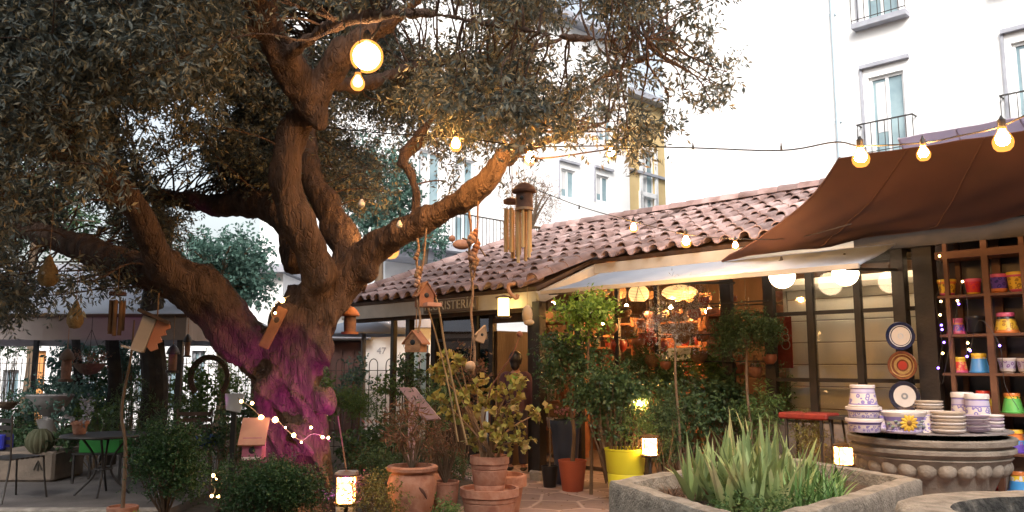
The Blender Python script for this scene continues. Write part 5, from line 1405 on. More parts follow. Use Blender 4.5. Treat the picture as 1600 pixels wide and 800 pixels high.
for a in ((1108,487,14.8,6,'bright bare bulb inside, left of the olive topiary'),(1048,480,15,3,'tiny bulb shining through the silvery branches'),(864,474,14.5,3,'tiny bulb inside just right of the porch corner post'),(1102,462,16.5,3,'tiny bulb high inside above the brighter one'),(979,478,15.5,2.6,'tiny bulb inside left of the round wicker lantern'),(942,505,14.5,2.6,'tiny low bulb beside the lime green tree'),(1000,630,12.6,4,'small bulb glowing among the shrubs above the yellow pot'),(700,505,15,2.5,'tiny bulb behind the porch window')): inbulb(*a)
# larger bulbs deeper inside light the shop
for i, (s, v, z) in enumerate(((-5.5,11.8,2.75),(-3.2,11.4,2.7),(-1.0,11.2,2.7),(1.6,10.6,2.7),(4.3,10.9,2.7),(-8.0,11.0,2.45))):
    p = FW(s, v, z); t = Thing('ceiling_bulb', 'bare bulb hanging from the rafters deep inside the pavilion', 'bulb', p, 0, 'bulbs deep inside the pavilion')
    t.part('bulb', MB().sph(p, .05, 12, 8), em('shop_bulb_glow', (1,.72,.46), 55), smooth=True); t.part('cord', MB().tube([p+Vector((0,0,.05)), p+Vector((0,0,.5))], .005, 5), IRON)
# lanterns
def lanternm():
    m, t, b = newmat('lantern_flame_glow'); L = t.links; tc = t.nodes.new('ShaderNodeTexCoord')
    n = t.nodes.new('ShaderNodeTexVoronoi'); n.inputs['Scale'].default_value = 26; L.new(tc.outputs['Object'], n.inputs['Vector'])
    r = t.nodes.new('ShaderNodeValToRGB'); r.color_ramp.elements[0].position = .08; r.color_ramp.elements[0].color = (1,.62,.24,1); r.color_ramp.elements[1].position = .62; r.color_ramp.elements[1].color = (.30,.10,.015,1)
    L.new(n.outputs['Distance'], r.inputs[0]); L.new(r.outputs[0], b.inputs['Emission Color']); b.inputs['Emission Strength'].default_value = 26; b.inputs['Base Color'].default_value = (.5,.3,.12,1); return m
LG = lanternm()
def lantern(px, py, w_px, h_px, Y, lab, hang=None, cat='lantern', c=None, LG=LG):
    p = W(px, py, Y); w_, h_ = sz(w_px, Y), sz(h_px, Y)
    z0 = p.z-h_/2 if hang else .04
    if not hang: h_ = max(h_, .2)
    x, y = p.x, p.y; zc = p.z-h_/2
    t = Thing('lantern', lab, cat, (x, y, 0 if not hang else zc))
    t.part('candle_glow', MB().box((x,y,zc+h_*.5), (w_*.86,w_*.86,h_*.96), bev=w_*.08), LG)
    mb = MB()
    for a in range(4):
        an = a*math.pi/2+math.pi/4; mb.tube([(x+w_*.64*math.cos(an), y+w_*.64*math.sin(an), zc-.01), (x+w_*.64*math.cos(an), y+w_*.64*math.sin(an), zc+h_)], .006, 5)
    mb.lathe([(w_*.66,0),(w_*.66,.012),(w_*.6,.012),(w_*.6,0)], (x,y,zc+h_-.012), 16); mb.lathe([(w_*.66,0),(w_*.66,.012),(w_*.6,.012),(w_*.6,0)], (x,y,zc-.002), 16)
    t.part('cage', mb, pm('bronze', (.16,.09,.04), (.11,.06,.03), rough=.4))
    t.part('roof', MB().lathe([(w_*.66,0),(w_*.67,.008),(w_*.2,h_*.12),(.01,h_*.16)], (x,y,zc+h_), 16), MATS['bronze'])
    t.part('base', MB().lathe([(.001,-.02),(w_*.58,-.02),(w_*.58,.0),(.001,.0)], (x,y,zc), 16), IRON)
    if hang: t.part('hanger', MB().tube([(x,y,zc+h_*1.3),(x,y,zc+h_*1.3+hang)], .005, 5), IRON)
    else: t.part('stand', MB().lathe([(.09,0),(.09,.02),(.02,.03),(.02,max(.05,zc-.02))], (x,y,.0), 12), IRON)
    return t
lantern(541, 764, 28, 42, 7.9, 'glowing garden lantern at the foot of the olive trunk beside the yellow bush')
lantern(1015, 697, 22, 28, 9.2, 'glowing lantern right behind the bright yellow-green pot')
lantern(1318, 711, 24, 26, 8.9, 'glowing lantern in the corner between the aloe trough and stone fountain')
lantern(787, 480, 20, 30, 11.4, 'glowing yellow glass lantern hanging under the porch roof above the door', hang=.12, LG=em('porch_lantern_glow', (1.0,.72,.25), 7))
# warm fairy lights wound on the trunk
t = Thing('fairy_lights', 'warm fairy lights wound round the purple lit lower trunk', 'string lights', tuple(W(440,670,7.5)))
FP = [(372,622,7.95),(394,638,7.75),(412,654,7.68),(432,656,7.62),(446,670,7.6),(460,682,7.6),(472,688,7.6),(488,678,7.62),(505,682,7.7),(516,690,7.9)]
t.part('wire', MB().tube(crom([W(*p) for p in FP], 6), .004, 5), pm('pale_wire', (.35,.28,.2)))
for (a, b, r) in ((377,627,3.2),(394,630,3.2),(408,653,5.5),(430,656,5.5),(459,680,4),(446,668,2),(486,668,2.6),(471,691,2),(504,683,3),(513,684,2.6)):
    Y = float(np.interp(a, [p[0] for p in FP], [p[2] for p in FP]))-.03; t.part('bulb', MB().sph(W(a, b, Y), sz(r*.8, Y), 10, 8), GLOWF)
t = Thing('fairy_lights', 'three warm fairy bulbs round the birdhouse in the hollow of the trunk', 'string lights', tuple(W(432,480,7.7)))
FP = [(452,462,7.72),(441,468,7.7),(430,474,7.7),(424,489,7.7),(428,500,7.7)]
t.part('wire', MB().tube(crom([W(*p) for p in FP], 6), .004, 5), MATS['pale_wire'])
for (a, b, r) in ((441,469,6),(427,477,3),(430,489,3)): t.part('bulb', MB().sph(W(a, b, 7.66), sz(r*.7, 7.66), 10, 8), GLOWF)
t = Thing('fairy_lights', 'end of the fairy lights hanging low beside the round clipped bush', 'string lights', tuple(W(335,760,7.3)))
FP = [(350,735,7.4),(334,742,7.3),(330,755,7.25),(336,765,7.25),(332,775,7.2),(341,777,7.2)]
t.part('wire', MB().tube(crom([W(*p) for p in FP], 6), .004, 5), MATS['pale_wire'])
for (a, b, r) in ((333,743,3.4),(338,748,2),(331,775,3),(341,776,3)): t.part('bulb', MB().sph(W(a, b, 7.2), sz(r*.8, 7.2), 10, 8), GLOWF)
# purple garden uplight on the trunk
p = Vector((W(580,780,6.9).x, 6.75, .30)); t = Thing('garden_spotlight', 'small black garden spotlight that throws purple light on the trunk', 'spotlight', (p.x, p.y, 0))
t.part('stake', MB().tube([(p.x,p.y,0),(p.x,p.y,.2)], .01, 6), IRON)
tgt = W(474, 668, 8.0); d = (tgt-p).normalized(); mb = MB(); mb.tube([p-d*.08, p-d*.01, p+d*.0], [.02,.035,.04], 14); t.part('housing', mb, BLACKP)
sp = bpy.data.lights.new('purple_spot', 'SPOT'); sp.energy = 170; sp.color = (.60,.06,.52); sp.spot_size = R(50); sp.spot_blend = 1.0; sp.shadow_soft_size = .03
o = bpy.data.objects.new('purple_spot', sp); COL.objects.link(o); o.location = p+d*.02; o.rotation_euler = (-d).to_track_quat('Z','Y').to_euler()

# ---------------- hanging things ----------------
def cord(t, a, b, r=.004, mat=ROPE, name='cord'): t.part(name, MB().tube([a, b], r, 6), mat)
# hanging gourds on the left
def gourd(px, py, Y, h_px, w_px, lab, L):
    p = W(px, py, Y); h_, r = sz(h_px, Y), sz(w_px/2, Y); t = Thing('gourd_birdhouse', lab, 'birdhouse', p, 0, 'woven gourds hanging in the tree')
    prof = [(.001,-h_*.5),(r*.6,-h_*.46),(r*.95,-h_*.3),(r,-h_*.15),(r*.8,h_*.08),(r*.45,h_*.25),(r*.3,h_*.4),(.004,h_*.5)]
    t.part('body', MB().lathe(prof, p, 18, wob=lambda a, i: 1+.04*math.sin(a*9)), pm('woven_straw', (.30,.20,.08), (.20,.12,.05), rough=.9, scale=40, bump=.6, bscale=60), smooth=True)
    t.part('entrance', MB().sph((0,0,0), 1, 10, 6, M=Matrix.Translation(p+Vector((0,-r*.86,-h_*.12)))@Matrix.Diagonal((r*.25,.012,r*.25,1))), pm('gourd_hole', (.5,.45,.35)))
    cord(t, p+Vector((0,0,h_*.5)), p+Vector((0,0,h_*.5+L)), .003)
gourd(76, 423, 7.3, 52, 31, 'fat woven gourd nest with a pale hole hanging far left on a long string', .9)
gourd(118, 491, 7.4, 46, 25, 'smaller teardrop woven gourd hanging lower in front of the canopy', .45)
def chime(px, py, Y, L_px, w_px, lab, n=6, mat=BAMB, cap='disc', L=.4):
    p = W(px, py, Y); l, r = sz(L_px, Y), sz(w_px/2, Y); t = Thing('wind_chime', lab, 'wind chime', p, 0, 'bamboo wind chimes')
    rr_ = random.Random(int(px))
    t.part('cap', MB().lathe([(r*1.05,0),(r*1.05,.03),(r*.8,.035),(.01,.05)] if cap == 'disc' else [(r*.9,-.02),(r*1.35,-.005),(r*1.3,.02),(r*.7,.09),(.01,.11)], p, 16), pm('chime_cap_wood', (.14,.06,.04), (.09,.04,.03), scale=10), smooth=cap != 'disc')
    for k in range(n):
        a = 2*math.pi*k/n+.4; x, y = p.x+r*.78*math.cos(a), p.y+r*.78*math.sin(a); l2 = l*rr_.uniform(.78,1)
        t.part('tube', MB().tube([(x,y,p.z-.045),(x,y,p.z-.05-l2*.5),(x,y,p.z-.05-l2)], [r*.26,r*.24,r*.26], 9), mat)
    cord(t, p+Vector((0,0,.04)), p+Vector((0,0,.04+L)), .004)
    return t
chime(184, 462, 7.6, 55, 24, 'dark bamboo wind chime hanging from the left limb in front of the canopy', 7, pm('aged_bamboo', (.24,.12,.05), (.16,.08,.035), scale=8), L=.25)
chime(800, 318, 6.6, 78, 26, 'long pale bamboo wind chime hanging behind the mushroom-capped feeder', 6)
# mushroom capped feeder with chime tubes
p = W(819, 300, 6.2); u = sz(1, 6.2); t = Thing('birdhouse_chime', 'cylindrical wooden birdhouse with a mushroom cap and chime tubes, hanging before the tiled roof', 'birdhouse', p)
t.part('body', MB().lathe([(13*u,-27*u),(14*u,-26*u),(13.2*u,-4*u),(12.5*u,0)], p, 20), pm('dark_feeder_wood', (.11,.055,.04), (.16,.085,.06), scale=14, bump=.3), smooth=True)
t.part('roof', MB().lathe([(13*u,-3*u),(19*u,-1*u),(19.5*u,2*u),(15*u,9*u),(7*u,14*u),(.002,16*u)], p, 20), pm('rusty_cap', (.16,.075,.05), (.11,.05,.035), scale=9), smooth=True)
t.part('hole', MB().sph((0,0,0), 1, 10, 6, M=Matrix.Translation(p+Vector((-4*u,-13*u,-12*u)))@Matrix.Diagonal((3.5*u,.008,3.5*u,1))), BLACKP)
t.part('ring', MB().lathe([(13.5*u,-30*u),(14.5*u,-30*u),(14.5*u,-26*u),(13.5*u,-26*u)], p, 20), LWOOD)
for k in range(6):
    a = k*1.047+.3; x, y = p.x+10*u*math.cos(a), p.y+10*u*math.sin(a); zt_ = p.z-30*u; l = (66,80,70,84,60,76)[k]*u
    t.part('tube', MB().tube([(x,y,zt_),(x,y,zt_-l)], 2.6*u, 9), BAMB)
cord(t, p+Vector((0,0,15*u)), W(815, 10, 6.2), .003)
# bird feeders
def gable(name, label, px, py, Y, w_px, h_px, mat, roofmat, rz=0, L=.3, depth=.8, tilt=0, ledge=None, cat='birdhouse'):
    p = W(px, py, Y); w_, h_ = sz(w_px, Y), sz(h_px, Y); t = Thing(name, label, cat, p, rz)
    d_ = w_*depth; T = t.M @ Matrix.Rotation(tilt, 4, 'Y')
    mb = MB(T); hh = h_*.62
    mb.add([(-w_/2,-d_/2,-h_/2),(w_/2,-d_/2,-h_/2),(w_/2,-d_/2,hh-h_/2),(0,-d_/2,h_/2),(-w_/2,-d_/2,hh-h_/2),(-w_/2,d_/2,-h_/2),(w_/2,d_/2,-h_/2),(w_/2,d_/2,hh-h_/2),(0,d_/2,h_/2),(-w_/2,d_/2,hh-h_/2)],
      [(0,1,2,3,4),(9,8,7,6,5),(0,5,6,1),(1,6,7,2),(2,7,8,3),(3,8,9,4),(4,9,5,0)]); t.part('body', mb, mat)
    mb = MB(T)
    for s_ in (-1, 1): mb.bar((s_*w_*.62, 0, hh-h_/2-.03*w_), (0, 0, h_/2+.012), d_*1.25, .012, up=(0,1,0))
    mb = MB(T)
    for s_ in (-1,1):
        a = Vector((s_*w_*.66,0,hh-h_/2-.04)); b = Vector((0,0,h_/2+.010)); dd = (b-a).normalized(); nn = Vector((-dd.z,0,dd.x))*(-s_)
        q = [a+Vector((0,-d_*.62,0)), b+Vector((0,-d_*.62,0)), b+Vector((0,d_*.62,0)), a+Vector((0,d_*.62,0))]
        mb.add([*q, *[v+Vector((0,0,.012)) for v in q]], [(0,1,2,3),(7,6,5,4),(0,4,5,1),(1,5,6,2),(2,6,7,3),(3,7,4,0)])
    t.part('roof', mb, roofmat)
    mb = MB(T); mb.sph((0,0,0), 1, 12, 6, M=Matrix.Translation((0,-d_/2,0))@Matrix.Diagonal((w_*.17,.008,w_*.17,1))); t.part('hole', mb, BLACKP)
    if ledge:
        mb = MB(T); mb.box((w_*.25,-d_/2-.04,-h_*.42), (w_*1.0,.12,h_*.16)); t.part('ledge', mb, ledge)
    if L: cord(t, T @ Vector((0,0,h_/2)), T @ Vector((0,0,h_/2))+Vector((0,0,L)), .005)
    return t
PWOOD = pm('pinkish_wood', (.50,.26,.18), (.42,.2,.14), rough=.7, scale=8)
gable('birdhouse', 'red-brown birdhouse with a pale front ledge hanging on ropes at the pavilion corner', 663, 462, 7.2, 24, 36, OWOOD, OWOOD, rz=.5, L=0, ledge=PWOOD)
gable('birdhouse', 'rustic twig birdhouse hanging below the ropes in front of the porch posts', 650, 535, 7.2, 27, 30, pm('twig_wood', (.34,.16,.07), (.22,.1,.05), scale=20, bump=.8, bscale=30), OWOOD, rz=-.4, L=.34)
gable('birdhouse', 'tiny pale birdhouse tilted on the rope in front of the porch window', 752, 523, 7.1, 14, 24, LWOOD, LWOOD, rz=.3, L=0, tilt=.35)
p = W(397, 700, 7.6); u = sz(1, 7.6); t = Thing('birdhouse', 'pink birdhouse with a salmon lean-to roof sloping forward, fixed to the foot of the trunk', 'birdhouse', p, .12); T = t.M
t.part('body', MB(T).box((0,0,0), (30*u,.20,34*u), bev=.006), pm('pink_birdhouse_paint', (.40,.13,.19), (.30,.09,.14), rough=.75, bump=.2))
t.part('roof', MB(T).box((0,-.04,25*u), (40*u,.30,.018), rx=.85), PWOOD)
t.part('entrance', MB(T).sph((0,0,0), 1, 12, 6, M=Matrix.Translation((0,-.10,-2*u))@Matrix.Diagonal((5*u,.008,5*u,1))), BLACKP)
t.part('perch', MB(T).box((0,-.14,-13*u), (26*u,.08,3*u)), pm('white_ledge', (.6,.5,.5)))
def dome(px, py, Y, w_px, h_px, lab, mat, L, grp=None):
    p = W(px, py, Y); r, h_ = sz(w_px/2, Y), sz(h_px, Y); t = Thing('bird_feeder', lab, 'bird feeder', p, 0, grp)
    t.part('tray', MB().lathe([(.001,-h_*.5),(r*1.05,-h_*.5),(r*1.1,-h_*.42),(r*.95,-h_*.42),(.001,-h_*.46)], p, 18), mat, smooth=True)
    t.part('body', MB().lathe([(r*.72,-h_*.46),(r*.78,-h_*.1),(r*.72,h_*.2),(.001,h_*.2)], p, 18), pm('weathered_feeder', (.20,.10,.06), (.12,.065,.045), scale=18, bump=.5), smooth=True)
    t.part('roof', MB().lathe([(r*1.15,h_*.14),(r*1.2,h_*.18),(r*.9,h_*.34),(r*.4,h_*.46),(.003,h_*.5)], p, 18), mat, smooth=True)
    cord(t, p+Vector((0,0,h_*.5)), p+Vector((0,0,h_*.5+L)), .004)
dome(547, 500, 8.6, 25, 44, 'brown domed bird feeder hanging in the shade right of the trunk', OWOOD, .45)
p = W(427, 512, 7.85); t = Thing('slanted_board', 'amber lit slanted wooden board with a round knot leaning in the fork of the trunk', 'board', p, .15); T = t.M @ Matrix.Rotation(.42, 4, 'Y')
t.part('board', MB(T).box((0,0,0), (.10,.05,.42), bev=.008), OWOOD); t.part('knot', MB(T).sph((0,0,0), 1, 10, 6, M=Matrix.Translation((0,-.026,.08))@Matrix.Diagonal((.025,.006,.03,1))), DWOOD)
dome(104, 570, 9.8, 19, 52, 'tall dark bird feeder hanging under the canopy left of the shaggy basket', DWOOD, .5)
dome(270, 560, 10.2, 17, 44, 'brown domed bird feeder between the thick dark trunk and the wicker arch', IRON, .35)
dome(293, 540, 10.6, 11, 36, 'small narrow bird feeder just left of the round wicker arch', IRON, .25)
# big pale wooden letter box birdhouse, tilted, under the left limb
p = W(234, 525, 7.6); u = sz(1, 7.6); t = Thing('birdhouse', 'large tilted birdhouse of pale boards with an orange lit scalloped side under the left limb', 'birdhouse', p, .35)
T = t.M @ Matrix.Rotation(.30, 4, 'Y')
mb = MB(T); mb.box((-9*u, 0, 0), (20*u, .16, 54*u), bev=.004); t.part('side_board', mb, pm('cream_board', (.50,.42,.33), (.42,.34,.27), rough=.7))
mb = MB(T)
pts = [(2*u,27*u),(22*u,25*u),(24*u,20*u),(18*u,15*u),(22*u,9*u),(15*u,4*u),(20*u,-3*u),(14*u,-8*u),(18*u,-15*u),(10*u,-22*u),(2*u,-17*u)]
n = len(pts); mb.add([(a,-.07,b) for a,b in pts]+[(a,.07,b) for a,b in pts], [tuple(range(n)), tuple(range(2*n-1,n-1,-1))]+[((i+1)%n,i,n+i,n+(i+1)%n) for i in range(n)]); t.part('scalloped_side', mb, pm('peach_board', (.55,.22,.12), (.48,.18,.09), rough=.7))
mb = MB(T); mb.box((-4*u,0,30*u), (50*u,.24,5*u), ry=.12); t.part('roof', mb, DWOOD)
mb = MB(T); mb.box((-16*u,-.05,-26*u), (30*u,.22,3*u)); t.part('ledge', mb, MATS['cream_board'])
cord(t, T@Vector((0,0,32*u)), T@Vector((0,0,32*u))+Vector((0,0,.22)), .006)
# ropes with knots and driftwood from the right limb
def ropechain(px0, py0, px1, py1, Y, lab, knots, name='hanging_rope', two=True, r=.011):
    a, b = W(px0, py0, Y), W(px1, py1, Y); t = Thing(name, lab, 'rope', b)
    pts = [a.lerp(b, i/8)+Vector((.012*math.sin(i*2.1),0,0)) for i in range(9)]
    t.part('rope', MB().tube(crom(pts, 3), r, 7), ROPE, smooth=True)
    if two:
        a2 = W(px0+14, py0-16, Y); m_ = W((px0+px1)/2+3, py0+(py1-py0)*.42, Y); t.part('rope', MB().tube(crom([a2, a2.lerp(m_,.6)+Vector((.01,0,0)), m_], 4), r*.8, 7), ROPE, smooth=True)
    for (kx, ky, kr, m) in knots:
        p = W(kx, ky, Y-.02); mb = MB()
        for q in range(3): mb.sph(p+Vector(((q-1)*.012, .005*q, (q-1)*.03)), sz(kr, Y)*(1-.15*abs(q-1)), 10, 7)
        t.part('knot', mb, m, smooth=True)
SHELLM = pm('shell', (.45,.28,.2), (.3,.17,.12), scale=15)
ropechain(652, 372, 655, 520, 7.15, 'twisted brown ropes hanging from the right limb above the red-brown birdhouse', [(653,425,5,ROPE),(652,440,4.5,SHELLM),(651,398,4,ROPE)])
ropechain(733, 330, 741, 585, 7.1, 'long knotted rope with driftwood and shells hanging from the elbow of the right limb', [(737,372,7,SHELLM),(744,386,6,OWOOD),(739,398,7,SHELLM),(742,412,6,ROPE),(741,366,5,OWOOD)])
t = Thing('driftwood_perch', 'thin twigs tied across the long knotted rope', 'twigs', tuple(W(740,385,7.1)))
t.part('twigs', MB().tube([W(722,372,7.1),W(745,380,7.1),W(758,400,7.1)], .008, 6).tube([W(728,392,7.1),W(748,410,7.1)], .007, 6), TWIG)
p = W(735, 572, 7.0); t = Thing('hanging_ball', 'round pale wooden ball hanging on a thread above the yellow geranium', 'ball', p); t.part('ball', MB().sph(p, sz(8,7.0), 16, 10), LWOOD, smooth=True); cord(t, p+Vector((0,0,.04)), W(738,520,7.0), .003)
p = W(824, 492, 10.8); t = Thing('hanging_shoe', 'pale shoe-shaped ornament hanging beside the porch lantern', 'ornament', p)
t.part('ornament', MB().sph(p, .07, 12, 8, (1,1,1.9)).sph(p+Vector((.02,-.02,-.1)), .055, 10, 8, (1.3,1,.8)), pm('cream_felt', (.55,.45,.33), (.45,.36,.26)), smooth=True); cord(t, p+Vector((0,0,.12)), p+Vector((0,0,.40)), .003)
p = W(803, 455, 10.6); t = Thing('hanging_hook', 'curled pale ornament hung on the fascia near the porch corner', 'ornament', p)
t.part('ornament', MB().tube(crom([p+Vector((.02,0,.10)),p+Vector((-.07,0,.08)),p+Vector((-.05,0,-.02)),p+Vector((.03,0,-.09)),p+Vector((.05,0,-.04))],5), .024, 8), SHELLM, smooth=True)
# long leaning bamboo canes
t = Thing('garden_cane', 'long pale cane leaning from the red-brown birdhouse down to the geranium pots', 'cane', tuple(W(730,690,7.6)))
t.part('cane', MB().tube(crom([W(650,448,7.2),W(680,463,7.25),W(695,540,7.35),W(712,620,7.5),W(730,695,7.6)],5), .010, 7), pm('pale_cane', (.40,.27,.14), (.3,.2,.1)))
t = Thing('garden_cane', 'second thinner cane curving down beside the long one', 'cane', tuple(W(700,640,7.6)))
t.part('cane', MB().tube(crom([W(668,480,7.3),W(680,520,7.35),W(700,600,7.5),W(716,690,7.6)],5), .007, 7), MATS['pale_cane'])
# clay bird on the tiles
p = WC(722, 382, 15.2); t = Thing('clay_bird', 'small brown clay bird sitting on the roof tiles', 'ornament', p)
t.part('body', MB().sph(p, .13, 12, 8, (1.5,.8,.8)).sph(p+Vector((-.2,0,.12)), .07, 10, 8).tube([p+Vector((.12,0,.02)),p+Vector((.33,0,.10))],[.06,.015],8), OWOOD, smooth=True)
# ---------------- plants ----------------
def GP(px, Y): return tuple(W(px, 600, Y)[:2])+(.03,)
def pl(name, label, cat, px, py, Y, rx, ry, spec, leaf, **k):
    """px,py = centre of the crown in the photo, rx, ry = its half size in photo pixels"""
    q = W(px, py, Y); z0 = k.pop('z0', .03); b = (q.x, q.y, z0); u = sz(1, Y); dy = k.pop('ry3', rx*.9)
    return plant(name, label, cat, b, (q.z-z0, rx*u, dy*u, ry*u), spec, leaf, **k)
PLASTIC_Y = pm('lime_yellow_plastic', (.62,.60,.03), (.56,.54,.03), rough=.4, scale=2)
RED_C = pm('red_clay_plastic', (.36,.085,.04), (.30,.07,.035), rough=.6)
NAVY = pm('navy_glazed_pot', (.03,.045,.08), (.045,.06,.10), rough=.35)
GREYB = pm('grey_concrete_pot', (.28,.27,.27), (.22,.21,.21), rough=.9, scale=8, bump=.3)
# clipped bushes in front
def potpx(kind, wpx, hpx, Y): return (kind, sz(wpx/2, Y), sz(hpx, Y))
pl('boxwood_bush', 'round clipped dark green bush in a clay pot left of the olive trunk', 'bush', 262, 728, 7.3, 62, 66, 'box', 'box', dens=1.5, pot=('classic', .20, .22), lumps=9)
pl('boxwood_bush', 'wide clipped boxwood bush right in front of the olive trunk', 'bush', 420, 765, 6.9, 84, 56, 'box', 'box', dens=1.7, lumps=9, pot=('classic', .28, .22))
pl('euonymus_bush', 'yellowish variegated little bush beside the glowing trunk lantern', 'bush', 588, 782, 7.5, 44, 42, 'fine', 'ochre', dens=1.0, lumps=6)
pl('low_herb', 'tiny bright green herb at the very bottom in front of the clay urn', 'herb', 700, 806, 7.2, 20, 18, 'fine', 'mid', dens=1.2)
# central pots
pl('potted_shrub', 'small bushy reddish-green shrub in the big clay urn with handles', 'potted plant', 645, 680, 8.0, 42, 42, 'narrow', 'brown', dens=.5, pot=potpx('urn', 74, 92, 8.0), stem_n=5)
q = G(640,800,0); t = Thing('lizard_ornament', 'small dark lizard-shaped ornament clinging to the clay urn', 'ornament', tuple(W(662,770,7.72)))
t.part('body', MB().tube(crom([W(655,762,7.72),W(662,770,7.70),W(667,780,7.72)],4), [.006,.01,.014,.015,.014,.012,.01,.007,.003], 7), pm('rust_iron', (.10,.04,.03)))
q = G(696, 790, 0); 
pl('potted_shrub', 'dry thin-stemmed plant with sparse leaves in a small plain clay pot', 'potted plant', 697, 690, 8.3, 30, 52, 'fine', 'brown', dens=.25, pot=potpx('plain', 42, 60, 8.3), stem_n=8)
pl('potted_shrub', 'wispy grey-green plant behind the small clay pot', 'potted plant', 676, 650, 9.0, 34, 50, 'narrow', 'dark', dens=.35, pot=potpx('classic', 40, 55, 9.0))
# stacked geranium pots: wide pot, smaller ribbed pot on it
Yg = 7.9; q = W(765, 700, Yg); u = sz(1, Yg)
zw = W(765, 768, Yg-.25).z
t = Thing('clay_pot', 'wide terracotta tub with vertical grooves at the bottom carrying the geranium pot', 'pot', (q.x, q.y, .03))
t.part('pot', potmb(q.x, q.y, .03, 45*u, zw-.03, 'ribbed'), TERR, smooth=True); t.part('soil', MB().lathe([(.88*45*u,0),(0,.01)], (q.x,q.y,zw-.06), 20), SOIL)
t = Thing('clay_pot', 'second terracotta tub half hidden behind the grooved one', 'pot', (q.x+.12, q.y+.62, .03)); t.part('pot', potmb(q.x+.10, q.y+.55, .03, 42*u, zw+.02, 'classic'), TERR, smooth=True)
zg = zw-.09; ht = 62*u
t = Thing('geranium', 'leggy yellowing geranium in a banded clay pot standing on the wide tub', 'potted plant', (q.x, q.y, zg))
t.part('pot', potmb(q.x, q.y, zg, 30*u, ht, 'ribbed'), TERR, smooth=True); t.part('soil', MB().lathe([(.86*30*u,0),(0,.02)], (q.x,q.y,zg+ht*.9), 20), SOIL)
tips = [(700,590),(690,625),(712,650),(735,660),(760,635),(775,610),(800,625),(805,660),(785,655),(840,645),(818,690),(745,600),(720,570),(804,595),(700,560),(735,690),(765,675),(790,690),(683,580),(724,625)]
mb = MB(); lv = []; rs = random.Random(9)
top = Vector((q.x, q.y, zg+ht*.92))
for (a, b) in tips:
    e = W(a, b, Yg+rs.uniform(-.35,.35)); m_ = top.lerp(e, .45)+Vector((rs.uniform(-.05,.05),0,.06)); mb.tube(crom([top+Vector((rs.uniform(-.08,.08),rs.uniform(-.05,.05),0)), m_, e], 4), lerps([.013,.009,.005], 9), 6)
    lv.append((tuple(e), (.065,.065,.055)))
t.part('stem', mb, pm('geranium_stem', (.30,.18,.10), (.22,.13,.07)), smooth=True)
t.part('foliage', foliage_mesh(lv, (.05, 4, .06, .056), 'yellow', .55), LF['yellow'])
t = Thing('big_leaf', 'single bright yellow-green leaf on a thin branch before the doorway', 'leaf', tuple(W(804,594,7.6)))
p = W(804, 594, 7.6); mb = MB(); mb.add([p+Vector(v) for v in ((0,0,-.07),(.045,.01,-.03),(.05,.0,.03),(0,.015,.07),(-.045,0,.03),(-.045,.01,-.03))], [(0,1,2,3),(0,3,4,5)]); t.part('leaf', mb, LF['lime'])
t.part('stem', MB().tube(crom([W(804,600,7.6),W(795,640,7.65),W(780,690,7.8)],4), .005, 5), MATS['geranium_stem'])
t = Thing('bare_branch', 'arching bare red-brown branch with a seed ball curving before the doorway', 'branch', tuple(W(770,690,7.9)))
t.part('stem', MB().tube(crom([W(768,690,7.9),W(764,620,7.7),W(780,585,7.6),W(800,555,7.5),W(812,525,7.5)],5), lerps([.009,.004],21), 6), pm('red_twig', (.25,.1,.07)))
t.part('seed_ball', MB().sph(W(812,522,7.5), .028, 10, 7), MATS['red_twig'])
# group before the shop
pl('lime_tree_plant', 'tall lime green leafy plant in the red clay pot at the porch corner', 'potted plant', 920, 495, 10.0, 46, 38, 'mid', 'lime', dens=1.3, trunk=.022, lumps=8)
pl('camellia', 'tall dark leafy camellia in a round red clay-coloured pot', 'potted plant', 893, 572, 10.3, 46, 58, 'mid', 'deep', dens=1.2, pot=potpx('plain', 44, 46, 10.3), potmat=RED_C, trunk=.03, lumps=9)
pl('potted_shrub', 'broad bushy dark shrub in the bright yellow-green plastic pot', 'potted plant', 957, 640, 9.6, 56, 66, 'mid', 'deep', dens=1.1, lumps=10)
q = G(976, 755, .03); Yp = 9.45; t = Thing('plastic_pot', 'bright yellow-green plastic pot with a groove round its middle', 'pot', tuple(W(977,720,Yp)[:2])+(.03,)); u = sz(1,Yp)
x, y = W(977,720,Yp)[:2]; zt_ = W(977,700,Yp).z; hh = zt_-.03
t.part('pot', MB().lathe([(22*u,0),(24*u,.01),(27.5*u,hh*.52),(26.8*u,hh*.54),(28.2*u,hh*.57),(31*u,hh*.96),(32*u,hh*.97),(32*u,hh),(29.5*u,hh),(28*u,hh*.85),(0,hh*.85)], (x,y,.03), 36), PLASTIC_Y, smooth=True)
t.part('soil', MB().lathe([(28*u,0),(0,.02)], (x,y,.03+hh*.86), 24), SOIL)
pl('potted_plant', 'low plant with greenery spilling behind the lantern in the yellow-green pot', 'potted plant', 990, 672, Yp, 34, 26, 'fine', 'mid', dens=.8, z0=.3, soil=False)
x, y = W(884, 700, 10.9)[:2]; u = sz(1,10.9); t = Thing('tall_planter', 'tall tapering dark blue glazed planter with pale flowers between the red pot and porch post', 'planter', (x,y,.03))
t.part('pot', MB().lathe([(15*u,0),(16*u,.02),(22*u,W(0,664,10.9).z-.08),(24*u,W(0,661,10.9).z-.06),(24*u,W(0,656,10.9).z-.03),(20*u,W(0,656,10.9).z-.03),(19*u,.7),(0,.7)], (x,y,.03), 28), NAVY, smooth=True)
t.part('foliage', foliage_mesh([((x,y,.88),(.17,.17,.10))], 'fine', 'dark', 1.2), LF['dark']); P, D = blob(40,(x,y,.95),(.17,.17,.05)); t.part('blossom', quadmesh('blossom', sprig_leaves(P, D, .02, 4, .03, .02), LF['pink']), LF['pink'])
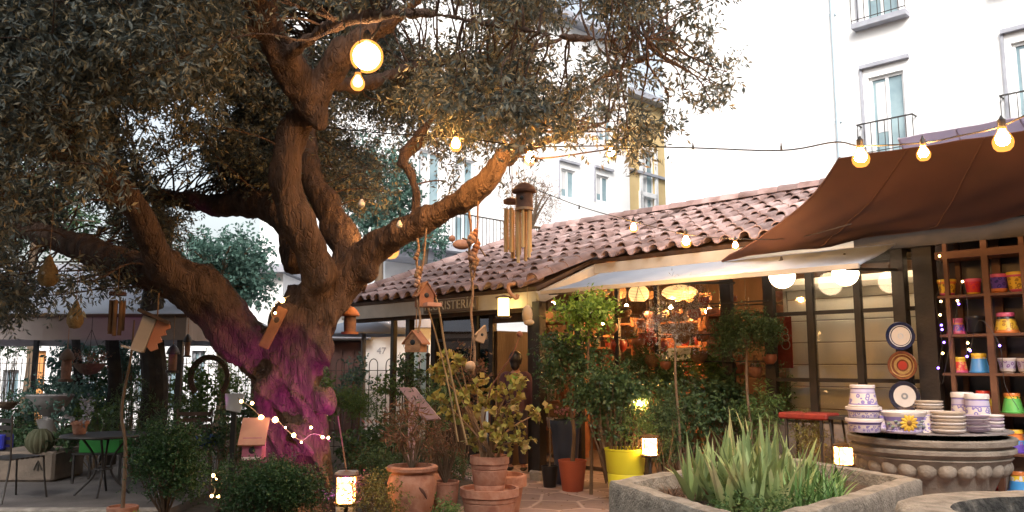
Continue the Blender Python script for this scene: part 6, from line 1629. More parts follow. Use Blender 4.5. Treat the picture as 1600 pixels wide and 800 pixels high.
pl('potted_shrub', 'thin red-stemmed sapling in a small black pot beside the porch post', 'potted plant', 858, 590, 10.6, 22, 70, 'fine', 'deep', dens=.6, pot=potpx('plain', 26, 32, 10.6), potmat=BLACKP, trunk=.012)
# shrubs along the glazing
for i, (a, b, Y, rx, ry, sp_, lf, lab) in enumerate([
 (1010,635,10.9,42,58,'mid','deep','dense dark shrub left of the silvery tree'),
 (1068,655,10.3,44,58,'mid','dark','tall dark shrub under the silvery tree beside the aloe'),
 (1118,635,10.6,40,56,'mid','deep','dark leafy shrub between the silvery tree and olive topiary'),
 (1035,680,9.6,34,50,'fine','dark','low dark shrub left of the aloe leaves'),
 (1190,655,10.0,36,44,'narrow','mid','light green narrow-leaved shrub under the olive topiary'),
 (1150,650,10.4,40,52,'mid','dark','shrub behind the tips of the aloe leaves'),
 (1050,590,11.2,40,34,'mid','deep','airy dark shrub top in front of the indoor pots'),
 (1105,585,11.0,34,32,'mid','mid','lighter green shrub top left of the olive topiary'),
 (1000,575,11.2,30,30,'fine','dark','fine-leaved shrub top above the yellow-green pot shrub'),
 (1215,615,10.3,18,50,'fine','mid','thin green climber beside the brown window post'),
 (945,625,10.9,34,40,'mid','dark','dark shrub behind the shrub in the yellow-green pot')]):
    pl('shrub', lab, 'shrub', a, b, Y, rx, ry, sp_, lf, dens=1.2, lumps=8, group='dark shrubs before the shop windows')
pl('ochre_shrub', 'yellow-green small shrub under the red-topped bench', 'shrub', 1265, 690, 9.3, 30, 36, 'fine', 'ochre', dens=1.0, lumps=7)
# silver tree, topiary
pl('silver_tree', 'slim tree with a spiky silvery grey crown in front of the shop lights', 'tree', 1055, 500, 10.0, 50, 52, (.20,8,.05,.007), 'silver', dens=1.5, trunk=.022, lumps=7, up=.8, droop=-.1)
pl('olive_topiary', 'round-headed olive topiary on a thin stem right of the silvery tree', 'tree', 1166, 522, 9.9, 48, 42, 'fine', 'dark', dens=1.9, trunk=.022, lumps=9)
pl('boxwood_topiary', 'round-headed topiary on a thin stem seen between the trunk and lectern sign', 'tree', 562, 636, 12.5, 40, 28, 'fine', 'mid', dens=1.3, trunk=.02, lumps=8, pot=('classic', .2, .3))
pl('sapling', 'blue-green leafy sapling growing above the round topiary', 'sapling', 552, 590, 13.2, 24, 34, 'mid', 'blue', dens=.8, trunk=.012)
pl('sapling', 'bright green sapling against the iron railing', 'sapling', 610, 612, 13.4, 22, 26, 'mid', 'mid', dens=.9, trunk=.012)
for i, (a, b, Y, rx, ry, sp_, lf, lab) in enumerate([
 (560,705,10.6,44,34,'mid','deep','dark low bush between the trunk and the clay urn'),
 (615,685,10.8,48,36,'mid','dark','low dark bush left of the lectern sign'),
 (650,720,9.2,40,30,'fine','deep','dark bush just behind the clay urn'),
 (600,735,9.0,46,30,'fine','dark','low bush above the yellowish bush'),
 (690,620,11.0,40,40,'mid','dark','dark bush behind the leaning canes'),
 (725,600,11.2,36,44,'mid','brown','reddish-leaved bush in front of the porch window'),
 (505,620,12.5,26,40,'mid','mid','light green bush just right of the trunk'),
 (640,590,12.4,24,44,'mid','dark','slim bush between the porch posts'),
 (690,735,9.4,40,30,'fine','dark','low green bush behind the small clay pot')]):
    pl('low_bush', lab, 'bush', a, b, Y, rx, ry, sp_, lf, dens=.9, lumps=7, group='bushes in the middle of the garden')
q = W(542, 728, 8.3); x, y = q.x, q.y; t = Thing('square_pot', 'small grey stone pot holding a thin stake right of the trunk', 'pot', (x,y,.0)); mb = MB(); mb.box((x,y,.26), (.17,.17,.44), bev=.01); mb.box((x,y,.49), (.20,.20,.05), bev=.01); t.part('pot', mb, GREYB); t.part('stake', MB().tube([(x,y,.5),W(528,650,8.3)], .008, 6), pm('brown_stake', (.16,.10,.08)))
# left garden
Yl = 9.9
for (a, b, Y, rx, ry, sp_, lf, lab, kw) in [
 (130,640,12.6,56,40,'broad','blue','blue-green big-leaved bush behind the bistro table',{}),
 (180,600,13.5,50,58,'broad','deep','tall big-leaved shrub against the white street wall',{}),
 (105,600,13.8,34,50,'broad','blue','loose leafy shrub left of the hanging basket',{}),
 (210,560,13.2,34,60,'mid','blue','tall blue-green shrub beside the dark trunk',{}),
 (150,655,11.8,50,36,'fine','mid','fine-leaved green bush right behind the bistro table',{}),
 (250,610,12.2,30,50,'mid','mid','leafy green bush right of the thick dark trunk',{}),
 (60,655,12.6,40,30,'fine','blue','bluish bush between the urn and the railing',{}),
 (60,690,12.0,60,30,'mid','dark','dark undergrowth behind the stone planter box',{}),
 (20,660,12.2,40,26,'mid','dark','low dark bush at the left edge',{}),
 (300,620,12.9,40,56,'broad','mid','light green big-leaved shrub under the wicker arch',{}),
 (355,605,12.6,34,44,'mid','mid','yellow-green shrub just left of the trunk',{}),
 (340,700,9.6,50,40,'mid','dark','dark shrub between the round bush and the trunk',{}),
 (290,660,10.5,46,36,'narrow','dark','feathery dark shrub behind the round clipped bush',{}),
 (215,650,10.8,30,60,'narrow','dark','dark upright shrub around the thick dark trunk',{}),
 (160,545,15.2,60,22,'mid','blue','tree greenery under the canopy edge',{}),
 (20,535,15.2,44,22,'mid','deep','dark greenery hanging at the left under the canopy',{}),
 (380,650,10.2,26,40,'mid','dark','dark shrub hugging the left of the trunk',{})]:
    pl('garden_shrub', lab, 'shrub', a, b, Y, rx, ry, sp_, lf, dens=.7, lumps=7, group='shrubs behind the terrace on the left', **kw)
# background trees
def tree2(label, px, py, Y, rx, ry, leaf, dens=.7, spec='broad', tr=.14, lumps=12):
    q = W(px, py, Y); u = sz(1, Y)
    return plant('garden_tree', label, 'tree', (q.x, q.y, 0), (q.z, rx*u, rx*u*.9, ry*u), spec, leaf, dens=dens, trunk=tr, lumps=lumps)
tree2('teal-green tree beyond the canopy left of the olive trunk', 350, 425, 17.5, 80, 62, 'blue', 1.1)
tree2('blue-green tree behind the right limb of the olive', 600, 300, 18.5, 58, 105, 'blue', 1.0)
tree2('dark tree far left behind the canopy', 60, 330, 18, 120, 70, 'deep', .5)
tree2('rust-leaved bare-looking tree between the white houses above the tiles', 830, 335, 20.5, 52, 70, 'brown', .30, 'fine', .10)
tree2('small grey-green tree tips over the left end of the tiled roof', 665, 372, 19, 44, 34, 'blue', .5)
# thick dark trunks under the canopy
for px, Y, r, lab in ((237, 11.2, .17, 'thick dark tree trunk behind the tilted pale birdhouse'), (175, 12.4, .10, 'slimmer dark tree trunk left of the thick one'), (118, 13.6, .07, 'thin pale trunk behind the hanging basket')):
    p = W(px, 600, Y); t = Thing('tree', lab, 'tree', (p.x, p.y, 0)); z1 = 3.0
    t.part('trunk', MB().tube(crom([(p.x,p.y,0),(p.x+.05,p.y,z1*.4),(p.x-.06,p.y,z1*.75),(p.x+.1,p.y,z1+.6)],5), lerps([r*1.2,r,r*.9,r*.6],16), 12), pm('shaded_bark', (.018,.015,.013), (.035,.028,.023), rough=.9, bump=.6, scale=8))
    pass

# hanging baskets
def basket(px, py, Y, rpx, lab, arch=False, leaf='brown', foot=None):
    p = W(px, py, Y); r = sz(rpx, Y); t = Thing('hanging_basket', lab, 'hanging basket', p)
    t.part('bowl', MB().lathe([(.001,-r*.75),(r*.5,-r*.62),(r*.85,-r*.25),(r,0),(r*.93,0),(r*.8,-r*.2),(0,-r*.4)], p, 20), pm('coir', (.12,.08,.05), (.08,.05,.035), bump=.8, scale=20), smooth=True)
    t.part('foliage', foliage_mesh([((p.x,p.y,p.z+r*.1), (r*.95,r*.95,r*.45))], 'fine', leaf, 1.1), LF[leaf])
    mb = MB()
    for k in range(3): mb.tube([p+Vector((r*.95*math.cos(k*2.09),r*.95*math.sin(k*2.09),0)), p+Vector((0,0,r*2.2))], .004, 5)
    mb.tube([p+Vector((0,0,r*2.2)), p+Vector((0,0,r*3.2))], .004, 5); t.part('chains', mb, IRON)
basket(140, 568, 10.4, 24, 'rounded shaggy hanging basket under the canopy', leaf='brown')
basket(12, 628, 10.6, 16, 'dark little hanging basket at the left edge', leaf='dark')
# round wicker arch
p = W(327, 590, 11.2); r = sz(29, 11.2); t = Thing('wicker_arch', 'round arch of dark woven twigs hanging left of the trunk', 'wreath', p)
mb = MB(); pts = lambda rr, off: [p+Vector((rr*math.cos(a), off, rr*1.1*math.sin(a))) for a in [math.pi*(-.25+1.5*k/20) for k in range(21)]]
for k in range(5): mb.tube(pts(r*(.88+.05*k), .03*math.sin(k*3)), .012, 6)
t.part('twigs', mb, pm('dark_wicker', (.05,.035,.025), (.08,.05,.04)))
t.part('foliage', foliage_mesh([(tuple(p+Vector((r*.9*math.cos(a),0,r*math.sin(a)))), (.10,.06,.08)) for a in (0.2,.8,1.4,2.0,2.7,3.2)], 'fine', 'dark', .5), LF['dark'])
# urn on pedestal
p = G(213, 742, 0); p = Vector((W(78,600,11.3).x, 11.3, 0)); x, y = W(70, 600, 11.4)[:2]
x, y = W(74, 600, 11.4)[:2]; t = Thing('stone_urn', 'pale stone urn on a tall pedestal overflowing with leaves behind the bistro table', 'urn', (x, y, 0))
x = W(80,600,11.4).x; 
t.part('pedestal', MB().lathe([(.17,0),(.17,.06),(.12,.10),(.11,.7),(.14,.78),(.15,.82)], (x,y,0), 20), GREYB, smooth=True)
t.part('bowl', MB().lathe([(.08,0),(.06,.06),(.12,.10),(.24,.22),(.30,.34),(.28,.36),(.0,.30)], (x,y,.80), 24), GREYB, smooth=True)
t.part('foliage', foliage_mesh([((x,y,1.20),(.40,.34,.20)),((x-.2,y-.2,1.02),(.2,.15,.16)),((x+.22,y-.15,1.0),(.18,.15,.16))], 'mid', 'blue', 1.1), LF['blue'])
# long stick plant on the left of the round bush
t = Thing('climbing_stem', 'thin bent bare stem rising from a clay pot beside the round clipped bush', 'plant', tuple(W(192,790,8.0)[:2])+(.03,))
x, y = W(192,790,8.0)[:2]; t.part('pot', potmb(x,y,.03,.14,.20), TERR, smooth=True); t.part('stem', MB().tube(crom([(x,y,.2),W(196,700,8.0),W(190,640,8.0),W(204,560,8.0),W(210,500,8.0)],5), lerps([.02,.016,.013,.008],21), 7), TWIG, smooth=True)
x, y = W(212,792,7.3)[:2]; t = Thing('potted_flower', 'clay pot with pale yellow-green leaves at the bottom left of the round bush', 'potted plant', (x,y,.03)); t.part('pot', potmb(x,y,.03,.09,.10), TERR, smooth=True); t.part('foliage', foliage_mesh([((x,y,.18),(.08,.08,.06))], 'fine', 'lime', .9), LF['lime'])
# bistro table and pot on it
x, y = W(165,680,9.55)[:2]; r = sz(62, 9.55); zt_ = W(165,678,9.55).z
t = Thing('bistro_table', 'round dark iron bistro table with curved legs on the terrace', 'table', (x,y,.1))
t.part('tabletop', MB().lathe([(.001,0),(r,0),(r*1.01,.012),(r,.024),(.001,.026)], (x,y,zt_-.026), 36), IRON)
for a in (.3, 1.87, 3.44, 5.0):
    c_, s_ = math.cos(a), math.sin(a); t.part('leg', MB().tube(crom([(x+r*.55*c_,y+r*.55*s_,zt_-.02),(x+r*.22*c_,y+r*.22*s_,zt_*.68),(x+r*.20*c_,y+r*.20*s_,zt_*.42),(x+r*.62*c_,y+r*.62*s_,.1)],5), .013, 7), IRON, smooth=True)
t.part('ring', MB().tube([(x+r*.2*math.cos(a),y+r*.2*math.sin(a),zt_*.5) for a in [k*.393 for k in range(17)]], .009, 6), IRON)
x2, y2 = W(124,676,9.5)[:2]; u = sz(1,9.5); t = Thing('potted_plant', 'orange clay pot with a pale leafy plant standing on the bistro table', 'potted plant', (x2,y2,zt_+.001)); t.part('pot', potmb(x2,y2,zt_+.001,13*u,20*u), TERR, smooth=True); t.part('foliage', foliage_mesh([((x2,y2,zt_+30*u),(14*u,14*u,8*u))], 'mid', 'silver', .5), LF['silver'])
# second table / green box
x, y = W(165,700,10.6)[:2]; t = Thing('green_crate', 'bright green plastic crate on a low dark bench behind the bistro table', 'crate', (x,y,.62))
GR = pm('green_plastic', (.02,.22,.03), (.02,.16,.03), rough=.4); zc = W(165,705,10.6).z; zt2_ = W(165,686,10.6).z; w_ = sz(60,10.6); h_ = zt2_-zc
mb = MB(); 
for (cx_,cy_,sx_,sy_) in ((x,y-.16,w_,.02),(x,y+.16,w_,.02),(x-w_/2,y,.02,.30),(x+w_/2,y,.02,.30)): mb.box((cx_,cy_,zc+h_/2), (sx_,sy_,h_))
mb.box((x,y,zc+.01), (w_-.02,.30,.02)); t.part('crate', mb, GR)
mb = MB(); mb.lathe([(.07,0),(.10,h_*1.1)], (x-.1,y,zc+.02), 12); t.part('inner_pot', mb, BLACKP)
t = Thing('low_bench', 'dark iron plant bench on thin legs under the green crate', 'bench', (x,y,.1)); mb = MB(); 
for k in range(6): mb.box((x, y-.2+k*.08, zc-.015), (w_*1.25,.05,.02))
t.part('slats', mb, IRON)
for sx_ in (-1,1):
    for sy_ in (-1,1): t.part('leg', MB().bar((x+sx_*w_*.58,y+sy_*.2,.1),(x+sx_*w_*.58,y+sy_*.2,zc-.02),.025), IRON)
# chair at left edge
def chair(px, Y, rz, lab, mat=IRON, grp=None):
    q = W(px, 700, Y); t = Thing('garden_chair', lab, 'chair', (q.x,q.y,.1), rz, grp); T = t.M; h = .45
    mb = MB(T)
    for k in range(7): mb.box((0,-.19+k*.063,h), (.42,.045,.018))
    t.part('seat', mb, mat)
    for sx_ in (-1,1):
        t.part('leg', MB(T).tube(crom([(sx_*.20,-.21,h),(sx_*.21,-.23,h*.5),(sx_*.23,-.26,0)],4), .011, 6), mat)
        t.part('leg', MB(T).tube(crom([(sx_*.20,.22,.92),(sx_*.20,.20,h),(sx_*.21,.24,h*.4),(sx_*.23,.29,0)],4), .011, 6), mat)
    mb = MB(T)
    for k in range(5): mb.box((0,.21,.56+k*.075), (.40,.015,.045))
    t.part('backrest', mb, mat); return t
chair(22, 9.2, 2.8, 'dark slatted iron chair at the left edge of the photo')
SLAT = pm('weathered_slats', (.12,.08,.065), (.08,.055,.045), rough=.8)
chair(300, 10.0, .3, 'folding slatted wooden chair behind the round clipped bush', SLAT)
chair(345, 10.2, -.35, 'folding slatted wooden chair nearer to the trunk', SLAT)
p = W(325,688,9.9); t = Thing('cushion', 'crumpled blue cushion lying between the slatted chairs', 'cushion', p); t.part('cushion', MB().sph(p, .17, 16, 10, (1.1,.9,.45)), pm('blue_cloth', (.03,.09,.30), (.02,.06,.2), rough=.9), smooth=True)
p = W(2,690,9.0); t = Thing('blue_bottle_crate', 'small deep blue plastic box standing on the chair at the left edge', 'box', p); t.part('box', MB().box(p, (.16,.2,.16), bev=.015, taper=.9), pm('blue_plastic', (.02,.03,.4), (.02,.03,.3), rough=.35))
# stone planter box with cactus
x, y = W(60,700,10.9)[:2]; w_ = sz(105,10.3); zt_ = W(60,706,10.5).z
t = Thing('stone_planter_box', 'square carved stone planter box with a small emblem behind the bistro table', 'planter', (x,y,.1))
mb = MB(); mb.box((x,y,(zt_+.1)/2), (w_,.75,zt_-.1), bev=.03, taper=1.0); t.part('box', mb, pm('sandy_stone', (.17,.13,.10), (.12,.095,.075), rough=.9, scale=5, bump=.5))
mb = MB(); px_ = x-.0+sz(-1,10); xe = W(58,730,10.5).x; ze = W(58,728,10.5).z
mb.tube([(xe-.05,y-.385,ze-.05),(xe,y-.39,ze+.06),(xe+.05,y-.385,ze-.05)], .010, 6).tube([(xe,y-.385,ze-.06),(xe,y-.385,ze+.02)], .012, 6); t.part('emblem', mb, pm('dark_emblem', (.06,.05,.04)))
x3, y3 = W(62,690,10.6)[:2]; rr3 = sz(19,10.6); t = Thing('barrel_cactus', 'round ribbed barrel cactus in the stone planter box', 'cactus', (x3,y3,zt_))
t.part('body', MB().lathe([(rr3*.6,-.02),(rr3*.95,rr3*.4),(rr3,rr3*.9),(rr3*.8,rr3*1.4),(rr3*.4,rr3*1.75),(.01,rr3*1.7)], (x3,y3,zt_), 40, wob=lambda a,i: 1+.07*math.cos(a*14)), pm('cactus_skin', (.05,.055,.025), (.08,.075,.04)), smooth=True)
pl('potted_plant', 'leafy undergrowth filling the back of the stone planter box', 'plant', 100, 690, 10.8, 34, 12, 'mid', 'dark', z0=.5, dens=.8)

# lectern sign and menu boards
p = W(652, 640, 8.9); t = Thing('lectern_sign', 'slanted metal lectern sign on a mauve post in the middle of the garden', 'sign', (p.x,p.y,.03))
MAU = pm('mauve_metal', (.36,.27,.33), (.3,.22,.28), rough=.45, metal=.2)
a, b, c_, d = W(625,607,9.3), W(650,607,9.1), W(690,656,8.5), W(664,658,8.75)
mb = MB(); mb.slab([a, b, c_, d], .025); t.part('panel', mb, MAU)
mb = MB(); mb.box((W(655,0,8.9).x, 8.9, W(0,628,8.9).z/2), (.085,.06,W(0,628,8.9).z)); t.part('post', mb, MAU)
WBD = pm('white_menu_board', (.85,.87,.88), (.82,.84,.85), rough=.4)
for (pts, Y, lab) in (([(352,618),(374,616),(374,640),(366,637)],9.0,'tilted white menu board peeping out left of the trunk'),([(500,620),(506,618),(516,644),(502,645)],9.6,'tilted white menu board peeping out right of the trunk')):
    q = [W(a, b, Y) for a, b in pts]; t = Thing('menu_board', lab, 'sign', (q[0].x, q[0].y, .03)); mb = MB(); n = len(q)
    x0, x1 = min(v.x for v in q), max(v.x for v in q); ex = .28 if 'left' in lab else -.28
    mb = MB(); xa, xb = (x0, x1+.05) if 'left' in lab else (x0-.08, x1); zt_, zb2 = max(v.z for v in q), min(v.z for v in q)
    mb.slab([(xa,Y,zt_),(xb,Y,zt_),(xb,Y-.12,zb2-.03),(xa+(.06 if 'left' in lab else 0),Y-.12,zb2)], .015); t.part('panel', mb, WBD)
    t.part('post', MB().bar(((xa+xb)/2,Y,.03),((xa+xb)/2,Y,zt_-.1),.05), IRON)

# hanging pots inside the shop (red, orange, basketry)
ORT = pm('orange_glaze', (.36,.13,.06), (.24,.085,.045), rough=.4, scale=8); RDT = pm('red_pot_glaze', (.33,.045,.03), (.20,.035,.028), rough=.35, scale=8); WKR = pm('brown_wicker', (.22,.12,.06), (.14,.075,.04), rough=.8, scale=30, bump=.8, bscale=60)
YEP = pm('yellow_pot_glaze', (.75,.50,.03), (.65,.4,.03), rough=.4)
hp = [(930,470,10,WKR),(975,486,14,WKR),(998,480,15,WKR),(955,512,12,ORT),(967,540,15,RDT),(1012,530,17,RDT),(997,535,12,ORT),(1031,541,15,RDT),(985,518,13,WKR),(1028,497,10,RDT),(1065,525,16,WKR),(1098,524,13,ORT),(1092,556,15,WKR),(1020,562,15,WKR),(1085,490,12,RDT),(1100,470,10,RDT),(950,560,10,ORT),(1003,506,10,ORT),(928,600,10,RDT),(960,590,12,ORT),(1040,570,10,ORT),(1155,555,12,ORT),(1130,520,9,WKR),(905,560,9,RDT),(1180,580,12,TERR),(1203,560,12,ORT),(1067,622,7,YEP)]
pos = ['nearest the lime green plant','left of the round wicker lantern','right under the round wicker lantern','upper left','left of the pair of windows','largest and brightest, in the middle','just left of the brightest one','just right of the brightest one','under the round wicker lantern','high behind the silvery crown','round and woven, behind the silvery crown','right of the silvery crown','below the orange one right of the silvery crown','woven, below the brightest one','high on the right','highest, beside the bright bulb','low on the left','small, between two wicker ones','at the far lower left','low, above the yellow pot','small and low in the middle','behind the olive topiary','left of the olive topiary','beside the dark camellia','under the olive topiary','at the right end by the brown post','tiny, low before the silver tree stem']
for i, (a, b, r, m) in enumerate(hp):
    c_ = 12.9+(i*37 % 10)*.09; p = WC(a, b, c_); rr = sz(r, p.y)*.9; col = {ORT:'orange',RDT:'red',WKR:'brown wicker',TERR:'terracotta',YEP:'yellow'}[m]
    t = Thing('hanging_pot', f'{col} hanging pot, {pos[i]}', 'hanging pot', p, 0, 'pots hanging in the shop front')
    t.part('pot', MB().lathe([(.001,-rr*.85),(rr*.5,-rr*.8),(rr*.9,-rr*.35),(rr,rr*.1),(rr*.9,rr*.5),(rr*.95,rr*.6),(rr*.82,rr*.6),(rr*.8,rr*.2),(0,-.3*rr)], p, 18), m, smooth=True)
    mb = MB()
    for k in range(3): mb.tube([p+Vector((rr*.85*math.cos(k*2.09),rr*.85*math.sin(k*2.09),rr*.5)), p+Vector((0,0,rr*2.4))], .003, 4)
    t.part('hanger', mb, IRON)
    if i % 3 == 0: t.part('foliage', foliage_mesh([(tuple(p+Vector((0,0,rr*.7))),(rr,rr,rr*.5))], 'fine', 'mid', .6), LF['mid'])
# a second, deeper crowd of goods hanging from the rafters
rs = random.Random(21); used = set()
HB = [(a, b) for a in range(905, 1215, 22) for b in (462, 492, 524)]
rs.shuffle(HB); colw = {0:('red',RDT),1:('orange',ORT),2:('brown wicker',WKR),3:('terracotta',TERR),4:('cream',BG)}
rowname = {462:'top row',492:'middle row',524:'lower row'}
for i, (a, b) in enumerate(sorted(HB[:34])):
    c_ = 14.6+rs.random()*1.4; cn, m = colw[rs.choice([0,1,2,2,3,4,1])]; p = WC(a+rs.uniform(-5,5), b+rs.uniform(-7,7), c_); rr = sz(rs.uniform(7,12), p.y)
    near = 'over the yellow-green pot' if a < 990 else 'around the silvery tree' if a < 1090 else 'left of the olive topiary' if a < 1150 else 'above the olive topiary'
    t = Thing('hanging_pot', f'{cn} pot in the {rowname[b]} deep in the shop {near}', 'hanging pot', p, 0, 'pots hanging deep in the shop')
    t.part('pot', MB().lathe([(.001,-rr*.85),(rr*.5,-rr*.8),(rr*.9,-rr*.35),(rr,rr*.1),(rr*.9,rr*.5),(rr*.95,rr*.6),(rr*.82,rr*.6),(rr*.8,rr*.2),(0,-.3*rr)], p, 16), m, smooth=True)
    t.part('hanger', MB().tube([p+Vector((0,0,rr*.5)), p+Vector((0,0,rr*.5+.5))], .004, 4), IRON)
# rack rods that carry them
t = Thing('hanging_rack', 'dark iron rack of rods carrying the hanging pots in the shop front', 'rack', tuple(WC(1020,440,13.6)), -math.pi/4)
sa, sb = FS(915,13.7), FS(1215,13.7); mb = MB(M45)
for z in (2.75,2.35,1.95,1.6): 
    for v in (13.35*Q+.02, 14.1*Q): mb.bar((sa,v,z),(sb,v,z),.018)
t.part('rods', mb, IRON)
# shop shelves inside with goods
for i, (px, lab) in enumerate(((870,'tall wooden shop shelf with pale goods just inside the porch corner'),(1165,'tall wooden shop shelf with clay pots behind the olive topiary'),(960,'tall wooden shop shelf behind the yellow-green pot'),(1060,'tall wooden shop shelf behind the silvery tree'))):
    c_ = (14.6,14.6,16.2,16.4)[i]; s = FS(px, c_); t = Thing('shop_shelf', lab, 'shelf', FW(s, c_*Q, .07), -math.pi/4)
    mb = MB(M45)
    for z in (.5,.95,1.4,1.85,2.25): mb.box((s, c_*Q, z), (1.0,.35,.03))
    t.part('shelves', mb, OWOOD); mb = MB(M45)
    for ds in (-.5,.5): mb.box((s+ds, c_*Q, 1.2), (.04,.35,2.3))
    t.part('sides', mb, OWOOD)
    rs = random.Random(i)
    for z in (.5,.95,1.4,1.85):
        for k in range(4):
            m = rs.choice([TERR, ORT, WG, RDT, BG]); r = rs.uniform(.06,.10); h = rs.uniform(.12,.22); p = FW(s-.38+k*.25, c_*Q, z+.016)
            row = {.5:'lowest shelf',.95:'second shelf',1.4:'third shelf',1.85:'top shelf'}[z]; cn = {TERR:'terracotta',ORT:'orange',WG:'white',RDT:'red',BG:'cream'}[m]
            tt = Thing('flower_pot', f'small {cn} pot, number {k+1} from the left on the {row} behind the {("porch corner","olive topiary","yellow pot","silvery tree")[i]}', 'flower pot', p, 0, 'small pots on the indoor shelves'); tt.part('pot', potmb(p.x,p.y,p.z,r,h,'classic',16), m, smooth=True)
t = Thing('fill_strip_lamp', 'added thin warm strip lamp hidden behind the top beam to brighten the cream blinds', 'lamp', tuple(WC(1340,420,13.75)), -math.pi/4)
sa, sb = FS(1240,13.75), FS(1448,13.75); t.part('tube', MB(M45).box(((sa+sb)/2, 13.74*Q, 2.78), (sb-sa,.03,.03)), em('fill_strip_glow', (1,.78,.52), 22)); t.part('housing', MB(M45).box(((sa+sb)/2, 13.74*Q-.03, 2.81), (sb-sa+.04,.03,.10)), BWOOD)  # added fill light for the blinds, kept out of sight
# fallen leaves
rs2 = np.random.default_rng(4); n = 900; sv = np.stack([rs2.uniform(-7.5, 2, n), rs2.uniform(6.2, 9.2, n)], 1)
C3 = np.stack([(sv[:,0]+sv[:,1])*Q, (sv[:,1]-sv[:,0])*Q, np.full(n, .040)], 1); az = rs2.uniform(0, 6.28, n); D3 = np.stack([np.cos(az), np.sin(az), np.zeros(n)], 1); S3 = np.stack([-np.sin(az), np.cos(az), np.zeros(n)], 1); l = rs2.uniform(.02,.045,(n,1))
V = np.stack([C3, C3+D3*l*.5+S3*l*.2+[0,0,.006], C3+D3*l+[0,0,.002], C3+D3*l*.5-S3*l*.2], 1).reshape(-1,3)
o = addobj('fallen_leaves', quadmesh('fallen_leaves', V, LF['brown'])); tag(o, 'small dry leaves scattered over the crazy paving', 'leaf litter', kind='stuff')
# white statue-like bottle behind window, small goods inside porch
p = WC(720, 560, 13.4); t = Thing('white_cabinet', 'white narrow cabinet with a small round knob behind the porch window', 'cabinet', (p.x,p.y,.07), -math.pi/4)
t.part('body', MB(M45).box((FL(p)[0],FL(p)[1],.75),(.32,.3,1.35),bev=.01), pm('cream_cabinet', (.5,.46,.38), (.42,.38,.31))); t.part('knob', MB().sph(FW(FL(p)[0],FL(p)[1]-.17,1.1), .025, 8, 6), BLACKP)
# red poster banner by the window post
p = WC(1222, 520, 13.85); s = FL(p)[0]; t = Thing('red_banner', 'red cloth banner with a pale looped emblem behind the left window pane', 'banner', p, -math.pi/4)
z0_, z1_ = WC(1222,575,13.85).z, WC(1222,495,13.85).z; mb = MB(M45); mb.box((s,13.85*Q,(z0_+z1_)/2), (.26,.012,z1_-z0_)); t.part('cloth', mb, pm('red_cloth', (.36,.04,.025), (.26,.03,.02), rough=.8))
mb = MB(); 
for k, (dz, r) in enumerate(((.14,.035),(.06,.045),(-.03,.055))):
    mb.tube([FW(s+.05+r*math.cos(a),13.85*Q-.012,(z0_+z1_)/2+dz+r*1.1*math.sin(a)) for a in [j*.449 for j in range(15)]], .006, 5)
t.part('emblem', mb, pm('pale_emblem', (.5,.4,.33)))

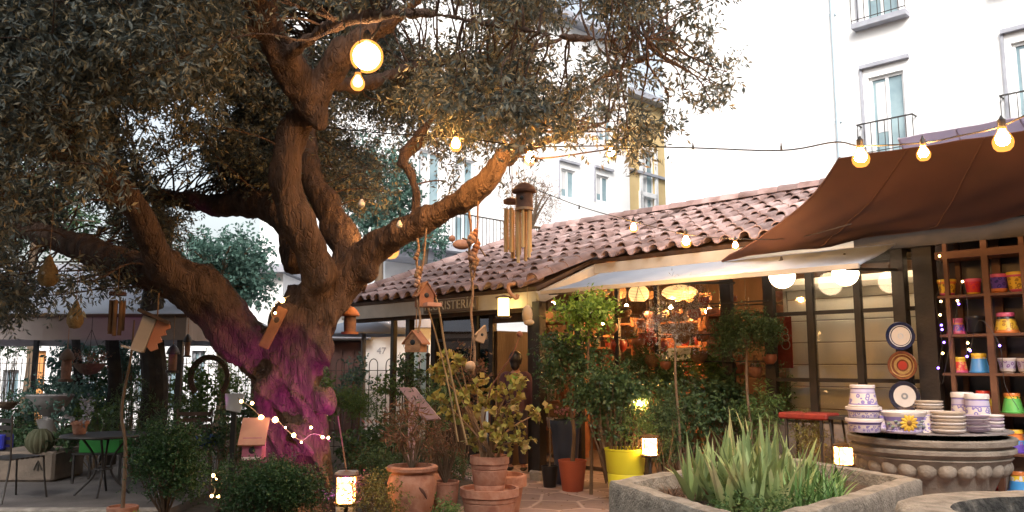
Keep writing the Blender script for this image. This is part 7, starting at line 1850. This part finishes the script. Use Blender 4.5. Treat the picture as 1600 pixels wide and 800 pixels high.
# ---------------- person in the doorway ----------------
def person():
    foot = W(806, 733, 12.0); x, y = foot.x, 11.95; z = .06; H_ = 1.66
    t = Thing('person', 'person in a plum jacket and dark trousers standing in the doorway with their back turned', 'person', (x,y,z), -.25)
    T = t.M
    def rem(mb, mat, name, vox=.016, parent=None):
        me = mkmesh(name, mb.v, mb.f, mat); o = addobj('tmp', me); md = o.modifiers.new('r','REMESH'); md.mode = 'VOXEL'; md.voxel_size = vox
        s_ = o.modifiers.new('s','SMOOTH'); s_.iterations = 4; s_.factor = .6
        bpy.context.view_layer.update(); m2 = bpy.data.meshes.new_from_object(o.evaluated_get(bpy.context.evaluated_depsgraph_get())); bpy.data.objects.remove(o)
        m2.materials.clear(); m2.materials.append(mat); m2.polygons.foreach_set('use_smooth', [True]*len(m2.polygons)); m2.name = name
        return t.part(name, m2, mat, parent=parent)
    SK = pm('skin', (.40,.22,.15), (.36,.19,.13), rough=.6)
    mb = MB(T)
    hip = .86; sh = 1.36
    for s_ in (-1,1):
        mb.tube(crom([(s_*.09,0,hip),(s_*.10,-.01,.47),(s_*.10,.02,.08)],5), lerps([.075,.05,.035],11), 12)
        mb.sph((s_*.10,.07*1,.045), .045, 10, 8, (.9,2.2,.8))
        mb.tube(crom([(s_*.17,0,sh-.03),(s_*.22,.01,1.10),(s_*.18,.10,.90)],5), lerps([.042,.034,.024],11), 10)
        # hand with fingers
        hx = Vector((s_*.17,.12,.86)); mb.sph(hx, .032, 10, 8, (.6,1,1.2))
        for k in range(4): mb.tube([hx+Vector((s_*.008,-.018+.012*k,-.02)), hx+Vector((s_*.006,-.016+.012*k,-.055)), hx+Vector((-s_*.008,-.012+.012*k,-.08+.004*abs(k-1)))], [.009,.008,.006], 6)
        mb.tube([hx+Vector((0,.025,.0)), hx+Vector((-s_*.012,.042,-.03))], [.010,.007], 6)
    mb.tube(crom([(0,0,hip-.05),(0,.0,1.02),(0,-.0,1.22),(0,0,sh),(0,0,1.42)],5), lerps([.10,.10,.115,.10,.05],21), 14)
    mb.tube([(0,0,1.38),(0,.01,1.47)], .048, 12)
    mb.sph((0,.015,1.56), .088, 18, 14, (.88,1.05,1.2)); mb.tube([(0,.10,1.55),(0,.125,1.535)], [.012,.014], 8)
    for s_ in (-1,1): mb.sph((s_*.08,.0,1.555), .02, 8, 6, (.5,1,1.5))
    body = rem(mb, SK, 'body', .013)
    mb = MB(T)
    mb.tube(crom([(0,0,.80),(0,0,.95),(0,0,1.15),(0,0,1.30),(0,0,1.40)],5), lerps([.155,.145,.155,.15,.07],21), 18)
    for s_ in (-1,1): mb.sph((s_*.14,0,1.335), .075, 12, 8); mb.tube(crom([(s_*.16,0,1.35),(s_*.225,.01,1.10),(s_*.19,.09,.93)],5), lerps([.068,.055,.045],11), 12)
    rem(mb, pm('plum_cloth', (.10,.045,.065), (.07,.03,.045), rough=.9), 'jacket', .016)
    mb = MB(T); mb.sph((0,0,.85), .15, 16, 10, (1,.8,.8))
    for s_ in (-1,1): mb.tube(crom([(s_*.085,0,.86),(s_*.10,-.01,.47),(s_*.105,.01,.10)],5), lerps([.10,.075,.06],11), 14)
    rem(mb, pm('dark_trousers', (.03,.022,.028), (.045,.03,.04), rough=.9), 'trousers', .016)
    mb = MB(T); mb.sph((0,-.012,1.585), .105, 18, 12, (.95,1.0,1.12)); mb.sph((0,-.05,1.50), .07, 12, 8, (1,.8,1.3))
    rem(mb, pm('black_hair', (.012,.01,.012), (.02,.016,.018), rough=.4), 'hair', .014)
    mb = MB(T)
    for s_ in (-1,1): mb.sph((s_*.10,.06,.03), .055, 12, 8, (.85,2.2,.6))
    t.part('shoes', mb, BLACKP, smooth=True)
person()
